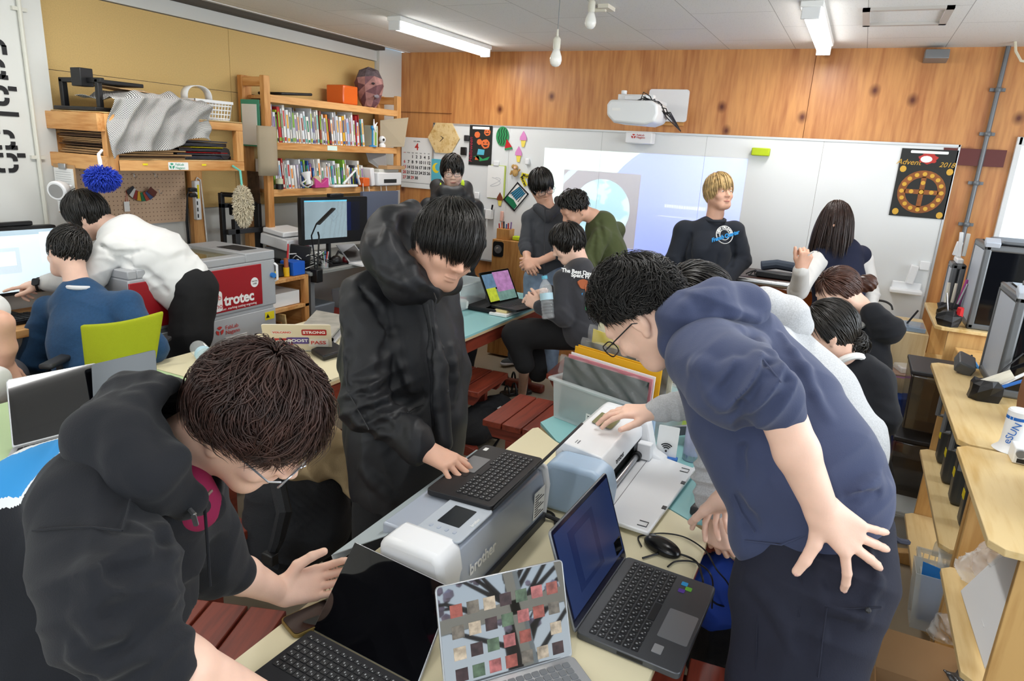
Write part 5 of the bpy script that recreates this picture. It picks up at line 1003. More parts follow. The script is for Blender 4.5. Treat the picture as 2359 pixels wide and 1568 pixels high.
# loose sheets of board lying in the rack, one by one
random.seed(11);z=1.607;base=None
for k in range(17):
    y0=2.33+random.uniform(0,.04);L_=random.uniform(.40,.52);dp=random.uniform(.36,.42);th=random.choice((.004,.005,.008));a=random.uniform(-.06,.06);dk=random.random()<.25
    o=MB().box((0,0,0),(dp,L_,th));o=obj('cardboard_sheet',o,mat('kraft_board','b08c62',.85,var=.1,vs=4)if not dk else mat('dark_board','5c4432',.8),None);o.location=(-3.76+random.uniform(-.01,.02),y0+L_/2,z+th/2);o.rotation_euler=(random.uniform(-.006,.006),0,a);z+=th+.0035
    tag(o,'%s board sheet, number %d from the bottom of the pile in the lumber rack'%('dark' if dk else 'tan',k+1),'sheet','board sheets in the lumber rack')
z=1.607;m_bag=mat('black_glossy_bag','15151a',.25,spec=.7,bump=.6,bs=30)
for k,(m,th,L_)in enumerate(((m_bag,.022,.34),(mat('grey_acrylic','4a4a50',.3),.008,.36),(M_red,.004,.30),(m_bag,.018,.36),(M_yellow,.004,.26),(m_bag,.02,.32),(mat('grey_acrylic','4a4a50',.3),.008,.3))):
    o=obj('acrylic_sheet',MB().box((0,0,0),(.38,L_,th)),m,None,bev=.002);o.location=(-3.75,2.98-.02*(k%2),z+th/2+.001);o.rotation_euler=(0,0,random.uniform(-.05,.05));z+=th+.004;tag(o,('thick black wrapped sheet, lowest','grey plate under the red sheet','thin red sheet','black wrapped sheet above the red one','thin yellow sheet','black wrapped sheet above the yellow one','grey plate, topmost')[k]+' in the right half of the lumber rack','sheet','plastic sheets in the lumber rack')
solo('black_roll',MB().cyl((-3.9,3.11,1.645),(-3.56,3.11,1.645),.036),M_dark,'black roll at the right end inside the lumber rack','roll')
# gingham cloth draped over the rack
def cloth(u,v):
    y=2.33+u*.62;s=v*.62;dn=max(0,s-.25);n=.02*math.sin(y*31+2.5*dn*6)+.012*math.sin(y*57+s*22)+.01*math.sin(s*30)
    edge=.14*math.sin(u*7+.5)*(1 if v>.6 else 0)*(v-.6);x=-3.76+min(s,.25);z=1.91+.045*math.sin(u*3.1)*(1-dn)+n*.5
    if dn>0:x=-3.49+.014+n*.9+.015*dn;z=1.91+.03*math.sin(u*3.1)-dn*(.72+.2*math.sin(u*5+1))+edge
    return(x,y+.03*math.sin(s*9),z)
m_ging=mat('gingham','e4e2dc',.9)
def ging():
    nt=m_ging.node_tree;N=nt.nodes;L=nt.links;tc=N.new('ShaderNodeUVMap');c=N.new('ShaderNodeTexChecker');c.inputs['Scale'].default_value=130;c.inputs['Color1'].default_value=(.72,.71,.68,1);c.inputs['Color2'].default_value=(.03,.03,.035,1);L.new(tc.outputs[0],c.inputs['Vector']);L.new(c.outputs[0],N['Principled BSDF'].inputs['Base Color'])
ging()
o=obj('gingham_cloth',MB().sheet(cloth,90,70),m_ging,None,ang=180,solid=.002);uv=o.data.uv_layers.new(name='UVMap');cl=[(i/90*1.0,j/70)for i in range(91)for j in range(71)]
for lp in o.data.loops:uv.data[lp.index].uv=cl[lp.vertex_index]
tag(o,'black and white gingham cloth draped over the front of the lumber rack','cloth')
o=quadprism([(-3.85,2.34,1.99),(-3.52,2.55,1.955),(-3.55,3.0,1.93),(-3.9,2.8,1.95)],.005);solo('cardboard',o,M_card,'flat tan cardboard lying on top of the gingham cloth','cardboard')
o=MB();
for a,b in(((-3.9,2.34,1.84),(-3.87,2.37,2.0)),((-3.9,2.34,1.98),(-3.55,2.365,2.005)),((-3.6,2.34,1.84),(-3.572,2.365,2.0)),((-3.9,2.3,1.84),(-3.55,2.5,1.86)),((-3.74,2.31,1.96),(-3.66,2.38,2.05)),((-3.85,2.38,1.98),(-3.60,2.62,2.0))):o.b2(a,b)
solo('metal_gantry',o,M_black,'black metal printer frame standing at the left end on the lumber rack','frame',bev=.004)
# white plastic basket
def basket(nm,c,w,d,h,m,lab,handle=True,cat='basket',n=12):
    t=thing(nm,lab,cat,c);o=MB();c=np.array(c);o.b2(c-(w/2*.9,d/2*.9,0),c+(w/2*.9,d/2*.9,.006))
    for s in(-1,1):
        for zz in np.linspace(.012,h,5):k=.9+.1*zz/h;o.b2(c+(s*w/2*k-.002,-d/2*k,zz-.003),c+(s*w/2*k+.002,d/2*k,zz+.003));o.b2(c+(-w/2*k,s*d/2*k-.002,zz-.003),c+(w/2*k,s*d/2*k+.002,zz+.003))
        for q in np.linspace(-1,1,n):o.tube([c+(s*w/2*.9,q*d/2*.9,0),c+(s*w/2,q*d/2,h)],.003,4);o.tube([c+(q*w/2*.9,s*d/2*.9,0),c+(q*w/2,s*d/2,h)],.003,4)
        o.b2(c+(s*w/2-.006,-d/2-.006,h-.012),c+(s*w/2+.006,d/2+.006,h+.004));o.b2(c+(-w/2,s*d/2-.006,h-.012),c+(w/2,s*d/2+.006,h+.004))
    obj('basket_body',o,m,t)
    if handle:obj('handle',MB().sheet(lambda u,v:c+np.array([-.03+.06*v,-d*.34*math.cos(PI*u),h+.085*math.sin(PI*u)**.6]),16,2),m,t,solid=.004)
    return t
basket('white_basket',(-3.7,3.04,1.84),.30,.26,.11,M_white,'white slotted plastic basket with a handle on the right end of the lumber rack')
# peg board and what hangs there
t=thing('peg_board','beige perforated peg board under the lumber rack','board',(-3.97,2.8,1.2));obj('board',bb((-3.99,2.42,1.19),(-3.972,3.13,1.55)),mat('pegboard_beige','c4a78c',.7),t)
o=MB()
for i in range(27):
    for j in range(13):o.add([(-3.9712,2.445+i*.0258+.003*math.cos(a),1.21+j*.0258+.003*math.sin(a))for a in np.linspace(0,2*PI,6,endpoint=False)],[tuple(range(6))])
obj('peg_holes',o,mat('hole_dark','4a3628',.9),t,smooth=False);
for y,z in((2.62,1.50),(2.76,1.50),(2.90,1.50),(2.92,1.40)):obj('peg_hook',MB().tube([(-3.97,y,z),(-3.95,y,z),(-3.95,y,z-.02),(-3.93,y,z-.022),(-3.925,y,z-.01)],.002,5),M_metal,t)
cols=('2a2a30','c8c8c8','8a3028','c89a30','1f6a48','9a4030','384a70','5a2a20')
t=thing('colour_swatch_fan','fan of coloured plastic samples hanging on the peg board','samples',(-3.95,2.78,1.33))
for k,c in enumerate(cols):a=-1.0+k*.27;p=np.array([-3.96+k*.004,2.80,1.435]);d=np.array([0,math.sin(a),-math.cos(a)]);e=np.array([0,math.cos(a),math.sin(a)]);obj('swatch',quadprism([p+d*.045-e*.02,p+d*.10-e*.02,p+d*.10+e*.02,p+d*.045+e*.02],.003),mat('swatch_'+'abcdefgh'[k],c,.35),t)
T('hanging_tag','white tag on a red string hanging on the peg board','tag',(-3.95,2.7,1.28),[('tag',bb((-3.965,2.685,1.275),(-3.962,2.72,1.335)),M_paper),('string',MB().tube([(-3.96,2.695,1.335),(-3.955,2.702,1.40),(-3.96,2.71,1.335)],.0015,5),M_red)])
t=thing('clipboard','clipboard with a written form hanging beside the blue duster','clipboard',(-3.5,2.32,1.4));obj('board',bb((-3.90,2.262,1.3),(-3.72,2.268,1.56)),M_card,t);obj('form',bb((-3.895,2.259,1.305),(-3.73,2.262,1.54)),M_paper,t);obj('clip',bb((-3.84,2.25,1.535),(-3.78,2.262,1.565)),M_metal,t,bev=.003)
o=MB();
for k in range(16):o.b2((-3.88,2.2575,1.52-k*.012),(-3.75,2.2588,1.521-k*.012))
obj('form_lines',o,mat('grey_ink','8a8c90',.8),t)
c=np.array([-3.66,2.12,1.435]);t=thing('desk_lamp','white round clamp lamp head at the far left under the lumber rack','lamp',(-3.9,2.25,1.3));obj('lamp_head',MB().lathe([(.045,0),(.05,.008),(.046,.04),(.03,.075),(.012,.09)],c,20,(-.3,.6,.12)),M_white,t);obj('lamp_glass',MB().lathe([(.0,-.001),(.036,-.001),(.036,.002)],c,20,(-.3,.6,.12)),M_metal,t);obj('lamp_arm',MB().tube([c+(-.02,.06,0),c+(-.1,.14,.02),(-3.9,2.3,1.2),(-3.95,2.34,1.0)],.008,8),M_white,t)
def fuzz(name,c,rad,n,L,w,m,P,seed=1,tw=.4,axis=None):
    rg=np.random.RandomState(seed);u=rg.normal(size=(n,3));u/=np.linalg.norm(u,axis=1)[:,None];p=u*np.array(rad);V=[];F=[];t=u+rg.normal(size=(n,3))*tw;t/=np.linalg.norm(t,axis=1)[:,None];path=[p]
    for i in range(4):t=t+np.array([0,0,-.25])+rg.normal(size=(n,3))*.25;t/=np.linalg.norm(t,axis=1)[:,None];path.append(path[-1]+t*L/4)
    path=np.stack(path,1);b=np.cross(t,rg.normal(size=(n,3)));b/=np.linalg.norm(b,axis=1)[:,None];d=np.cross(t,b);pr=np.array([1,1,.9,.7,.25])*w
    Q=np.stack([path+b[:,None]*pr[None,:,None],path+(-b*.5+d*.86)[:,None]*pr[None,:,None],path+(-b*.5-d*.86)[:,None]*pr[None,:,None]],2).reshape(n,-1,3);a=np.arange(4);st=np.arange(n)*15;FF=[]
    for k in range(3):k2=(k+1)%3;q=np.stack([a*3+k,a*3+k2,a*3+3+k2,a*3+3+k],1);FF.append((q[None]+st[:,None,None]).reshape(-1,4))
    core=MB().ell((0,0,0),np.array(rad)*1.02,14);V=np.concatenate([Q.reshape(-1,3),np.array(core.v)]);F=np.concatenate(FF+[np.array(core.f)+n*15]);me=fast_mesh(name,V+np.array(c),F,m);o=bpy.data.objects.new(name,me);COL.objects.link(o);o.parent=P;o.matrix_parent_inverse=INV[P.name];return o
t=thing('duster','blue microfibre duster with a white handle hanging from the lumber rack','duster',(-3.42,2.22,1.42));fuzz('duster_head',(-3.43,2.22,1.512),(.05,.065,.042),900,.034,.0035,mat('duster_blue','2340b8',.8,var=.25,vs=60),t);obj('handle',MB().tube([(-3.43,2.22,1.55),(-3.44,2.225,1.60),(-3.46,2.235,1.63),(-3.475,2.265,1.65)],[.008,.010,.008,.006],10),M_white,t)
t=thing('duster','long cream fluffy duster with a mint handle hanging by the bookshelf','duster',(-3.42,3.1,1.2));fuzz('duster_head',(-3.42,3.1,1.335),(.042,.042,.11),1300,.030,.0035,mat('duster_cream','d8cdb4',.9,var=.15,vs=60),t,4);obj('handle',MB().tube([(-3.42,3.1,1.44),(-3.43,3.1,1.55),(-3.492,3.1,1.575)],.007,10),mat('mint_plastic','6cc4b4',.5),t)
c=(-3.93,3.17,1.33);t=thing('power_strip','white vertical power strip with a yellow label on the lumber post','power strip',(-3.93,3.17,1.2));obj('strip',bb((-3.94,3.15,1.2),(-3.905,3.19,1.455)),M_white,t,bev=.006);obj('label',bb((-3.9045,3.165,1.34),(-3.9035,3.18,1.43)),M_yellow,t)
for k in range(5):obj('socket',bb((-3.9048,3.155,1.215+k*.042),(-3.9035,3.164,1.24+k*.042)),M_dark,t)
t=thing('power_cable','black plugs and cables running down from the power strip','cable',(-3.9,3.12,1.0))
for k in range(2):obj('plug',MB().box((-3.9,3.12,1.40-k*.035),(.03,.05,.026)),M_black,t,bev=.005);obj('cable',MB().tube([(-3.9,3.1,1.40-k*.035),(-3.89,3.075,1.37),(-3.9,3.06+k*.01,1.2),(-3.9,3.065+k*.012,.95)],.005,6),M_cord,t)
tag(obj('white_cable',MB().tube([(-3.93,3.18,1.455),(-3.93,3.19,1.475),(-3.93,3.215,1.46),(-3.93,3.225,1.3),(-3.93,3.235,1.05)],.005,6),M_wcord),'white cable looping over the power strip down the post','cable')
# ---- bookshelf
XB,XF=-3.97,-3.72
t=thing('bookshelf','open pine bookshelf with three boards of books on the left wall','bookshelf',(-3.85,4.4,.9));SHZ=(2.035,1.72,1.395)
for y in(3.60,5.12):
    obj('post',bb((XF-.04,y,.9 if y<4 else 1.36),(XF,y+.055,2.16)),M_pinez,t,bev=.003);obj('post',bb((XB,y-.0,.9 if y<4 else 1.36),(XB+.045,y+.085,2.16)),M_pinez,t,bev=.003);obj('side_rail',bb((XB+.045,y+.005,2.09),(XF-.04,y+.043,2.15)),M_pine,t,bev=.002)
for z in SHZ:obj('shelf_board',bb((XB,3.655,z-.022),(XF-.042,5.12,z)),M_piney,t);obj('shelf_rail',bb((XF-.04,3.655,z-.045),(XF-.002,5.12,z+.006)),M_piney,t,bev=.003)
obj('sticker',bb((XF-.0015,4.22,1.685),(XF+.0005,4.33,1.72)),mat('mint_sticker','d4e8e0',.6),t)
def book(y,z,h,w,d,c,c2,lean,lab,grp):
    t=thing('book',lab,'book',(XF-.05,y,z),grp);M=Matrix.Translation((XF-.045,y,z))@Matrix.Rotation(lean,4,'X');t.matrix_world=M;INV[t.name]=Matrix.Identity(4);cm_=mat('book_'+c,c,.5)
    o=MB().b2((-d,0,0),(0,.0016,h)).b2((-d,w-.0016,0),(0,w,h)).b2((-.0018,0,0),(0,w,h));obj('cover',o,cm_,t,smooth=False);obj('pages',bb((-d+.003,.0017,.003),(-.002,w-.0017,h-.003)),M_paper,t)
    if w>.011:o=MB();o.b2((-.0005,w*.25,h*.45),(.0004,w*.75,h*.86));o.b2((-.0005,w*.15,h*.06),(.0004,w*.85,h*.16));obj('spine_print',o,mat('book_'+c2,c2,.5),t,smooth=False)
CN={'e8e6e0':'white','d8dce0':'pale grey','7fae3a':'green','b8cc2c':'lime','b83030':'red','2e4f94':'blue','d9a52e':'yellow','2a7d5a':'dark green','7a5a98':'purple','3a3a42':'black','6fa8d0':'light blue','c8c0d8':'lilac','e08a3c':'orange','50b0a8':'teal','8a4a3a':'brown'}
random.seed(5);wc=['e8e6e0']*14+['d8dce0']*8+list(CN)
def row(y,y1,z,hlo,hhi,grp,first=()):
    k=0;zt=z+.006;lean=.0
    while y<y1:
        c=first[k]if k<len(first)else random.choice(wc);c2=random.choice([q for q in CN if q!=c]);w=random.uniform(.009,.030);h=random.uniform(hlo,hhi);lean=random.choice((0.04,.08,.12,.1))if k>3 else .01
        book(y,zt-.005,h,w,random.uniform(.13,.17),c,c2,lean,'%s book with %s spine print, number %s from the left on the %s board'%(CN[c],CN[c2],k+1,grp),'books on the %s board'%grp);y+=w+.0022+(h*.012 if lean>.05 else 0);k+=1
row(3.67,4.71,1.72,.19,.265,'upper',('e8e6e0','c8c0d8','d8dce0','b8cc2c','e8e6e0','b83030','d8dce0'));row(3.67,4.72,1.395,.15,.22,'lower')
T('tablet_case','flat black case on the top board of the bookshelf','case',(-3.8,3.9,2.04),[('case',quadprism([(-3.93,3.74,2.045),(-3.72,3.76,2.045),(-3.70,4.05,2.065),(-3.93,4.03,2.065)],.02),M_black,bv8)])
T('orange_box','glossy orange box standing on the top board of the bookshelf','box',(-3.8,4.55,2.04),[('box',bb((-3.92,4.44,2.042),(-3.745,4.62,2.185)),mat('orange_gloss','d8601c',.25,coat=.5),dict(bev=.012,seg=3))])
# faceted paper bust
def bust():
    rg=random.Random(3);c=np.array([-3.80,4.83,2.19]);t=thing('paper_bust','faceted folded paper head with printed skin tones atop the bookshelf','sculpture',(-3.8,4.83,2.04));V=[];F=[];rings=((-.145,.05,.05),(-.10,.085,.085),(-.04,.10,.10),(.03,.115,.115),(.09,.11,.115),(.14,.08,.08),(.165,.02,.02));n=9
    for z,a,b in rings:
        for i in range(n):t_=2*PI*i/n;q=1+rg.uniform(-.1,.1)+(.28 if i==0 and-.06<z<.05 else 0);V.append(c+(a*q*math.cos(t_-.5),b*q*math.sin(t_-.5),z+rg.uniform(-.012,.012)))
    for i in range(len(rings)-1):
        for j in range(n):k=(j+1)%n;A,B,C_,D_=i*n+j,i*n+k,i*n+n+k,i*n+n+j;F+=[(A,B,C_),(A,C_,D_)]
    F+=[tuple(range(n))[::-1],tuple(range((len(rings)-1)*n,len(rings)*n))];o=MB().add(V,F)
    for i,f in enumerate(F):z=np.mean([V[q][2]for q in f])-c[2];o.mi[i]=2 if z>.075 else(1 if rg.random()<.35 else 0)  # darker skin print on facets picked at random
    obj('folded_paper',o,[mat('paper_skin','a87c78',.7,var=.2,vs=25),mat('paper_skin_dark','6e4a50',.7,var=.2,vs=25),mat('paper_hair','5c5054',.8,var=.3,vs=40)],t,smooth=False)
    fc=lambda dy,dz:c+np.array([.108,-.04+dy,dz]);
    for dy in(-.045,.03):obj('eye_print',MB().ell(fc(dy,.035),(.012,.018,.009),10),mat('eye_dark','2a2024',.6),t)
    obj('moustache_print',MB().ell(fc(.0,-.06),(.014,.035,.016),10),mat('paper_grey','7c747c',.8),t)
bust()
T('usb_fan','small blue fan with white blades on the upper board of the bookshelf','fan',(-3.74,4.80,1.73),[('stand',MB().lathe([(.035,0),(.03,.008),(.008,.014),(.007,.13),(.018,.15),(.015,.17)],(-3.74,4.80,1.727),14),mat('fan_blue','2f8ac4',.4)),('blade',MB().tube([(-3.725,4.80,1.885),(-3.72,4.79,1.95)],[.01,.004],6),M_white),('blade',MB().tube([(-3.725,4.80,1.885),(-3.72,4.835,1.925)],[.01,.004],6),M_white),('blade',MB().tube([(-3.725,4.80,1.885),(-3.72,4.82,1.845)],[.01,.004],6),M_white)])
T('green_book','upright pale book with a green stripe behind the blue fan','book',(-3.8,4.87,1.72),[('cover',bb((-3.86,4.84,1.727),(-3.77,4.91,1.90)),mat('book_pale','c8ccb8',.6)),('stripe',bb((-3.7695,4.87,1.74),(-3.769,4.89,1.87)),mat('book_7fae3a','7fae3a',.5))])
T('web_camera','white round camera on the upper board of the bookshelf','camera',(-3.76,4.97,1.73),[('ball',MB().ell((-3.77,4.97,1.79),.032,12),M_white),('base',MB().lathe([(.03,0),(.03,.02),(.015,.035)],(-3.77,4.97,1.727),12),M_white),('lens',MB().ell((-3.742,4.955,1.79),(.008,.012,.012),8),M_black)])
m_bent=mat('greyish_card','a89a82',.8)
solo('bent_card',quadprism([(-3.80,4.98,1.725),(-3.66,5.14,1.74),(-3.66,5.2,1.99),(-3.80,4.98,1.95)],.003),m_bent,'beige cardboard leaning at the right end of the upper board','cardboard')
solo('bent_card',quadprism([(-3.80,4.82,1.60),(-3.72,4.98,1.50),(-3.74,4.98,1.68),(-3.80,4.78,1.68)],.003),mat('grey_card','8c8a8a',.8),'small grey folded card above the white printer','cardboard')
o=MB().sheet(lambda u,v:(-3.70+.03*math.sin(PI*u),3.50+.18*u,1.50+.33*v),10,4);solo('curved_sheet',o,m_bent,'curved beige sheet hanging on the left post of the bookshelf','sheet',solid=.003)
T('green_folder','green framed notice hung on the left end of the bookshelf','notice',(-3.95,3.56,1.65),[('frame',bb((-3.93,3.585,1.69),(-3.76,3.592,2.0)),mat('folder_green','4a9a80',.6)),('sheet',bb((-3.92,3.582,1.70),(-3.78,3.5855,1.97)),M_paper)])
solo('photo_card',bb((-3.90,3.586,1.30),(-3.79,3.592,1.52)),mat('dark_photo','3a2820',.5,var=.6,vs=25),'small dark photo card on the bookshelf side post','photo')
t=thing('inkjet_printer','white inkjet printer on the lowest board of the bookshelf','printer',(-3.8,4.95,1.4));obj('body',bb((-3.96,4.80,1.405),(-3.68,5.14,1.52)),M_white,t,bev=.012,seg=3);obj('paper_slot',bb((-3.685,4.88,1.43),(-3.678,5.06,1.462)),M_black,t);obj('top_tray',bb((-3.94,4.84,1.52),(-3.70,5.12,1.545)),mat('tray_white','d4d4cc',.5),t,bev=.004)
solo('cardboard_tray',bb((-3.88,4.9,1.546),(-3.66,5.16,1.575)),M_card,'shallow cardboard tray lying on the white inkjet printer','tray')
T('router','white upright router beside the inkjet printer','router',(-3.78,4.74,1.4),[('body',MB().box((-3.76,4.755,1.48),(.12,.05,.15),(.12,0,0)),M_white,bv8)])
T('tape_dispenser','pink tape dispenser holding a roll on the lowest board','tape dispenser',(-3.72,4.1,1.4),[('body',MB().prism([(-.075,0),(.075,0),(.075,.075),(.03,.05),(0,.03),(-.03,.05),(-.075,.075)],-.02,.02,FL((-3.72,4.13,1.405))),mat('magenta_plastic','c23c84',.4),bv),('roll',MB().lathe([(.02,-.01),(.042,-.01),(.042,.01),(.02,.01)],(-3.72,4.09,1.452),18,(1,0,0)),mat('clear_tape','c8b894',.3))])
def clamp_lamp(y,lab):
    t=thing('clip_lamp',lab,'lamp',(-3.74,y,1.4));obj('lamp_head',MB().lathe([(.036,0),(.034,.01),(.02,.05),(.02,.09)],(-3.72,y,1.52),14,(.3,0,-1)),M_white,t);obj('cable_coil',MB().tube([(-3.71+.012*math.sin(a*3.1),y+.045*math.cos(a)*(1+.1*math.sin(a*2.3)),1.44+.028*math.sin(a))for a in np.linspace(0,25,80)],.0028,5),M_wcord,t)
clamp_lamp(3.98,'white clip lamp with coiled cord in front of the left books');
T('folding_lamp','white folding desk lamp lying on the lowest board beside the pink dispenser','lamp',(-3.72,4.45,1.4),[('base',bb((-3.76,4.26,1.402),(-3.69,4.55,1.422)),M_white,bv8),('arm',MB().tube([(-3.72,4.4,1.43),(-3.715,4.55,1.54),(-3.715,4.6,1.42)],.009,8),M_white),('joint',MB().ell((-3.715,4.55,1.545),.016,8),M_white)])
T('pen_cup','orange plastic cup at the right of the folding lamp','cup',(-3.72,4.66,1.4),[('cup',bb((-3.75,4.62,1.402),(-3.69,4.70,1.475)),mat('orange_cup','e0621c',.4),bv8)])
T('small_jar','small jar with a pale lid at the left end of the lowest board','jar',(-3.73,3.72,1.4),[('jar',MB().cyl((-3.73,3.72,1.402),(-3.73,3.72,1.44),.026),M_black),('lid',MB().cyl((-3.73,3.72,1.44),(-3.73,3.72,1.475),.026),mat('pale_lid','c4c8a8',.5))])
for y in(4.62,4.86):tag(obj('hanging_cable',MB().tube([(-3.70,y,1.43),(-3.69,y+.0,1.33),(-3.69,y+.04,1.29),(-3.69,y+.08,1.33),(-3.70,y+.07,1.43)],.0035,5),M_wcord),'white cable loop hanging under the lowest board, %s'%('left one' if y<4.7 else 'right one'),'cable')
# ---- laser engraver
m_lg=mat('laser_grey','a9abae',.45);m_lred=mat('laser_red','9c1620',.35)
t=thing('laser_engraver','grey and red laser engraver on its cabinet against the left wall','laser engraver',(-3.45,2.7,0))
obj('body',bb((-3.72,2.15,.74),(-3.2,3.13,1.03)),m_lg,t,bev=.008);o=MB();
o.b2((-3.72,2.15,1.03),(-3.2,2.20,1.075)).b2((-3.72,2.9,1.03),(-3.2,3.13,1.085)).b2((-3.72,2.2,1.03),(-3.66,2.9,1.075)).b2((-3.28,2.2,1.03),(-3.2,2.9,1.075));obj('top_frame',o,m_lg,t,bev=.006)
obj('lid_glass',bb((-3.66,2.2,1.055),(-3.28,2.9,1.062)),glass('smoked_lid','9a8f5a',.08,.55),t);obj('work_bed',bb((-3.66,2.2,1.031),(-3.28,2.9,1.036)),mat('bed_olive','8a8460',.6,.3,var=.3,vs=120),t)
obj('control_display',bb((-3.5,2.95,1.085),(-3.3,3.08,1.088)),M_dark,t);obj('front_panel',bb((-3.205,2.15,.76),(-3.196,3.015,1.012)),m_lred,t,bev=.003)
obj('emergency_button',MB().cyl((-3.2,3.10,.93),(-3.18,3.10,.93),.016),mat('button_blue','2b78c8',.4),t);obj('handle',MB().tube([(-3.2,3.125,1.0),(-3.18,3.125,.99),(-3.18,3.125,.9),(-3.2,3.125,.89)],.008,8),M_white,t)
F_=lambda y,z:FRM((-3.1955,y,z),(0,1,0),(0,0,1))
o=MB();tmb(o,'trotec',.088,F_(2.835,.825),bold=.003);tmb(o,'laser. marking cutting engraving',.021,F_(2.83,.778));obj('lettering',o,M_paper,t)
obj('sticker',MB().prism(rrect(.19,.12,.02,4),0,.001,F_(2.615,.83)),M_paper,t);o=MB();tmb(o,'FabLab',.045,FRM((-3.194,2.64,.852),(0,1,0),(0,0,1)));tmb(o,'Nagano',.045,FRM((-3.194,2.64,.802),(0,1,0),(0,0,1)));obj('sticker_text',o,M_redink,t)
obj('round_sticker',MB().prism(blob(0,0,.03,.03),0,.001,F_(2.955,.905)),M_paper,t);o=MB();tmb(o,'TROTEC',.012,FRM((-3.194,2.955,.912),(0,1,0),(0,0,1)));tmb(o,'LASER',.012,FRM((-3.194,2.955,.897),(0,1,0),(0,0,1)));obj('sticker_text',o,M_ink,t)
m_lg2=mat('cabinet_grey','b4b6b8',.5)
for y0,y1 in((2.15,2.60),(2.605,3.12)):obj('cabinet_door',bb((-3.215,y0,.06),(-3.2,y1,.72)),m_lg2,t,bev=.004)
obj('cabinet',bb((-3.72,2.15,.0),(-3.216,3.12,.74)),m_lg2,t,bev=.004);o=lablogo(MB(),F_(2.68,.655),.026);tmb(o,'FabLab',.034,FRM((-3.1945,2.72,.665),(0,1,0),(0,0,1)),'LEFT');tmb(o,'Nagano',.034,FRM((-3.1945,2.72,.635),(0,1,0),(0,0,1)),'LEFT');obj('printed_logo',o,M_redink,t)
obj('warning_label',bb((-3.199,3.03,.65),(-3.197,3.105,.70)),M_yellow,t);o=MB().prism([(-.015,-.012),(.015,-.012),(0,.014)],0,.001,FRM((-3.1965,3.05,.675),(0,1,0),(0,0,1)));obj('warning_triangle',o,M_ink,t)
for y,z,w,h in((2.80,.585,.16,.04),(2.93,.555,.13,.028),(2.45,.42,.16,.16)):obj('paper_label',bb((-3.199,y-w/2,z-h/2),(-3.197,y+w/2,z+h/2)),M_paper,t);
o=MB();tmb(o,'LASER CUTTER',.016,FRM((-3.1965,2.80,.585),(0,1,0),(0,0,1)));tmb(o,'SPEEDY 100',.016,FRM((-3.1965,2.93,.555),(0,1,0),(0,0,1)));obj('label_text',o,M_ink,t);obj('lock',MB().cyl((-3.2,2.53,.58),(-3.19,2.53,.58),.014),M_black,t);obj('vent_panel',bb((-3.199,2.75,.3),(-3.196,3.0,.52)),mat('mid_grey_plastic','77797b',.45),t)
obj('door_print',MB().prism(blob(0,0,.03,.045,12,5,.2),0,.001,FRM((-3.1965,2.43,.42),(0,1,0),(0,0,1))),mat('print_pine','5c7c80',.7),t)
# ---- pine bench and desk with monitors
t=thing('side_bench','low pine bench shelf right of the laser engraver','bench',(-3.6,3.36,0))
for z in(.862,.665):obj('shelf_board',bb((-3.9,3.16,z-.025),(-3.3,3.53,z)),M_pine,t,bev=.003)
for y in(3.16,3.49):
    for x in(-3.9,-3.34):obj('leg',bb((x,y,0),(x+.04,y+.04,.84)),M_pinez,t,bev=.003)
obj('side_panel',bb((-3.86,3.51,.28),(-3.34,3.53,.84)),M_pine,t)
T('label_machine','black label machine with a yellow tag on the pine bench','device',(-3.45,3.3,.87),[('body',MB().box((-3.46,3.30,.905),(.22,.2,.08),None,.8),M_black,bv8),('tag',bb((-3.352,3.25,.89),(-3.348,3.29,.91)),M_yellow)])
T('blue_box','bright blue cube box at the corner of the pine bench','box',(-3.36,3.47,.87),[('box',bb((-3.44,3.41,.864),(-3.32,3.52,.955)),mat('cobalt_plastic','1f5fc8',.45),bv)])
T('glue_bottle','small yellow bottle with a red cap beside the blue box','bottle',(-3.35,3.37,.87),[('bottle',MB().cyl((-3.35,3.375,.864),(-3.35,3.375,.925),.02),mat('amber_yellow','e8b820',.4)),('neck',MB().cyl((-3.35,3.375,.925),(-3.35,3.375,.985),.015),mat('terracotta','a8603c',.5)),('cap',MB().tube([(-3.35,3.39,.985),(-3.35,3.40,1.08)],[.007,.005],8),M_red)])
T('white_carton','white carton on the lower board of the pine bench','box',(-3.5,3.35,.67),[('carton',bb((-3.6,3.22,.667),(-3.33,3.47,.76)),M_paper,bv)])
T('wood_offcuts','upright wooden board leaning under the pine bench','board',(-3.35,3.25,0),[('board',MB().box((-3.42,3.30,.38),(.3,.012,.5),(.12,.0,0)),M_ply),('board',MB().box((-3.42,3.27,.36),(.28,.012,.45),(.12,.0,0)),wood('dark_offcut','9a6c3c','6c4826',2))])
m_desk=mat('grey_desk','8a8c88',.5)
t=thing('work_desk','grey desk with monitors under the bookshelf','desk',(-3.6,4.4,0));obj('desk_top',bb((-3.98,3.55,.845),(-3.3,5.3,.87)),m_desk,t,bev=.004)
for y in(3.6,5.25):
    for x in(-3.95,-3.35):obj('leg',bb((x-.02,y-.02,0),(x+.02,y+.02,.845)),M_grey,t)
for k,(c,w)in enumerate((('6a7078',.22),('c0443a',.18),('b8bcc0',.2),('3a5a80',.2))):T('storage_bin',('grey mesh','red','clear white','blue')[k]+' bin under the grey desk','bin',(-3.5,3.7+k*.3,.3),[('bin',MB().box((-3.5,3.72+k*.28,.52-.12*(k%2)),(.3,w,.18),None,1.1),mat('bin_'+c,c,.6),bv8),('stand',bb((-3.62,3.64+k*.28,0),(-3.38,3.80+k*.28,.42-.12*(k%2))),M_dark)])
m_scr=mat('screen_blue_white','bcd4de',.25,emit=.55);m_scr2=mat('screen_navy','243060',.25,emit=.4)
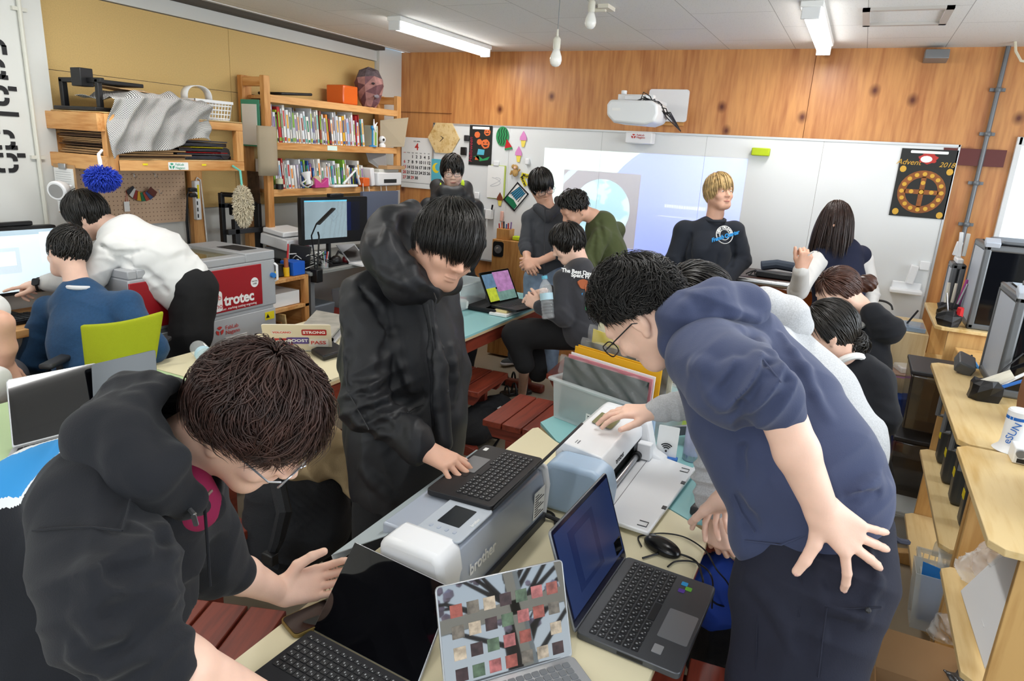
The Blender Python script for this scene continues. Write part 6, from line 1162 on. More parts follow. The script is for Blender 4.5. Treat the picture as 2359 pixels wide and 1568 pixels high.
def monitor(nm,p0,p1,z0,z1,thk,back,lab,scr=None,base=.87): # screen from p0 to p1 (xy), facing right of that line
    p0=np.array([*p0,0.]);p1=np.array([*p1,0.]);U=nrm(p1-p0);t=thing(nm,lab,'monitor',((p0+p1)/2*(1,1,0)+(0,0,base)));fr=FRM((p0+p1)/2+(0,0,(z0+z1)/2),U,(-.0,0,1));w,h=np.linalg.norm(p1-p0),z1-z0
    obj('bezel',MB().prism(rrect(w,h,.01,3),-thk,0,fr),back,t);
    c=fr[0]-fr[3]*(thk+.05);o=MB().tube([c+(0,0,0),(c[0],c[1],base+.01)],.018,8).tube([fr[0]-fr[3]*thk*.5,c],.02,8).box((c[0],c[1],base+.006),(.2,.2,.012));obj('stand',o,back,t)
    if scr:
        for n_,(a,b,cc,d,m)in scr:obj(n_,MB().prism([(a,cc),(b,cc),(b,d),(a,d)],0,.0012,fr),m,t,smooth=False)
    return t,fr
w=.6
tm,fm=monitor('monitor',(-3.42,3.60),(-3.30,4.17),1.04,1.37,.04,M_black,'black monitor showing a drawing on the grey desk',[('screen',(-.27,.27,-.14,.145,M_black)),('window_light',(-.265,.10,-.125,.145,m_scr)),('window_dark',(.10,.22,-.08,.13,m_scr2))])
obj('window_bar',MB().prism([(-.265,.135),(.1,.135),(.1,.145),(-.265,.145)],.0012,.002,fm),mat('screen_cyan','60b8d8',.3,emit=.5),tm);o=MB()
for a in(.0,.03):ringp(o,fm,-.02,.045,.02+a,.0212+a,.0013,.002,4)
obj('drawing_lines',o,mat('screen_lines','7a9cb4',.4),tm);obj('web_camera',MB().box(fm[0]+fm[2]*.178,(.04,.14,.025)),M_black,tm,bev=.005)
monitor('monitor',(-3.62,4.52),(-3.58,4.95),1.0,1.37,.03,mat('monitor_back_blue','5c6478',.4),'slate coloured monitor back beside the black monitor')
T('document_scanner','white document scanner left of the black monitor','scanner',(-3.6,3.72,.87),[('body',quadprism([(-3.78,3.56,1.02),(-3.52,3.56,.99),(-3.52,3.82,.99),(-3.78,3.82,1.02)],.08),M_white,bv8),('lid',quadprism([(-3.76,3.57,1.105),(-3.56,3.57,1.085),(-3.56,3.81,1.085),(-3.76,3.81,1.105)],.035),mat('scanner_lid','f0f0f0',.3),bv8),('stand',bb((-3.75,3.58,.87),(-3.55,3.8,1.0)),M_grey)])
T('gantry_printer','black open frame printer behind the laser engraver','3d printer',(-3.8,3.42,.75),[('frame',bb((-3.85,3.28,1.0),(-3.82,3.31,1.38),(-3.85,3.58,.9),(-3.80,3.61,1.30),(-3.85,3.28,1.28),(-3.82,3.6,1.31),(-3.95,3.28,.88),(-3.6,3.6,.93)),M_black,bv),('print_head',MB().box((-3.79,3.38,1.27),(.06,.09,.08)),M_black,bv8),('z_rail',bb((-3.83,3.36,.93),(-3.79,3.40,1.2),(-3.83,3.30,1.10),(-3.79,3.66,1.135)),M_dark,bv),('spool_arm',MB().cyl((-3.84,3.30,1.37),(-3.68,3.36,1.37),.016),M_black),('foot',bb((-3.95,3.28,.0),(-3.6,3.6,.01)),M_black)])
t=thing('gooseneck_lamp','black gooseneck lamp standing before the black monitor','lamp',(-3.34,3.66,.87));obj('neck',MB().tube([(-3.34,3.64,.87),(-3.34,3.63,1.0),(-3.33,3.60,1.12),(-3.28,3.60,1.21)],.005,8),M_black,t);obj('lamp_bar',quadprism([(-3.28,3.59,1.20),(-3.25,3.60,1.20),(-3.22,3.73,1.305),(-3.25,3.72,1.305)],.012),M_black,t,bev=.004);obj('base',MB().lathe([(.05,0),(.05,.01),(.01,.015)],(-3.34,3.64,.87),16),M_black,t)
t=thing('phone_stand_arm','black clamp arm on the desk edge with cables','arm',(-3.3,3.62,.87));obj('arm',MB().tube([(-3.29,3.60,.85),(-3.28,3.61,1.0),(-3.28,3.62,1.12),(-3.27,3.60,1.15)],.006,8),M_black,t);obj('clamp',bb((-3.32,3.57,.80),(-3.26,3.63,.89)),M_black,t,bev=.004)
T('black_case','black upright case on the desk in front of the scanner','case',(-3.36,3.6,.87),[('case',MB().box((-3.42,3.58,.96),(.14,.03,.17),(0,.1,.5)),M_black,bv)])
t=thing('pen_box','cup of pens on the desk under the black monitor','cup',(-3.3,3.75,.87));obj('cup',MB().lathe([(.028,0),(.03,.07),(.027,.07),(.026,.006)],(-3.36,3.76,.871),14),M_clear,t)
for k,c in enumerate((M_red,M_white,M_blue,M_black,M_white,mat('pen_green','3c9a50',.4))):a=k*1.05;obj('pen',MB().cyl((-3.36+.01*math.cos(a),3.76+.01*math.sin(a),.88),(-3.36+.03*math.cos(a),3.76+.03*math.sin(a),.99),.004,n=8),c,t)
T('headset','dark headset lying on the desk under the black monitor','headset',(-3.38,3.98,.87),[('ear_cup',MB().ell((-3.40,3.93,.90),(.04,.05,.04),12),M_black),('band',MB().tube([(-3.40,3.93,.93),(-3.42,3.98,.96),(-3.40,4.04,.93)],.01,8),M_dark),('ear_cup',MB().ell((-3.39,4.04,.895),(.035,.04,.035),12),mat('dark_red_plastic','6a1a20',.4))])
t=thing('small_laptop','small silver laptop open on the grey desk','laptop',(-3.36,4.1,.87));obj('lid',quadprism([(-3.34,4.00,.885),(-3.30,4.16,.885),(-3.42,4.16,1.0),(-3.46,4.00,1.0)],.006),mat('lid_grey','8a8c90',.35),t);obj('screen',quadprism([(-3.336,4.01,.892),(-3.30,4.15,.892),(-3.41,4.15,.995),(-3.446,4.01,.995)],.001),M_black,t);obj('keyboard_base',quadprism([(-3.34,4.0,.872),(-3.2,3.98,.872),(-3.18,4.14,.872),(-3.31,4.16,.872)],.012),M_white,t)
for k in range(6):tag(obj('white_cable',MB().tube([(-3.5+random.uniform(-.05,.15),3.56+random.uniform(0,.2),.89)if i in(0,7)else(-3.4+random.uniform(-.1,.1),3.6+random.uniform(-.1,.25),.885+random.uniform(0,.12))for i in range(8)],.0035,6),M_wcord if k%2 else M_cord),'tangled %s cable among the clutter at the left end of the grey desk'%('white' if k%2 else 'black'),'cable','cables tangled on the grey desk')
T('white_adapter','white boxy adapter on a carton beside the scanner','adapter',(-3.5,3.58,.87),[('body',bb((-3.52,3.52+.04,.87),(-3.44,3.62,1.0)),M_white,bv8),('pink_pack',bb((-3.50,3.63,.87),(-3.44,3.70,1.03)),mat('pink_pack','c88aa4',.5),bv)])
# ================================================================ tables, stools and what lies on them
m_cream=mat('cream_laminate','e2d8b6',.42,var=.03,vs=3,spec=.4);m_turq=mat('turquoise_laminate','8fc4c6',.42,spec=.4);m_pgreen=mat('pale_green_laminate','b4cc9c',.42);m_rb=wood('red_brown_stain','7c3322','5c2216',1,3,.45);m_rbx=wood('red_brown_stain_cross','84382a','62261a',0,3,.45);m_edge=mat('plywood_edge','c8b088',.6)
def table(name,label,pts,top,z=.71,legs=(),th=.03):
    pts=[np.array(p,float)for p in pts];c=np.mean(pts,0);t=thing(name,label,'table',(c[0],c[1],0))
    obj('tabletop',MB().prism([tuple(p)for p in pts],z-th*.45,z),top,t,smooth=False);obj('top_edge',MB().prism([tuple(c+(p-c)*.998)for p in pts],z-th,z-th*.46),m_edge,t)
    ins=[c+(p-c)*.93 for p in pts];k=len(pts)
    for i in range(k):a,b=ins[i],ins[(i+1)%k];n=np.array([-(b-a)[1],(b-a)[0]]);n=n/np.linalg.norm(n)*.016;obj('apron',MB().prism([tuple(a-n),tuple(b-n),tuple(b+n),tuple(a+n)],z-th-.085,z-th-.001),m_rb,t)
    for(x,y)in legs:obj('leg',bb((x-.04,y-.03,.05),(x+.04,y+.03,z-th-.002)),m_rb,t,bev=.004);obj('foot',bb((x-.16,y-.035,0),(x+.16,y+.035,.06)),m_rb,t,bev=.015)
    return t
table('work_table','cream topped work table in front with laptops and cutting machines',[(-1.0,.42),(-.222,.42),(-.222,1.87),(-.306,1.926),(-.877,2.237),(-.985,2.32),(-1.0,2.3)],m_cream,legs=((-.88,.62),(-.35,.62),(-.88,1.95),(-.35,1.7)))
table('work_table','turquoise topped table behind the white cutting machine with the file bin',[(-1.0,2.375),(-.872,2.242),(-.302,1.93),(-.2,1.95),(-.1,3.1),(-.85,3.2)],m_turq,legs=((-.75,2.9),(-.3,2.85)))
table('work_table','cream topped table at the left with the stickered laptop and black cables',[(-2.835,1.94),(-2.015,1.94),(-2.015,3.22),(-2.835,3.22)],m_cream,legs=((-2.7,2.1),(-2.12,2.1),(-2.7,3.0),(-2.12,3.0)))
table('work_table','pale green topped table at the left edge with two open laptops',[(-2.835,.5),(-2.015,.5),(-2.015,1.935),(-2.835,1.935)],m_pgreen,legs=((-2.7,.7),(-2.12,.7),(-2.7,1.75),(-2.12,1.75)))
table('work_table','turquoise topped table at the back with an open laptop and clear box',[(-2.75,3.3),(-1.90,3.3),(-1.90,4.66),(-2.75,4.66)],m_turq,legs=((-2.6,3.5),(-2.05,3.5),(-2.6,4.5),(-2.05,4.5)))
def stool(c,rz,label,w=.36,d=.40,z=.42,g='red brown slatted stools'):
    t=thing('wooden_stool',label,'stool',(c[0],c[1],0),g,rz=rz)
    for k in range(3):obj('seat_slat',bb((-w/2+k*(w/3)+.004,-d/2,z-.035),(-w/2+(k+1)*(w/3)-.004,d/2,z)),m_rb,t,bev=.004)
    for s in(-1,1):y=s*(d/2-.05);obj('cleat',MB().prism([(-w/2+.01,z-.036),(w/2-.01,z-.036),(w/2-.05,z-.10),(-w/2+.05,z-.10)],y-.02,y+.02,(np.zeros(3),np.array([1.,0,0]),np.array([0,0,1.]),np.array([0,1.,0]))),m_rbx,t,bev=.003);obj('leg',bb((-.045,y-.018,.06),(.045,y+.018,z-.10)),m_rbx,t,bev=.003);obj('foot',MB().prism([(-w/2+.01,0),(w/2-.01,0),(w/2-.03,.05),(.05,.075),(-.05,.075),(-w/2+.03,.05)],y-.03,y+.03,(np.zeros(3),np.array([1.,0,0]),np.array([0,0,1.]),np.array([0,1.,0]))),m_rbx,t,bev=.004)
    obj('stretcher',bb((-.02,-d/2+.05,.12),(.02,d/2-.05,.17)),m_rb,t)
    return t
stool((-1.93,3.42),0.05,'red brown slatted stool right of the black coat, its near leg showing',w=.34,d=.42);stool((-1.38,3.12),.02,'red brown slatted stool left of the clear file bin',w=.34,d=.46);stool((-1.40,1.02),.35,'worn red brown slatted stool under the near left table corner');stool((-.13,1.52),.1,'dark red brown stool under the grey laptop at the table edge',w=.36,d=.36);stool((-1.42,4.0),.1,'red brown stool under the seated reader in black sweatshirt',d=.42);stool((-1.95,1.42),1.4,'red brown stool behind the backpacks, only its foot showing',w=.34)
stool((-.02,3.35),0,'red brown stool under the woman with the hair bun');stool((.0,2.8),0,'red brown stool under the woman with tied black hair')
# ---- laptops
m_key=mat('black_key','1d1e21',.5);m_sil=mat('laptop_silver','b9bbbe',.32,.6);m_gun=mat('laptop_gunmetal','55575b',.38,.5);m_gunl=mat('laptop_gunmetal_light','8e9094',.35,.5);m_scrk=mat('dark_glossy_screen','08080b',.04,spec=.7,coat=.3);m_blk2=mat('laptop_black','1b1b1e',.45)
def laptop(label,a,b,fv,lv,mb_,ml,ms,keym=m_key,th=.016,rows=5,colsn=14,pad=.36,numpad=False,legend=None,kw=.86,name='laptop',keydepth=(.12,.58)):
    a,b,fv,lv=[np.array(v,float)for v in(a,b,fv,lv)];t=thing(name,label,'laptop',(a+b+fv)/2*(1,1,0)+(0,0,a[2]));up=np.array([0,0,1.]);w=np.linalg.norm(b-a);U=(b-a)/w;d=np.linalg.norm(fv);Fv=fv/d
    base=MB();P_=rrect(w,d,.012,3,w/2,d/2);fr=(a,U,Fv,up);hand_=np.dot(np.cross(U,Fv),up);P_=P_ if hand_>0 else P_[::-1];base.prism(P_,0,th,fr);obj('base',base,mb_,t,bev=.002)
    k=MB();lg=MB();k0,k1=d*keydepth[0],d*keydepth[1];kh=(k1-k0)/rows;kx0=w*(1-kw)/2;kwid=w*kw/colsn
    for r in range(rows):
        x=kx0
        while x<w-kx0-kwid*.5:
            ww=kwid*(1 if not(r==rows-1 and abs(x-w*.38)<kwid*.6)else 4.2);ww=min(ww,w-kx0-x);q=rrect(ww*.86,kh*.82,.0025,2,x+ww/2,k0+(r+.5)*kh);k.prism(q if hand_>0 else q[::-1],th,th+.0016,fr)
            if legend is not None and ww<kwid*1.5:l_=rrect(ww*.22,kh*.22,.0005,1,x+ww*.36,k0+(r+.4)*kh);lg.prism(l_ if hand_>0 else l_[::-1],th+.0016,th+.0018,fr);l_=rrect(ww*.14,kh*.16,.0005,1,x+ww*.66,k0+(r+.66)*kh);lg.prism(l_ if hand_>0 else l_[::-1],th+.0016,th+.0018,fr)
            x+=ww
    obj('keys',k,keym,t);
    if legend is not None:obj('key_legends',lg,legend,t,smooth=False)
    q=rrect(w*.32,d*pad*.8,.004,2,w*(.5 if not numpad else .42),d*(1-pad*.5));obj('touchpad',MB().prism(q if hand_>0 else q[::-1],th,th+.0006,fr),ml,t)
    lh=np.linalg.norm(lv);LV=lv/lh;N_=nrm(np.cross(U,LV));N_=N_ if np.dot(N_,Fv)>0 or abs(np.dot(N_,Fv))<.02 else-N_;o_=a+up*(th*.6);fl=(o_,U,LV,N_);h2=np.dot(np.cross(U,LV),N_);q=rrect(w,lh,.01,3,w/2,lh/2);obj('lid',MB().prism(q if h2>0 else q[::-1],-.006,0,fl),ml,t,bev=.0015)
    q=rrect(w*.975,lh*.95,.006,3,w/2,lh*.515);sc=obj('screen',MB().prism(q if h2>0 else q[::-1],0,.0008,fl),ms,t,smooth=False);
    return t,fr,fl,w,lh
Zt=.711
# grey laptop, right
L,fr,fl,w,lh=laptop('open gunmetal laptop with dark blue screen at the right table edge',(-.405,1.255,Zt),(-.395,1.61,Zt),(.24,-.012,0),(-.082,0,.235),m_gun,m_gunl,mat('screen_dark_navy','12142a',.12,emit=.0,spec=.6),rows=6,colsn=17,legend=mat('key_legend','9a9c9e',.6),numpad=True,kw=.92,keydepth=(.1,.60))
m_sn=mat('screen_glow_navy','26345c',.2,emit=.22);m_sn2=mat('screen_glow_dim','1c2440',.2,emit=.15)
def onscr(t,fl,w,lh,x0,x1,y0,y1,m,nm='screen_window',e=.001):
    q=[(w*x0,lh*y0),(w*x1,lh*y0),(w*x1,lh*y1),(w*x0,lh*y1)];h2=np.dot(np.cross(fl[1],fl[2]),fl[3]);obj(nm,MB().prism(q if h2>0 else q[::-1],.0008,.0008+e,fl),m,t,smooth=False)
onscr(L,fl,w,lh,.03,.97,.12,.95,m_sn);onscr(L,fl,w,lh,.2,.62,.25,.85,mat('screen_panel','1d2b55',.2,emit=.16),e=.0014);onscr(L,fl,w,lh,.28,.55,.30,.78,m_sn,e=.0018);onscr(L,fl,w,lh,.83,.95,.15,.3,m_scrk,e=.0018)
for k,c in enumerate(('2a9ad8','6fb83a','5a3aa0')):q=rrect(.016,.016,.002,2,w*.90-k*.016,.24*.70+(k%2)*.014);obj('sticker',MB().prism(q[::-1],.0165,.0172,fr),mat('laptop_sticker_'+'abc'[k],c,.4),L)
q=rrect(.03,.022,.002,2,w*.14,.24*.74);obj('badge',MB().prism(q[::-1],.0165,.0172,fr),m_sil,L);obj('side_ports',MB().prism([(-.0003,.10),(-.0003,.16),(-.0008,.16),(-.0008,.10)],.004,.011,fr),M_black,L)
# black laptop on the cutter
L,fr,fl,w,lh=laptop('thin black laptop lying open on top of the silver cutting machine',(-.700,1.705,.8825),(-.694,1.372,.8825),(-.192,-.01,0),(.112,0,.150),m_blk2,m_blk2,m_scrk,rows=6,colsn=15,legend=mat('key_legend','9a9c9e',.6),keydepth=(.10,.62),pad=.32)
q=rrect(.10,.055,.003,2,w*.42,.155);obj('touchpad_surface',MB().prism(q,.0162,.0172,fr),mat('pad_grey','6c6d70',.3),L);q=rrect(.02,.012,.001,1,w*.1,.172);obj('badge',MB().prism(q,.0162,.0172,fr),M_paper,L)
# tablet computer
tb=thing('tablet_computer','black screened tablet with keyboard cover at the front edge of the table','tablet',(-.78,.87,Zt))
BL,TL_,TR_,BR=[np.array(v)for v in((-.924,.973,.714),(-.920,1.115,.862),(-.636,1.097,.852),(-.630,.955,.714))]
n_=nrm(np.cross(BR-BL,TL_-BL));n_=n_ if n_[1]<0 else-n_;cc=(BL+TL_+TR_+BR)/4;q_=[BL,BR,TR_,TL_]
obj('body',quadprism([p-n_*.008 for p in q_],.008),m_sil,tb,bev=.002);obj('screen',MB().add([p+n_*.0012+(cc-p)*.014 for p in q_],[(0,1,2,3)]),m_scrk,tb,smooth=False)
obj('kickstand',quadprism([(-.88,1.06,.80),(-.68,1.05,.80),(-.68,1.17,.714),(-.88,1.18,.714)],.003),m_sil,tb)
def kcover():
    a,b=np.array([-.924,.968,.712]),np.array([-.632,.950,.712]);U=nrm(b-a);Fv=np.array([U[1],-U[0],0]);w,d=.2925,.215;fr=(a,U,Fv,np.array([0,0,1.]));obj('keyboard_cover',MB().prism(rrect(w,d,.006,2,w/2,d/2)[::-1],0,.005,fr),mat('cover_black','1c1c20',.8),tb)
    k,l=MB(),MB()
    for r in range(6):
        for c in range(14):x=.012+c*.0193;q=rrect(.0165,.0145 if r else .008,.002,2,x+.008,.018+r*.0185);k.prism(q[::-1],.005,.0065,fr);q=rrect(.003,.004,.0003,1,x+.005,.016+r*.0185);l.prism(q[::-1],.0065,.0068,fr);q=rrect(.0022,.003,.0003,1,x+.011,.020+r*.0185);l.prism(q[::-1],.0065,.0068,fr)
    obj('keys',k,m_key,tb);obj('key_legends',l,mat('key_legend','9a9c9e',.6),tb,smooth=False);obj('touchpad',MB().prism(rrect(.10,.05,.003,2,w/2,.165)[::-1],.005,.0056,fr),m_key,tb)
kcover()
t=thing('smartphone','black phone in a gold rimmed case under the tablet at the table edge','phone',(-.95,1.0,Zt));fr=FRM((-.945,1.015,.712),(.35,.94,0),(-.94,.35,0));obj('case',MB().prism(rrect(.15,.075,.012,4),0,.008,fr),mat('gold_rim','8a7440',.35,.5),t);obj('screen',MB().prism(rrect(.144,.069,.010,4),.008,.0095,fr),m_scrk,t)
# silver notebook with mirror screen
m_mir=mat('mirror_screen','2c2a26',.02,spec=1.0,coat=1.0,ior=2.2)
hA,hB=np.array([-.565,.955,Zt]),np.array([-.382,1.183,Zt]);nf=nrm(np.array([.78,-.625,0]))
L,fr,fl,w,lh=laptop('silver laptop with a bright mirror like screen at the bottom of the table',hA,hB,nf*.212,-nf*.078+np.array([0,0,.195]),m_sil,m_sil,m_mir,keym=mat('grey_key','75787c',.5),rows=6,colsn=14,keydepth=(.06,.55))
random.seed(9)
for r in range(4):
    for c in range(7):
        if random.random()<.92:x=.09+c*.125;y=.80-r*.20;onscr(L,fl,w,lh,x,x+.09,y-.12,y,mat('photo_thumb_%s'%'abcdef'[(r*7+c)%6],('8a4a40','6a6258','a89884','3c2c2c','50604c','9a5a58')[(r*7+c)%6],.3,emit=.12,var=.5,vs=60),'photo_thumbnail',.0004)
# ---- silver cutting machine (front)
m_cs=mat('cutter_silver','b2bac8',.3,.15);m_cg=mat('cutter_grey','a6b0b4',.4);m_cw=mat('cutter_white','e9eaec',.3)
t=thing('cutting_machine','silver and white cutting machine in front with a black laptop on top','cutting machine',(-.78,1.4,Zt))
PF=(np.zeros(3),np.array([1.,0,0]),np.array([0,0,1.]),np.array([0,-1.,0]))
obj('body',MB().prism([(-.905,.712),(-.680,.712),(-.676,.80),(-.692,.868),(-.72,.878),(-.905,.876)],-1.685,-1.20,PF),m_cs,t,bev=.006,seg=3)
obj('base_strip',bb((-.682,1.22,.711),(-.669,1.68,.735)),M_dark,t);obj('side_cap',MB().prism([(-.862,.712),(-.684,.712),(-.680,.82),(-.69,.875),(-.71,.888),(-.84,.892),(-.862,.875)],-1.222,-1.125,PF),m_cw,t,bev=.016,seg=4);obj('side_cap',MB().prism([(-.86,.712),(-.678,.712),(-.672,.82),(-.685,.878),(-.71,.885),(-.86,.885)],-1.712,-1.685,PF),m_cw,t,bev=.008,seg=3)
obj('open_lid',quadprism([GZ(765,1280,.81),GZ(888,1236,.85),(-.826,1.68,.880),(-.912,1.68,.878)],.004),m_cg,t,bev=.002);obj('lid_lip',quadprism([GZ(765,1280,.81),(-.912,1.68,.878),(-.917,1.68,.845),GZ(772,1300,.79)],.003),m_cg,t)

fr=FRM((-.752,1.292,.881),(0,1,0),(-1,0,.0));obj('control_panel',MB().prism(rrect(.175,.125,.014,4),0,.006,fr),mat('panel_silver','b4bbc4',.3),t,bev=.002);obj('display',MB().prism(rrect(.088,.062,.002,2,.012,.002),.006,.007,fr),mat('lcd_dark','22262a',.15),t)
for k in range(4):obj('button',MB().prism(rrect(.012,.008,.003,2,-.055,.035-k*.022),.006,.008,fr),m_cs,t)
o=MB();tmb(o,'brother',.013,FRM((-.700,1.30,.8885),(0,1,0),(-1,0,0)));obj('brand_lettering',o,M_paper,t)
o=MB();tmb(o,'brother',.042,FRM((-.6735,1.30,.80),(0,1,0),(-.05,0,1)),bold=.0008);obj('brand_lettering',o,M_white,t);obj('rating_label',bb((-.6757,1.60,.75),(-.6735,1.67,.835)),M_paper,t);o=MB()
for k in range(9):o.b2((-.6738,1.605,.757+k*.008),(-.6730,1.605+.06*(1-.3*(k%3)),.760+k*.008))
obj('label_print',o,M_ink,t,smooth=False);obj('usb_port',bb((-.72,1.1235,.76),(-.705,1.1255,.80)),M_black,t)
# ---- white and pale blue cutting machine (behind)
m_pb=mat('cutter_pale_blue','a9c0d8',.35)
t=thing('cutting_machine','white and pale blue cutting machine with its front tray folded open','cutting machine',(-.6,2.0,Zt))
obj('side_cap',MB().prism([(-.715,.712),(-.515,.712),(-.508,.80),(-.525,.855),(-.56,.872),(-.69,.872),(-.715,.85)],-1.86,-1.745,PF),m_pb,t,bev=.018,seg=4)
obj('top_cover',MB().prism([(-.72,.72),(-.70,.72),(-.70,.86),(-.56,.80),(-.545,.81),(-.548,.845),(-.57,.872),(-.70,.893),(-.725,.87)],-2.24,-1.86,PF),m_cw,t,bev=.004);obj('side_cap',MB().prism([(-.725,.712),(-.46,.712),(-.455,.735),(-.50,.755),(-.53,.86),(-.57,.885),(-.70,.893),(-.725,.87)],-2.30,-2.24,PF),m_cw,t,bev=.010,seg=3)
obj('blue_rim',bb((-.72,2.302,.712),(-.52,2.318,.87)),m_pb,t,bev=.004);obj('feed_slot',bb((-.70,1.86,.735),(-.57,2.24,.80)),M_black,t);obj('red_stripe',bb((-.571,1.87,.782),(-.568,2.23,.787)),mat('dark_red_strip','6a2a30',.4),t)
obj('roller',MB().cyl((-.545,1.86,.752),(-.545,2.24,.752),.010),M_metal,t);obj('roller_grip',MB().cyl((-.545,2.18,.752),(-.545,2.205,.752),.017),M_black,t)
obj('tray',quadprism([(-.565,1.755,.722),(-.375,1.745,.722),(-.345,2.245,.722),(-.56,2.30,.722)],.014),m_cw,t,bev=.004);obj('tray_seam',bb((-.512,1.77,.736),(-.510,2.26,.7368)),M_grey,t)
for y in(1.90,2.10):obj('tray_catch',bb((-.378+(y-1.9)*.06,y,.7355),(-.365+(y-1.9)*.06,y+.02,.738)),M_black,t)
for x,y in((-.40,1.775),(-.375,2.20)):obj('tray_clip',MB().tube([(x-.015,y+.02,.7375),(x+.012,y+.02,.7375),(x+.012,y-.008,.7375),(x-.015,y-.008,.7375)],.0014,5),M_dark,t)
fr=FRM((-.645,2.115,.8895),(0,1,0),(-1,0,.14));obj('display',MB().prism(rrect(.105,.072,.003,2),0,.0015,fr),mat('lcd_olive','7a7a58',.2),t);o=MB();tmb(o,'brother',.026,FRM((-.546,1.98,.832),(0,1,0),(-.3,0,1)));obj('brand_lettering',o,M_ink,t)
o=MB();
for k in range(4):o.b2((-.66-k*.008,1.885,.8865),(-.663-k*.008,1.91,.8885))
obj('cover_print',o,M_grey,t);obj('carriage_block',bb((-.55,2.20,.74),(-.50,2.235,.80)),m_cw,t,bev=.004);obj('end_emblem',bb((-.5115,1.78,.755),(-.509,1.80,.80)),mat('emblem_blue','8aa4c0',.4),t)
# ---- mouse, cables and small things on the main table
t=thing('computer_mouse','black computer mouse on the table beside the white tray','mouse',(-.33,1.72,Zt));S=SDF(.02).ell((-.325,1.715,.722),(.058,.032,.024),np.array(rotm((0,0,-.35))));S.cut((0,0,.7125),(0,0,-1));organic('shell',S,.0022,mat('mouse_black','0e0e10',.25),t);obj('wheel',MB().ell((-.355,1.727,.741),(.008,.004,.006),8),M_grey,t)
def cable(pts,r,lab,m=None,nm='cable'):
    P_=np.array(pts,float);k=len(P_);tt=np.linspace(0,k-1,k*8);out=[]
    for s in tt:i=min(int(s),k-2);f=s-i;p0,p1,p2,p3=P_[max(i-1,0)],P_[i],P_[i+1],P_[min(i+2,k-1)];out.append(.5*((2*p1)+(p2-p0)*f+(2*p0-5*p1+4*p2-p3)*f*f+(3*p1-p0-3*p2+p3)*f**3))
    return tag(obj(nm,MB().tube(out,r,7),m or M_cord),lab,'cable')
g=lambda x,y,z=.716:GZ(x,y,z)
cable([g(1478,1258),g(1470,1238),g(1485,1232),g(1530,1228),g(1580,1238),g(1625,1268),g(1650,1310),GZ(1680,1350,.60),GZ(1700,1420,.4)],.0022,'thin black mouse cable running over the right table edge')
cable([g(1480,1285),g(1540,1272),g(1600,1290),g(1618,1330),GZ(1622,1360,.66),GZ(1650,1390,.5),GZ(1690,1400,.4)],.003,'black charging cable curving behind the grey laptop');cable([g(1538,1305),g(1560,1292),g(1605,1296),g(1640,1330,.7),GZ(1640,1400,.5)],.0025,'short black plug cable at the right side of the grey laptop')
cable([g(1240,1180,.73),g(1262,1188,.725),g(1290,1200,.716),g(1320,1215,.716)],.007,'thick black power plug lead between the two cutting machines');cable([(-.69,1.73,.716),(-.66,1.72,.716),(-.62,1.66,.716),(-.58,1.70,.716)],.004,'black lead on the table between the two cutting machines')
solo('cable_ring',MB().tube([np.array([-.565,1.335,.7135])+.006*np.array([math.cos(a),math.sin(a),0])for a in np.linspace(0,2*PI,14,endpoint=False)],.0012,5,closed=True),m_pb,'tiny ring lying on the cream table near the silver machine','ring')
T('wifi_card_stand','white card with a wireless symbol in a blue stand beside the white machine','sign',(-.47,2.31,Zt),[('card',MB().prism(rrect(.075,.115,.004,2,0,.062),0,.003,FRM((-.47,2.315,.715),(1,.1,0),(.0,.18,1))),M_paper),('base',MB().box((-.47,2.31,.718),(.09,.03,.012),(0,0,.1)),M_blue,bv)])
wf=COL.objects['wifi_card_stand'];fr=FRM((-.47,2.3105,.745),(1,.1,0),(0,.18,1))
for r in(.006,.013,.020,.027):
    o=MB()
    if r<.01:o.prism(blob(0,0,.004,.004,10),0,.0012,fr)
    else:
        A_=np.linspace(PI*.25,PI*.75,8);o.prism([((r-.0022)*math.cos(a),(r-.0022)*math.sin(a))for a in A_][::-1]+[((r+.0022)*math.cos(a),(r+.0022)*math.sin(a))for a in A_],0,.0012,fr)
    obj('wifi_symbol',o,M_ink,wf)
t=thing('tin_can','tall lilac labelled can holding black rods behind the white machine','can',(-.38,2.38,Zt));obj('can',MB().lathe([(.033,0),(.034,.004),(.034,.145),(.031,.15),(.030,.02)],(-.385,2.37,.712),24),mat('can_lilac','a9acc4',.4,var=.12,vs=30),t);obj('lower_band',MB().cyl((-.385,2.37,.716),(-.385,2.37,.735),.0345),M_metal,t)
for k in range(2):solo('black_rod',MB().box((-.325+.02*k,2.27+.02*k,.81),(.007,.004,.2),(.0,.06,0)),M_black,'flat black rod leaning upright before the lilac can, %s one'%('left' if not k else 'right'),'rod')
T('black_power_brick','dark grey power brick on the turquoise table by the grey sleeve','power adapter',(-.26,2.02,Zt),[('brick',MB().box((-.25,2.02,.727),(.085,.15,.03),(0,0,-.15)),M_dark,bv8)])
T('green_pen','green pen lying on the turquoise table beyond the tray','pen',(-.3,2.2,Zt),[('barrel',MB().cyl((-.34,2.27,.718),(-.27,2.24,.718),.006),mat('bright_green','3cb048',.4)),('cap',MB().cyl((-.36,2.278,.718),(-.34,2.27,.718),.0065),M_white)])
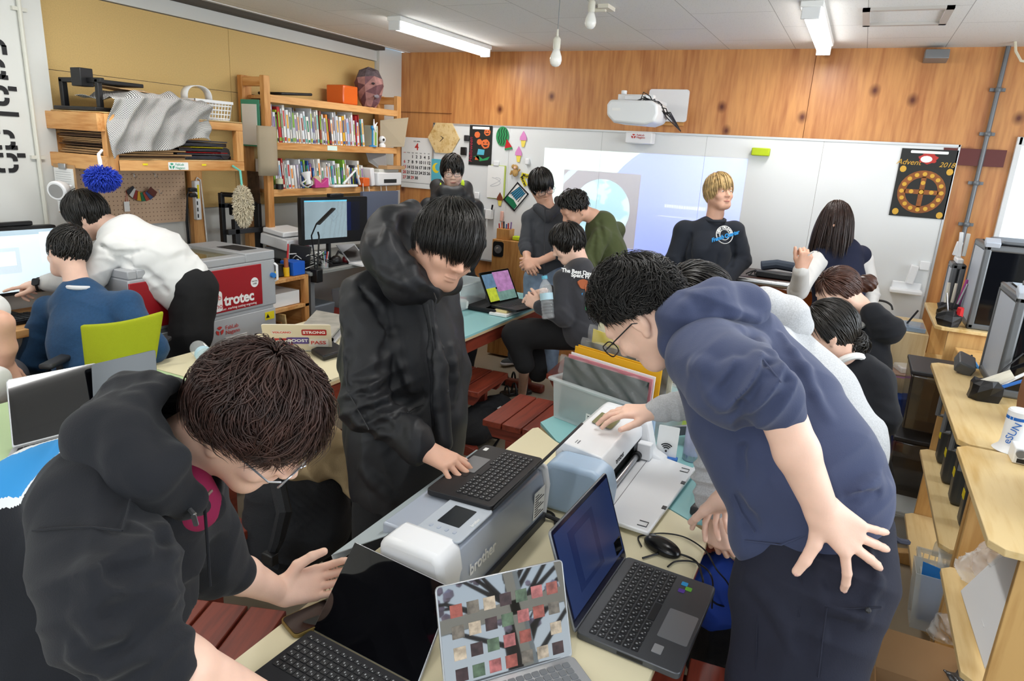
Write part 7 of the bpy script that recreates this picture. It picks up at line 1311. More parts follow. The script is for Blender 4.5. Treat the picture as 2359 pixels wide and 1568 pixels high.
# ---- clear bin of papers and folders
t=thing('clear_file_bin','clear plastic bin packed with folders on the turquoise table','bin',(-.73,2.5,Zt));u=nrm(np.array([.418,-.125,0]));v=np.array([-u[1],u[0],0]);o_=np.array([-.975,2.455,.712]);Wb,Db,Hb=.42,.30,.17
o=MB()
for a,b in((o_,o_+u*Wb),(o_+u*Wb,o_+u*Wb+v*Db),(o_+u*Wb+v*Db,o_+v*Db),(o_+v*Db,o_)):n_=nrm(np.cross(b-a,(0,0,1)))*.003;o.add([a,b,b+n_*6+(0,0,Hb),a+n_*6+(0,0,Hb)],[(0,1,2,3)])
obj('bin_wall',o,M_cloudy,t,solid=.003,smooth=False);o=MB();c4=[o_-u*.02-v*.02,o_+u*(Wb+.02)-v*.02,o_+u*(Wb+.02)+v*(Db+.02),o_-u*.02+v*(Db+.02)];o.tube([p+np.array([0,0,Hb])for p in c4],.009,6,closed=True);obj('bin_rim',o,M_cloudy,t);obj('bin_floor',quadprism([o_,o_+u*Wb,o_+u*Wb+v*Db,o_+v*Db],.003),M_cloudy,t)
f_=FRM(o_+u*.21-v*.004+np.array([0,0,.045]),u,(0,0,1));obj('label',MB().prism(rrect(.085,.052,.002,2),0.004,.006,f_),M_paper,t);o=MB()
for k in range(5):o.prism([(-.035,.015-k*.008),(.03,.015-k*.008),(.03,.018-k*.008),(-.035,.018-k*.008)],.006,.0066,f_)
obj('label_print',o,M_ink,t);m_pbag=glass('plastic_wrap','f4f4f4',.08,.16)
FLD=((.02,.0,.255,mat('sheet_black_green','1c2e2c',.3),'dark green black board in clear wrap, front most in the file bin',.40),(.045,.0,.262,mat('sheet_pink','d88a94',.5),'pink sheet behind the black board in the file bin',.40),(.062,.0,.268,M_paper,'white sheet behind the pink one in the file bin',.40),(.085,-.0,.29,mat('folder_amber','e0a81c',.5),'amber yellow folder in the middle of the file bin',.41),(.105,-.0,.292,mat('folder_amber','e0a81c',.5),'second amber yellow folder right behind the first in the bin',.40),(.155,.0,.30,mat('sheet_dark','3c423e',.35),'dark wrapped board behind the amber folders',.40),(.20,.0,.345,mat('folder_yellow','c8b41c',.4),'tall bright yellow folder near the back of the bin',.36),(.235,.0,.37,mat('folder_cream','d0cdb4',.5),'pale cream folder, rear most in the file bin',.38))
for k,(dv,du,h,m,lb,w_)in enumerate(FLD):p=o_+v*dv+u*(.01+du)+np.array([0,0,.004]);solo('file_folder',quadprism([p,p+u*w_,p+u*w_+v*.012+np.array([0,0,h-(.03 if k>5 else .0)]),p+v*.012+np.array([0,0,h])],.0045),m,lb,'folder')
for k,dv in enumerate((.012,.145,.19)):
    p=o_+v*dv+u*.0+np.array([0,0,.10]);sh=MB().sheet(lambda a,b:p+u*(a*.42)+np.array([0,0,b*(.17+.05*k)])+v*(.006*math.sin(a*23+b*7)+.005*math.sin(b*19+a*31)),40,14);solo('plastic_wrap',sh,m_pbag,('crinkled clear wrap over the dark board at the front','crinkled clear wrap in the middle','crinkled clear wrap at the back')[k]+' of the file bin','plastic wrap')
# scraps and craft clutter right of the bin
random.seed(21)
for k in range(12):
    c=('b8d060','3c9a6a','d88a9c','e8e8e4','7ab0d8','24303a','d8dce0','4a6a9a','e8e8e4','a8c8dc','2f7d5c','c84a50')[k];x,y=random.uniform(-.52,-.22),random.uniform(2.45,2.8);z=.714+k*.011;a=random.uniform(0,3);s1,s2=random.uniform(.05,.1),random.uniform(.04,.08);d1=np.array([math.cos(a),math.sin(a),random.uniform(-.3,.5)]);d2=np.array([-math.sin(a),math.cos(a),random.uniform(0,.5)]);p=np.array([x,y,z+.02]);nm_=dict(zip(('b8d060','3c9a6a','d88a9c','e8e8e4','7ab0d8','24303a','d8dce0','4a6a9a','a8c8dc','2f7d5c','c84a50'),('lime','green','pink','white','sky blue','dark','pale grey','blue','ice blue','deep green','red')))[c]
    solo('paper_scrap',quadprism([p-d1*s1-d2*s2,p+d1*s1-d2*s2,p+d1*s1*.7+d2*s2,p-d1*s1+d2*s2*.8],.001),mat('scrap_'+c,c,.6),nm_+' paper scrap in the craft clutter right of the file bin','paper scrap','paper scraps right of the file bin')
t=thing('scissors','black scissors lying in the clutter behind the wireless card','scissors',(-.42,2.5,.73));obj('blade',MB().tube([(-.50,2.46,.78),(-.42,2.50,.79)],[.002,.006],6),M_metal,t);obj('handle',MB().tube([np.array([-.40,2.51,.79])+.022*np.array([math.cos(a),math.sin(a)*.6,0])for a in np.linspace(0,2*PI,12,endpoint=False)],.004,6,closed=True),M_black,t)
S=SDF(.02);S.rc((-.28,2.55,.76),(-.20,2.30,.75),.04,.05).folds(.012,45);t=thing('plastic_bag','crumpled clear bag with pale lettering behind the can','bag',(-.24,2.4,Zt));organic('bag',S,.004,M_cloudy,t);cable([(-.32,2.42,.80),(-.28,2.45,.86),(-.24,2.36,.84),(-.22,2.3,.78)],.003,'black cable bent over the crumpled clear bag')
# ---- things on the left tables
L,fr,fl,w,lh=laptop('wide black screened laptop with a silver edge at the left frame edge',GZ(30,1040,.712),GZ(240,985,.712),nrm(np.array([.75,-.6,0]))*.2,np.array([-.10,.06,.205]),m_sil,m_sil,m_scrk)
a,b=GZ(210,843,.93),GZ(357,808,.93);L,fr,fl,w,lh=laptop('grey laptop seen from its lid side beside the lime green chair',b+(.06,-.05,-.218),a+(.06,-.05,-.218),nrm(np.array([.5,-.8,0]))*-.2,np.array([-.06,.05,.214]),m_gun,mat('lid_slate','6c7074',.3,.3),m_scrk)
a,b=GZ(545,812,.712),GZ(655,822,.712);U_=nrm(b-a);L,fr,fl,w,lh=laptop('cream lidded laptop covered with red stickers on the left cream table',(-2.30,2.62,.712),(-2.56,2.42,.712),np.array([-.12,.155,0]),np.array([.07,-.09,.165]),m_sil,mat('lid_cream','d8ccb4',.5),m_scrk)
B_=nrm(np.cross(fl[1],fl[2]));B_=B_ if np.dot(B_,fl[3])<0 else-B_;fb=lambda x,y:FRM(fl[0]+fl[1]*w*x+fl[2]*lh*y+B_*.0068,-fl[1],fl[2])
for x,y,w_,h_,c,s_ in((.25,.72,.12,.045,'a82c2c','STRONG'),(.72,.72,.10,.03,'d8d0c4','VOLCANO'),(.78,.35,.13,.055,'a82c2c','ROCKET'),(.5,.40,.11,.05,'5a4a8c','BOOST'),(.2,.32,.10,.06,'e0d8cc','PASS')):
    f_=fb(x,y);obj('sticker',MB().prism(rrect(w_,h_,.008,3),0,.0008,f_),mat('sticker_'+c,c,.5),L);o=MB();tmb(o,s_,h_*.6,FRM(f_[0]+f_[3]*.001,f_[1],f_[2]),bold=.0006);obj('sticker_text',o,M_redink if c in('e0d8cc','d8d0c4')else M_paper,L)
def bottle(a,d,lab,s=1.0,cap=None):
    t=thing('plastic_bottle',lab,'bottle',a);pr=[(.02,0),(.032,.004),(.034,.012)];
    for k in range(7):pr+=[(.034,.02+k*.016),(.031,.026+k*.016)]
    pr+=[(.034,.135),(.033,.165),(.022,.19),(.0125,.20),(.0125,.215)];obj('bottle',MB().lathe([(r*s,h*s)for r,h in pr],a,20,d),M_clear,t);d=nrm(d);obj('cap',MB().cyl(np.array(a)+d*.208*s,np.array(a)+d*.225*s,.0155*s),cap or M_white,t);obj('label',MB().lathe([(.0345*s,.10*s),(.0345*s,.135*s)],a,20,d),mat('bottle_label','b8d8e4',.5),t)
p0,p1=GZ(505,855,.75),GZ(455,800,.75);bottle(p1,p0-p1,'clear ribbed bottle lying on the left table behind the brown haired head',1.15);bottle(D(1264,735,4.03),V3(-.1,1,0),'clear water bottle with a blue cap held by the seated reader',1.15,mat('cap_blue','60b0c8',.4))
a=[GZ(690,775,.714),GZ(770,795,.714),GZ(815,740,.714),GZ(735,725,.714)];solo('closed_laptop',quadprism(a,.014),m_sil,'closed silver laptop with brown stains on the left cream table','laptop',bev=.003);solo('closed_laptop',quadprism([p+np.array([-.03,.02,.0175])+(p-a[0])*-.06 for p in a],.012),mat('stained_silver','a8a49a',.5,var=.2,vs=12),'stained silver plate stacked on the closed silver laptop','laptop')
solo('black_device',quadprism([GZ(716,815,.714),GZ(745,832,.714),GZ(800,815,.714),GZ(765,795,.714)],.028),M_black,'black rounded box at the right end of the left cream table','device',bev=.008);solo('power_adapter',quadprism([GZ(712,782,.714),GZ(742,788,.714),GZ(756,778,.714),GZ(726,773,.714)],.025),M_dark,'grey power adapter among black cables on the left cream table','power adapter',bev=.004)
random.seed(3)
for k in range(5):x0,y0=665,772+k*6;cable([GZ(x0+random.uniform(0,40),y0,.716+.003*k),GZ(690,y0+random.uniform(-8,8),.718+.003*k),GZ(715,y0+random.uniform(-8,5),.717+.003*k),GZ(740,y0+random.uniform(-8,3),.718+.003*k),GZ(765,y0-14,.718)],.0035,'thin black cable %s of five looping beside the grey adapter'%('first','second','third','fourth','fifth')[k])
cable([GZ(500,812,.715),GZ(530,806,.715),GZ(552,803,.715)],.003,'black cable left of the stickered laptop')
# ---- things on the back turquoise table
L,fr,fl,w,lh=laptop('open laptop with a colourful screen on a white book at the back table',(-2.08,3.93,.745),(-2.02,4.25,.745),(.21,-.02,0),(-.10,0,.21),m_blk2,m_blk2,m_scrk);
for x0,x1,y0,y1,c in((.05,.35,.1,.5,'b8c43c'),(.05,.5,.5,.92,'5c7c98'),(.4,.95,.35,.95,'a878a8'),(.35,.95,.08,.45,'6c8c84')):onscr(L,fl,w,lh,x0,x1,y0,y1,mat('screen_'+c,c,.3,emit=.35,var=.3,vs=30),e=.0006+x0*.001)
solo('white_book',bb((-2.05,3.86,.713),(-1.92,4.22,.728)),M_paper,'white book lying under the open laptop on the back table','book');solo('yellow_book',bb((-2.10,3.90,.7285),(-1.94,4.2,.744)),mat('book_tan','d8c890',.6),'tan paperback on the white book under the open laptop','book')
t=thing('laptop_sleeve','black laptop sleeve with a handle on the near corner of the back table','sleeve',(-2.1,3.6,Zt));obj('sleeve',quadprism([GZ(1075,712,.714),GZ(1140,724,.714),GZ(1185,700,.714),GZ(1105,682,.714)],.03),mat('sleeve_black','17181a',.85,bump=.3,bs=200),t,bev=.010,seg=3);c=GZ(1178,712,.73);obj('handle',MB().tube([c+np.array([.05*math.cos(a),.05*math.sin(a),0])for a in np.linspace(-2.2,1.6,12)],.010,8),M_black,t)
t=thing('clear_box','clear plastic box with craft things at the back table','box',(-2.4,3.95,Zt));x0,x1,y0,y1,z1=-2.57,-2.24,3.80,4.14,.885
obj('box_wall',MB().add([(x0,y0,.715),(x1,y0,.715),(x1,y1,.715),(x0,y1,.715),(x0-.01,y0-.01,z1),(x1+.01,y0-.01,z1),(x1+.01,y1+.01,z1),(x0-.01,y1+.01,z1)],[(0,1,2,3),(0,1,5,4),(1,2,6,5),(2,3,7,6),(3,0,4,7)]),M_cloudy,t,solid=.003,smooth=False);obj('box_rim',MB().tube([(x0-.012,y0-.012,z1),(x1+.012,y0-.012,z1),(x1+.012,y1+.012,z1),(x0-.012,y1+.012,z1)],.008,6,closed=True),M_cloudy,t)
for k,(c,nm_)in enumerate((('c84a50','red'),('e8d8c8','cream'),('e0c040','yellow'),('a03048','crimson'),('e8e8e4','white'))):solo('craft_block',MB().box((-2.48+k*.05,3.9+.05*(k%2),.745),(.06,.09,.05),(0,0,k)),mat('block_'+c,c,.5),nm_+' craft piece inside the clear box at the back table','craft piece','craft pieces in the clear box',bev=.004)
t=thing('wooden_speaker','tall wooden speaker cabinet against the whiteboard behind the open laptop','speaker',(-2.45,5.2,0));obj('cabinet',bb((-2.72,5.12,.02),(-2.42,5.42,1.03)),wood('speaker_oak','c08a4c','a06a34',2),t,bev=.003);obj('speaker_surround',MB().prism(rrect(.10,.13,.02,3),0,.004,FRM((-2.66,5.119,.95),(1,0,0),(0,0,1))),M_black,t);obj('speaker_cone',MB().lathe([(.036,0),(.03,-.004),(.014,.002),(.0,.004)],(-2.66,5.114,.95),18,(0,-1,0)),M_metal,t)
t=thing('pen_holder','wooden pen holder full of markers on the wooden speaker','pen holder',(-2.63,5.2,1.03));obj('holder',bb((-2.70,5.15,1.031),(-2.58,5.25,1.12)),wood('speaker_oak','c08a4c','a06a34',2),t,bev=.003)
for k,c in enumerate(('b83030','e0703a','20202a','2e4f94','b83030','7a5a98')):obj('marker',MB().cyl((-2.69+k*.02,5.19,1.06),(-2.695+k*.022,5.18+.01*(k%2),1.16+.01*(k%3)),.006,n=8),mat('marker_'+c,c,.4),t)
solo('lime_eraser',MB().box((-2.50,5.2,1.05),(.12,.06,.035)),mat('lime_felt','b4c820',.8,var=.08),'lime board eraser lying on the wooden speaker','eraser',bev=.008)
cable([GZ(1060,690,.716),GZ(1100,680,.716),GZ(1140,672,.716),GZ(1155,665,.72)],.003,'thin black cable beside the clear box on the back table');solo('black_adapter',MB().box(GZ(1092,688,.73),(.12,.07,.035),(0,0,.3)),M_black,'small black adapter between sleeve and clear box','adapter',bev=.004)
# ================================================================ shelves and machines along the right side
def unit(name,y0,y1,zt,label,xs=.47,depth=.44,levels=(.22,.55),drop=0):
    t=thing(name,label,'shelf',(xs+depth/2,(y0+y1)/2,0));x1=xs+depth;z=zt
    c=.03;obj('top_board',MB().prism([(xs-.05+c,y0),(x1,y0),(x1,y1),(xs-.05+c,y1),(xs-.05,y1-c),(xs-.05,y0+c)],z-.02,z),M_ply,t,bev=.002)
    for y in(y0+.03,y1-.05):obj('side_panel',bb((xs+.02,y,.06),(x1,y+.02,z-.021)),M_plyz,t,bev=.002)
    for y in(y0+.12,y1-.16):obj('foot',MB().prism([(xs-.08,0),(x1,0),(x1,.07),(xs+.05,.07),(xs-.02,.055),(xs-.08,.03)],-y-.05,-y,PF),M_plyz,t,bev=.004)
    for k,l in enumerate(levels):obj('shelf_board',MB().prism([(xs-.02+c,y0+.052),(x1,y0+.052),(x1,y1-.052),(xs-.02+c,y1-.052),(xs-.02,y1-.08),(xs-.02,y0+.08)],l-.018,l),M_ply,t,bev=.002)
    return t
unit('shelf_unit',1.76,2.44,.95,'birch plywood shelf unit nearest to the camera at the right edge',xs=.46);unit('shelf_unit',2.46,3.52,.95,'birch plywood shelf unit in the middle carrying the front enclosed printer',xs=.47);unit('shelf_unit',4.40,5.22,.95,'birch plywood shelf unit by the back wall carrying the rear enclosed printer',xs=.56,levels=(.3,.62))
solo('printer_stand',bb((.62,3.54,0),(1.05,4.38,.852)),M_plyz,'orange tinted plywood cabinet between the two shelf units on the right','cabinet',bev=.004)
m_pf=mat('printer_frame_grey','66696c',.4,.3);m_ps=mat('printer_side','b4bcc8',.35);m_pg=mat('dark_printer_glass','0b0d12',.06,spec=.6)
def encl(x0,y0,z0,w,d,h,label,front=True,small=False):
    t=thing('enclosed_printer',label,'3d printer',(x0+w/2,y0+d/2,z0));o=MB();f=.035
    for a in(0,1):
        for b_ in(0,1):o.b2((x0+a*(w-f),y0+b_*(d-f),z0),(x0+a*(w-f)+f,y0+b_*(d-f)+f,z0+h))
    for z in(z0,z0+h-f):
        for a in(0,1):o.b2((x0+a*(w-f),y0,z),(x0+a*(w-f)+f,y0+d,z+f));o.b2((x0,y0+a*(d-f),z),(x0+w,y0+a*(d-f)+f,z+f))
    obj('frame',o,m_pf,t,bev=.010,seg=3);obj('side_panel',bb((x0+.004,y0+f,z0+f),(x0+.010,y0+d-f,z0+h-f)),m_ps,t);obj('side_panel',bb((x0+w-.01,y0+f,z0+f),(x0+w-.004,y0+d-f,z0+h-f)),m_ps,t)
    obj('front_glass',bb((x0+f,y0+.002,z0+f),(x0+w-f,y0+.008,z0+h-f)),m_pg,t);obj('back_panel',bb((x0+f,y0+d-.01,z0+f),(x0+w-f,y0+d-.004,z0+h-f)),M_dark,t)
    if not small:obj('top_glass',bb((x0+f,y0+f,z0+h-.012),(x0+w-f,y0+d-f,z0+h+.004)),m_pg,t);obj('top_rim',MB().prism(rrect(w*.8,d*.8,.05,4,x0+w*.55,y0+d*.5),z0+h+.004,z0+h+.022),m_pf,t,bev=.006);obj('display',MB().box((x0+.03,y0+.02,z0+h+.012),(.07,.06,.03),(.4,0,0)),m_ps,t,bev=.004)
    else:obj('top_tray',bb((x0+.02,y0+.02,z0+h),(x0+w-.02,y0+d-.02,z0+h+.03)),M_white,t,bev=.006)
    return t
encl(.66,4.45,.95,.40,.42,.47,'tall enclosed printer with dark glass front by the back wall shelf');encl(.60,3.10,.95,.40,.40,.40,'enclosed printer with dark glass front on the middle plywood shelf');encl(.585,4.92,.95,.075,.22,.30,'small silver enclosed printer half hidden behind the tall one',small=True)
t=thing('filament_unit','dark green grey machine with yellow labels at the right frame edge','machine',(.75,2.2,.95));obj('body',bb((.60,1.9,.951),(.90,2.28,1.2)),mat('machine_dark_green','3c4340',.4),t,bev=.012)
for z in(1.0,1.12):obj('yellow_label',MB().box((.60,2.10-(z-1)*.8,z),(.004,.035,.035)),M_yellow,t)
obj('front_label',MB().box((.599,2.2,1.05),(.004,.06,.09)),M_paper,t)
t=thing('tape_gun','white plastic spool with blue lettering on the near plywood shelf','tube',(.55,2.5,.95));obj('tube',MB().lathe([(.05,0),(.035,.015),(.032,.03),(.032,.13),(.028,.135)],(.56,2.48,.951),20),M_white,t);obj('blue_band',MB().cyl((.56,2.48,1.055),(.56,2.48,1.065),.0325),M_blue,t);o=MB();tmb(o,'eSUN',.03,FRM((.548,2.447,1.015),(.3,.0,1),(-1,0,.3)));obj('lettering',o,M_blue,t);obj('arm',MB().box((.60,2.52,1.09),(.03,.03,.12),(0,.3,0)),mat('ivory','dcd8c8',.5),t,bev=.004)
t=thing('small_white_block','white electronic block with a grey knob beside the white spool','block',(.55,2.38,.95));obj('body',bb((.545,2.36,.951),(.60,2.43,1.0)),M_white,t,bev=.004);obj('knob',MB().cyl((.56,2.357,.985),(.56,2.35,.985),.012),M_grey,t);obj('notch',bb((.555,2.3585,.955),(.58,2.3605,.968)),M_black,t)
t=thing('filament_spool','brown cardboard spool with white hub standing at the right frame edge','spool',(.66,2.86,.95));o=MB();
for x in(.635,.695):o.lathe([(.03,-.002),(.1,-.002),(.1,.002),(.03,.002)],(x,2.80,1.052),28,(1,0,0))
obj('flange',o,mat('spool_board','7a5236',.8),t);obj('hub',MB().lathe([(.03,-.03),(.055,-.03),(.055,.03),(.03,.03)],(.665,2.80,1.052),24,(1,0,0)),M_white,t)
def crag(x,y,z,s,lab,pens=()):
    rg=random.Random(int(x*1000));t=thing('tool_holder',lab,'holder',(x,y,z));V=[];F=[]
    for i in range(4):
        for j in range(9):a=2*PI*j/9;r=s*(1+rg.uniform(-.18,.18))*(.9,1.05,1.0,.75)[i];V.append((x+r*math.cos(a),y+r*math.sin(a),z+.001+s*(0,.5,1.0,1.35)[i]+(rg.uniform(-.008,.008)if i else 0)))
    for i in range(3):
        for j in range(9):k=(j+1)%9;F+=[(i*9+j,i*9+k,i*9+9+k),(i*9+j,i*9+9+k,i*9+9+j)]
    F+=[tuple(range(9))[::-1],tuple(range(27,36))];obj('holder',MB().add(V,F),M_black,t,smooth=False)
    for k,(dx,dy,h,lx,ly,r,m)in enumerate(pens):obj('tool',MB().tube([(x+dx,y+dy,z+s),(x+dx+lx,y+dy+ly,z+s+h)],[r,r*.8],8),m,t)
crag(.60,4.78,.95,.06,'faceted black holder with pale tools, the rear one by the tall printer',((-.02,0,.14,-.01,0,.012,mat('ivory','dcd8c8',.5)),(.01,.01,.14,0,0,.010,mat('ivory','dcd8c8',.5)),(.04,0,.17,.02,0,.012,mat('holder_pink','a03c84',.5)),(.03,-.03,.15,.03,0,.006,M_metal)))
crag(.575,4.48,.95,.062,'faceted black holder with a red capped tool on the back wall shelf',((.04,-.02,.05,.0,-.01,.02,M_red),(-.01,0,.12,-.03,0,.005,M_metal),(0,.02,.13,.02,0,.006,M_black)))
crag(.56,3.03,.95,.055,'faceted black holder with white and blue tools before the front printer',((-.01,.0,.06,.08,0,.024,mat('ivory','dcd8c8',.5)),(.03,.0,.10,.12,.02,.007,M_white),(.03,-.02,.07,.11,0,.007,M_blue),(.0,.02,.13,.1,.05,.004,M_black)))
T('magnet_tray','small dark slotted case leaning on the front printer','case',(.52,3.4,.95),[('case',MB().box((.535,3.42,.985),(.07,.13,.05),(.2,.35,0)),mat('case_grey','4a4c4e',.4),bv8)])
t=thing('cable_cutter','blue handled pliers hanging open beside the middle shelf','pliers',(.55,3.65,.85));obj('handle',MB().tube([(.50,3.62,.865),(.56,3.64,.93),(.585,3.65,.95)],.010,8),mat('tool_blue','2b78b4',.4),t);obj('handle',MB().tube([(.64,3.66,.862),(.625,3.66,.92),(.60,3.65,.95)],.010,8),mat('tool_blue','2b78b4',.4),t);obj('jaw',MB().tube([(.585,3.65,.945),(.59,3.65,.98)],[.012,.004],6),M_black,t)
# grey handled cases standing in the shelf, dark lidded bins
m_case=mat('case_dark_grey','3a3d3e',.4);m_bin=glass('smoky_bin','2c2a28',.15,.72)
for k,(y,x)in enumerate(((3.34,.50),(3.12,.50),(2.92,.51),(2.72,.52))):
    t=thing('filament_case',('smoky grey upright case farthest back','smoky grey upright case, third from the camera','smoky grey upright case, second from the camera','smoky grey upright case nearest the camera')[k]+' in the middle shelf unit','case',(x,y,.55),'upright cases in the middle shelf unit');obj('case',MB().box((x+.15,y,.716),(.30,.085,.33),None,1.04),m_case,t,bev=.02,seg=3);obj('handle',MB().tube([(x+.0,y,.86),(x-.03,y,.86),(x-.03,y,.76),(x+.0,y,.76)],.010,8),M_grey,t);obj('yellow_tag',bb((x-.004,y-.02,.66),(x-.002,y+.02,.69)),M_yellow,t)
def lidbin(x,y,z,w,d,h,lab,m=None,lm=None):
    t=thing('lidded_bin',lab,'bin',(x,y,z));obj('bin',MB().box((x,y,z+h/2+.001),(w,d,h),None,1.12),m or m_bin,t,bev=.012,seg=3);obj('lid',MB().box((x,y,z+h+.012),(w*1.16,d*1.16,.022)),lm or M_dark,t,bev=.006)
lidbin(.50,3.98,.50,.20,.30,.30,'dark lidded bin, upper one left of the plywood cabinet');lidbin(.50,3.98,.0,.22,.30,.44,'dark lidded bin, lower one left of the plywood cabinet')
solo('grey_case',MB().box((.50,4.7,.42),(.06,.4,.35)),mat('case_warm_grey','8c8c86',.5),'grey upright case at the side of the back wall shelf unit','case',bev=.01)
t=thing('clear_tub','clear tub with red and white parts on the floor by the right shelves','tub',(.49,4.2,0));obj('tub',MB().box((.49,4.35,.10),(.24,.22,.20),None,1.1),M_cloudy,t,smooth=False);obj('handle',MB().tube([(.40,4.26,.2),(.37,4.24,.22),(.37,4.46,.22),(.40,4.44,.2)],.008,8),M_cloudy,t);obj('red_part',MB().box((.45,4.34,.22),(.06,.06,.05)),M_red,t,bev=.008)
lidbin(.49,3.66,.0,.19,.18,.15,'clear flat tub with a white lid under the lower dark bin',M_cloudy,M_cloudy)
solo('blue_bin',MB().box((.36,4.90,.2),(.30,.30,.40),None,1.1),mat('bin_royal_blue','1a3f8c',.5),'royal blue bin behind the seated women','bin',bev=.012)
basket('white_slot_basket',(.50,2.66,.571-.35),.14,.20,.18,M_cloudy,'translucent slotted basket in the lower middle shelf',handle=True,n=8)
t=thing('clear_bucket','translucent square bucket holding a blue sheet at the middle shelf','bucket',(.5,2.6,.222));obj('bucket',MB().add([(.42,2.50,.222),(.58,2.50,.222),(.58,2.64-.03,.222),(.42,2.61,.222),(.40,2.49,.44),(.60,2.49,.44),(.60,2.615,.44),(.40,2.615,.44)],[(0,1,2,3),(0,1,5,4),(1,2,6,5),(2,3,7,6),(3,0,4,7)]),M_cloudy,t,solid=.003,smooth=False);obj('blue_sheet',quadprism([(.44,2.54,.24),(.56,2.53,.24),(.58,2.53,.44),(.42,2.55,.46)],.004),mat('sheet_blue','2b7fd0',.5),t)
def crumple(name,pts,rs,m,lab,cat,a=.014,fr=45,parent=None):
    t=thing(name,lab,cat,(pts[0][0],pts[0][1],min(p[2]for p in pts)-rs[0]));organic('bag_sheet',SDF(.02).chain(pts,rs).folds(a,fr,None,len(lab)),.005,m,t);return t
M_film=glass('plastic_film','eef0f0',.12,.35)
crumple('plastic_bag',[(.52,2.30,.62),(.58,2.26,.66),(.64,2.24,.64)],[.05,.075,.06],M_film,'crinkled clear bag hanging over the near shelf above the white panel','bag',.016);crumple('plastic_bag',[(.50,2.40,.31),(.52,2.36,.36)],[.045,.045],M_film,'clear bag with small parts beside the clear bucket','bag');crumple('foil_bag',[(.52,2.24,.29),(.55,2.18,.31)],[.05,.055],mat('grey_foil','707478',.25,.6),'grey foil bag of parts on the lower near shelf','bag',.02)
solo('white_foam_board',quadprism([(.50,2.24,.60),(.66,2.18,.60),(.60,1.95,.73-.14),(.5,2.0,.60)],.008),M_white,'white flat panel lying on the near shelf board','panel')
t=thing('white_tray_panel','white moulded panel leaning in the near shelf unit with blue marks','panel',(.6,2.0,.56));obj('panel',quadprism([(.485,2.22,.56),(.50,1.86,.56),(.66,1.86,.86),(.62,2.22,.86)],.012),M_white,t,bev=.004);obj('blue_mark',quadprism([(.628,2.0,.842),(.632,1.95,.85),(.645,1.95,.874),(.64,2.0,.866)],.003),M_blue,t)
t=thing('cardboard_box','open cardboard box on the floor by the near shelf with a clear bag inside','box',(.36,2.0,0));x0,x1,y0,y1,h=.30,.52,1.86,2.16,.26;o=MB().add([(x0,y0,.0),(x1,y0,.0),(x1,y1,.0),(x0,y1,.0),(x0,y0,h),(x1,y0,h),(x1,y1,h),(x0,y1,h)],[(0,1,2,3),(0,1,5,4),(1,2,6,5),(2,3,7,6),(3,0,4,7)]);obj('box_wall',o,M_card,t,solid=.004,smooth=False);obj('flap',quadprism([(x0,y0,h),(x0,y1,h),(x0-.10,y1,h-.10),(x0-.10,y0,h-.10)],.004),M_card,t);obj('flap',quadprism([(x0,y1,h),(x1,y1,h),(x1,y1+.04,h+.12),(x0,y1+.04,h+.12)],.004),M_card,t)
crumple('plastic_bag',[(.38,1.98,.20),(.45,1.98,.22)],[.06,.06],glass('grey_film','55585c',.15,.75),'grey plastic bag inside the open cardboard box','bag',.014);crumple('plastic_bag',[(.12,2.35,.05),(.2,2.38,.04)],[.05,.04],M_film,'crumpled clear bag on the floor beside the navy trousers','bag',.018)
# back right: laser cutter with orange lid, plywood cabinet, stand, small things
t=thing('desktop_laser','desktop laser machine with an amber lid between the blond person and the woman','laser machine',(-.42,5.1,.78));m_amb=mat('amber_lid','7a3a10',.12,spec=.7,var=.4,vs=5);obj('amber_lid',bb((-.70,4.92,.80),(-.10,5.40,.975)),m_amb,t,bev=.02,seg=3);obj('silver_bar',MB().cyl((-.71,4.925,.985),(-.09,4.925,.985),.022),M_metal,t);obj('top',bb((-.70,4.94,.975),(-.10,5.40,1.01)),mat('laser_top_brown','3a2018',.3),t,bev=.01);obj('base',bb((-.70,4.93,.70),(-.10,5.40,.80)),M_dark,t,bev=.01);o=MB();tmb(o,'FABOOL',.04,FRM((-.60,4.918,.945),(1,0,0),(0,0,1)));obj('lettering',o,M_paper,t)
solo('machine_table',bb((-.78,4.88,0),(-.02,5.44,.70)),M_plyz,'plywood cabinet under the desktop laser machine','cabinet',bev=.004)
t=thing('hose_coil','grey blue exhaust hose lying on the desktop laser machine','hose',(-.4,5.2,1.01));obj('hose',MB().tube([(-.55,5.25,1.055),(-.45,5.28,1.075),(-.25,5.25,1.065),(-.12,5.18,1.055),(-.10,5.08,1.05),(-.22,5.02,1.05)],.035,10),mat('hose_blue_grey','3c4654',.7),t)
T('black_cable_box','black flat box lying on the desktop laser machine','box',(-.4,5.0,1.01),[('box',MB().box((-.42,5.02,1.032),(.26,.09,.04),(0,0,-.05)),M_black,bv8)])
for k in range(3):cable([(-.62+.03*k,5.02,1.018),(-.57,5.06+.02*k,1.04),(-.52,5.0,1.02),(-.60,4.98,1.018)],.005,'black cable loop at the left end of the laser top, '+('lowest','middle','topmost')[k])
t=thing('plywood_cabinet','pale plywood cabinet with a round hole at the right end of the whiteboard','cabinet',(.35,5.1,0));obj('cabinet',bb((.16,4.85,.0),(.54,5.38,.80)),wood('pale_plywood','e4cfa4','d2b684',2,2),t,bev=.003);obj('side_face',bb((.155,4.86,.01),(.160,5.37,.79)),M_plyz,t);obj('round_hole',MB().cyl((.153,5.0,.62),(.156,5.0,.62),.022),M_black,t);obj('pink_band',bb((.153,4.848,.50),(.542,4.851,.515)),mat('pink_tape','c890c0',.6),t)
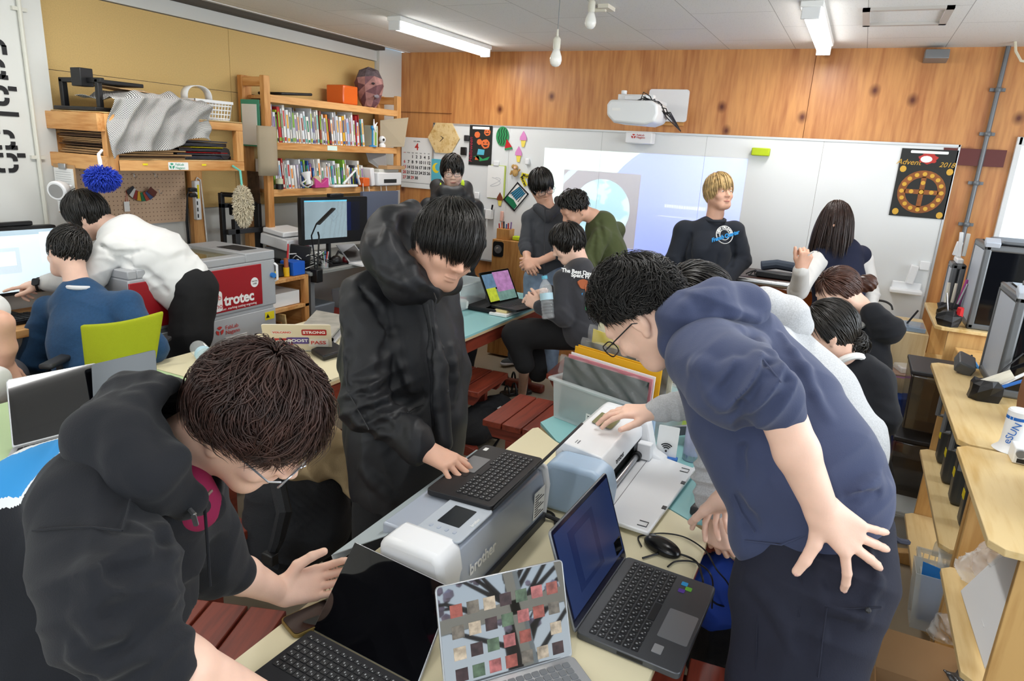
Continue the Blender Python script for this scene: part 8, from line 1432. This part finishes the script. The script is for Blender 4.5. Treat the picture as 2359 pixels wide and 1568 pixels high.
T('blue_tray','shallow clear blue tray of tools on the pale plywood cabinet','tray',(.38,5.1,.80),[('tray',bb((.18,4.88,.802),(.52,5.1,.83)),glass('blue_tray','9ab8d8',.1,.6),bv),('tool',MB().tube([(.42,5.0,.83),(.46,4.95,.93)],.006,6),M_dark),('part',bb((.25,4.92,.83),(.35,4.98,.845)),M_metal,bv)])
for k in range(3):cable([np.array([.26+.075*math.cos(a),5.2+.03*math.sin(a)+.01*k,.87+.045*math.sin(a)])for a in np.linspace(0,PI*1.1,7)],.006,'coiled dark cable behind the blue tray, '+('front','middle','rear')[k]+' loop',nm='cable_coil')
T('tray_stand','small grey stand with a brown tray of packets beside the pale cabinet','stand',(.47,4.6,0),[('tray',MB().box((.44,4.55,.62),(.17,.2,.012),(0,0,.1)),mat('tray_brown','8a7060',.6),bv),('packet',MB().box((.44,4.55,.645),(.13,.13,.035),(0,0,.3)),M_film,bv8),('column',bb((.47,4.58,.0),(.51,4.62,.61)),M_grey,bv)])
solo('red_mat',bb((.20,4.45,.0),(.40,4.84,.012)),mat('mat_crimson','8c1f2c',.8),'crimson mat on the floor at the foot of the pale plywood cabinet','mat')
solo('upright_remote',MB().box((.615,5.12,1.326),(.035,.03,.09),(0,.12,0)),M_white,'small white remote on top of the small silver printer','remote',bev=.006)
T('paper_tubes','white and grey tubes standing on the small silver printer','tubes',(.62,5.1,1.28),[('tube',MB().box((.615,5.05,1.36),(.02,.03,.15),(0,-.1,0)),M_white,bv),('tube',MB().box((.645,5.05,1.36),(.02,.03,.14)),mat('tube_grey','c8c8c4',.6),bv)])
# ================================================================ left desk and chair
t=thing('computer_desk','pine desk under the big monitor at the left edge','desk',(-3.6,1.7,0));obj('desk_top',bb((-3.92,.9,.775),(-3.52,2.14,.80)),M_piney,t,bev=.004);obj('desk_lip',bb((-3.52,.9,.76),(-3.49,2.14,.80)),M_piney,t,bev=.004)
for y in(1.0,2.05):obj('leg',bb((-3.60,y,0),(-3.54,y+.06,.76)),M_pinez,t,bev=.003);obj('leg',bb((-3.88,y,0),(-3.82,y+.06,.76)),M_pinez,t,bev=.003)
tm,fm=monitor('monitor',(-3.80,1.50),(-3.75,2.15),.91,1.255,.04,M_black,'big monitor with a light drawing program at the left edge',[('screen',(-.31,.315,-.155,.155,mat('screen_pale_blue','cfe2ea',.25,emit=.75)))],base=.80)
for a,b,c,d,col in((.0,.12,-.02,.05,'dfe8ee'),(-.02,.14,-.06,.07,'c2d2dc'),(-.30,-.12,-.10,.04,'f2f6f8'),(-.31,.31,.13,.155,'a8bcc8'),(.24,.30,-.02,.14,'d8e2e8')):obj('program_window',MB().prism([(a,c),(b,c),(b,d),(a,d)],.0012,.0013+.0004*(b-a<.13),fm),mat('screen_'+col,col,.3,emit=.7),tm,smooth=False)
obj('light_bar',MB().box(fm[0]+fm[2]*.185-fm[3]*.01,(.03,.45,.022)),M_black,tm,bev=.005)
T('keyboard','black keyboard on the pine desk under the pointing finger','keyboard',(-3.62,1.7,.80),[('base',MB().box((-3.66,1.75,.812),(.15,.42,.02)),M_black,bv),('keys',bb(*[q for i in range(5)for j in range(14)for q in(((-3.725+i*.027),1.555+j*.028,.822),(-3.703+i*.027,1.578+j*.028,.826))]),m_key)])
t=thing('office_chair','office chair with a lime green mesh back','chair',(-3.15,1.82,0));m_lime=mat('lime_mesh','a4ac0e',.8,bump=.5,bs=500);Pc=[GD(187,748,3.02),GD(377,716,3.1),GD(348,900,3.16),GD(205,900,3.1)]
def backp(u,v):p=(Pc[0]*(1-u)+Pc[1]*u)*(1-v)+(Pc[3]*(1-u)+Pc[2]*u)*v;n=V3(.2,0,1);e=(1-(2*u-1)**4)*(1-.3*v);return p+n*(.03*(1-(2*u-1)**2))+np.array([0,0,.018*math.sin(PI*u)*(1-v)*-1])
obj('backrest',MB().sheet(backp,16,12),m_lime,t,solid=.028,bev=.010,ang=180);obj('seat',MB().box((-3.22,1.78,.455),(.46,.46,.07),(0,0,.35)),M_black,t,bev=.02,seg=3);obj('column',MB().cyl((-3.22,1.78,.1),(-3.22,1.78,.42),.028),M_dark,t)
for k in range(5):a=k*2*PI/5+.4;obj('base_arm',MB().tube([(-3.22,1.78,.11),(-3.22+.27*math.cos(a),1.78+.27*math.sin(a),.07)],[.025,.016],8),M_dark,t);obj('caster',MB().ell((-3.22+.27*math.cos(a),1.78+.27*math.sin(a),.03),.03,10),M_black,t)
for(px,py,d)in((135,830,3.05),(362,790,3.3)):c=D(px,py,d);obj('armrest',MB().box(c,(.06,.20,.025),(0,0,.5)),M_dark,t,bev=.01);obj('arm_post',MB().tube([c,c+(.0,0,-.12),(c[0]*.6-3.22*.4,c[1]*.6+1.78*.4,.47)],.014,8),M_dark,t)
obj('back_bar',MB().tube([(-3.22,1.78,.42),(-3.08,1.70,.44),(-3.0,1.68,.60)],.018,8),M_dark,t)
# ================================================================ bags on the floor
m_bagk=mat('backpack_black','1c1d20',.85,bump=.4,bs=160);m_khaki=mat('khaki_cloth','a08a66',.9,bump=.3,bs=200)
t=thing('backpack','black backpack with quilted padding on the floor beside the black coat','backpack',(-1.62,1.75,0));S=SDF(.05).rc(D(660,1120,2.45),D(650,1250,2.5),.14,.15,flat=(V3(0,.2,1),.7)).rc(D(740,1130,2.5),D(735,1210,2.5),.10,.12).folds(.006,22).wr(D(690,1180,2.35),.16,V3(.7,.7,0),.022,.004,3,.1);S.cut((0,0,.004),(0,0,-1));organic('pack',S,.006,m_bagk,t)
obj('strap',MB().tube([D(640,1110,2.30),D(655,1180,2.24),D(640,1240,2.26),D(620,1290,2.32),D(640,1305,2.3),D(720,1316,2.4)],[.026,.026,.024,.016,.012,.008],8),m_bagk,t);obj('buckle',MB().box(D(622,1285,2.27),(.05,.03,.04)),M_black,t,bev=.004)
t=thing('jacket','khaki jacket lying over the black backpack','jacket',(-1.6,1.8,.3));S=SDF(.04).chain([D(680,1070,2.40),D(740,1040,2.42),D(790,1060,2.45),D(810,1120,2.45)],[.07,.085,.07,.04]).folds(.016,22);organic('cloth',S,.006,m_khaki,t)
t=thing('backpack','second black backpack leaning between the khaki jacket and the coat legs','backpack',(-1.5,1.9,0));S=SDF(.05).rc(D(790,1140,2.62),D(780,1230,2.65),.10,.12).folds(.008,22);S.cut((0,0,.004),(0,0,-1));organic('pack',S,.007,m_bagk,t)
t=thing('backpack','black backpack with a white patch on the floor behind the stool legs','backpack',(-1.8,3.5,0));S=SDF(.04).chain([GZ(1085,985,.13),GZ(1150,945,.12)],[.12,.11]).folds(.01,24);S.cut((0,0,.004),(0,0,-1));organic('pack',S,.008,m_bagk,t);obj('patch',MB().box(GZ(1157,940,.232),(.05,.04,.004)),M_paper,t);obj('strap',MB().tube([GZ(1110,1000,.1),GZ(1150,1010,.02),GZ(1130,1040,.015)],.012,6),M_black,t)
t=thing('blue_bag','bright blue bag hanging under the right edge of the work table','bag',(-.12,1.95,0));S=SDF(.04).chain([D(1650,1330,2.15),D(1655,1390,2.2)],[.08,.09]).folds(.01,26);organic('bag',S,.006,mat('bag_blue','2348b0',.7),t);t=thing('black_bag','black bag on the floor under the bright blue bag','bag',(-.12,1.9,0));S=SDF(.04).chain([D(1690,1420,2.25),D(1680,1520,2.2)],[.12,.14]).folds(.01,26);S.cut((0,0,.004),(0,0,-1));organic('bag',S,.007,m_bagk,t)
t=thing('wire_rack','low silver wire rack on the floor behind the brown haired head','rack',(-2.1,2.0,0));o=MB()
for k in range(8):o.tube([(-2.36+k*.07,1.95,.24),(-2.36+k*.07,2.4,.24)],.0025,5).tube([(-2.38,1.96+k*.062,.242),(-1.86,1.96+k*.062,.242)],.0025,5)
obj('wire_shelf',o,M_metal,t);
for x in(-2.37,-1.87):
    for y in(1.96,2.39):obj('post',MB().cyl((x,y,.02),(x,y,.75 if x>-2 and y<2 else .3),.006),M_metal,t);obj('caster',MB().ell((x,y,.02),.02,8),M_black,t)
# cherry tree outside the right hand window, seen in the mirror like screen
t=thing('cherry_tree','cherry tree in bloom outside the side window','tree',(4.6,-.6,0));random.seed(2);o=MB().tube([(4.6,-.6,0),(4.55,-.55,.8),(4.6,-.4,1.6)],[.12,.09,.05],8);bl=MB()
for k in range(26):
    p=np.array([4.6,-.5,random.uniform(.5,1.6)]);q=p+np.array([random.uniform(-.5,.5),random.uniform(-1.3,1.5),random.uniform(.1,.9)]);m_=(p+q)/2+np.array([0,0,.12]);o.tube([p,m_,q],[.03,.018,.006],5)
    for j in range(9):bl.ell(m_+(q-m_)*random.random()+np.array([random.uniform(-.1,.1)for _ in range(3)]),random.uniform(.02,.06),6)
obj('branches',o,mat('bark','4a3a34',.9),t);obj('blossom',bl,mat('blossom_pink','e8c4cc',.8),t);struct('trim_16',MB().b2((2.3,-6,-.1),(9,8,-.05)),mat('outside_ground','a8a49a',.9))
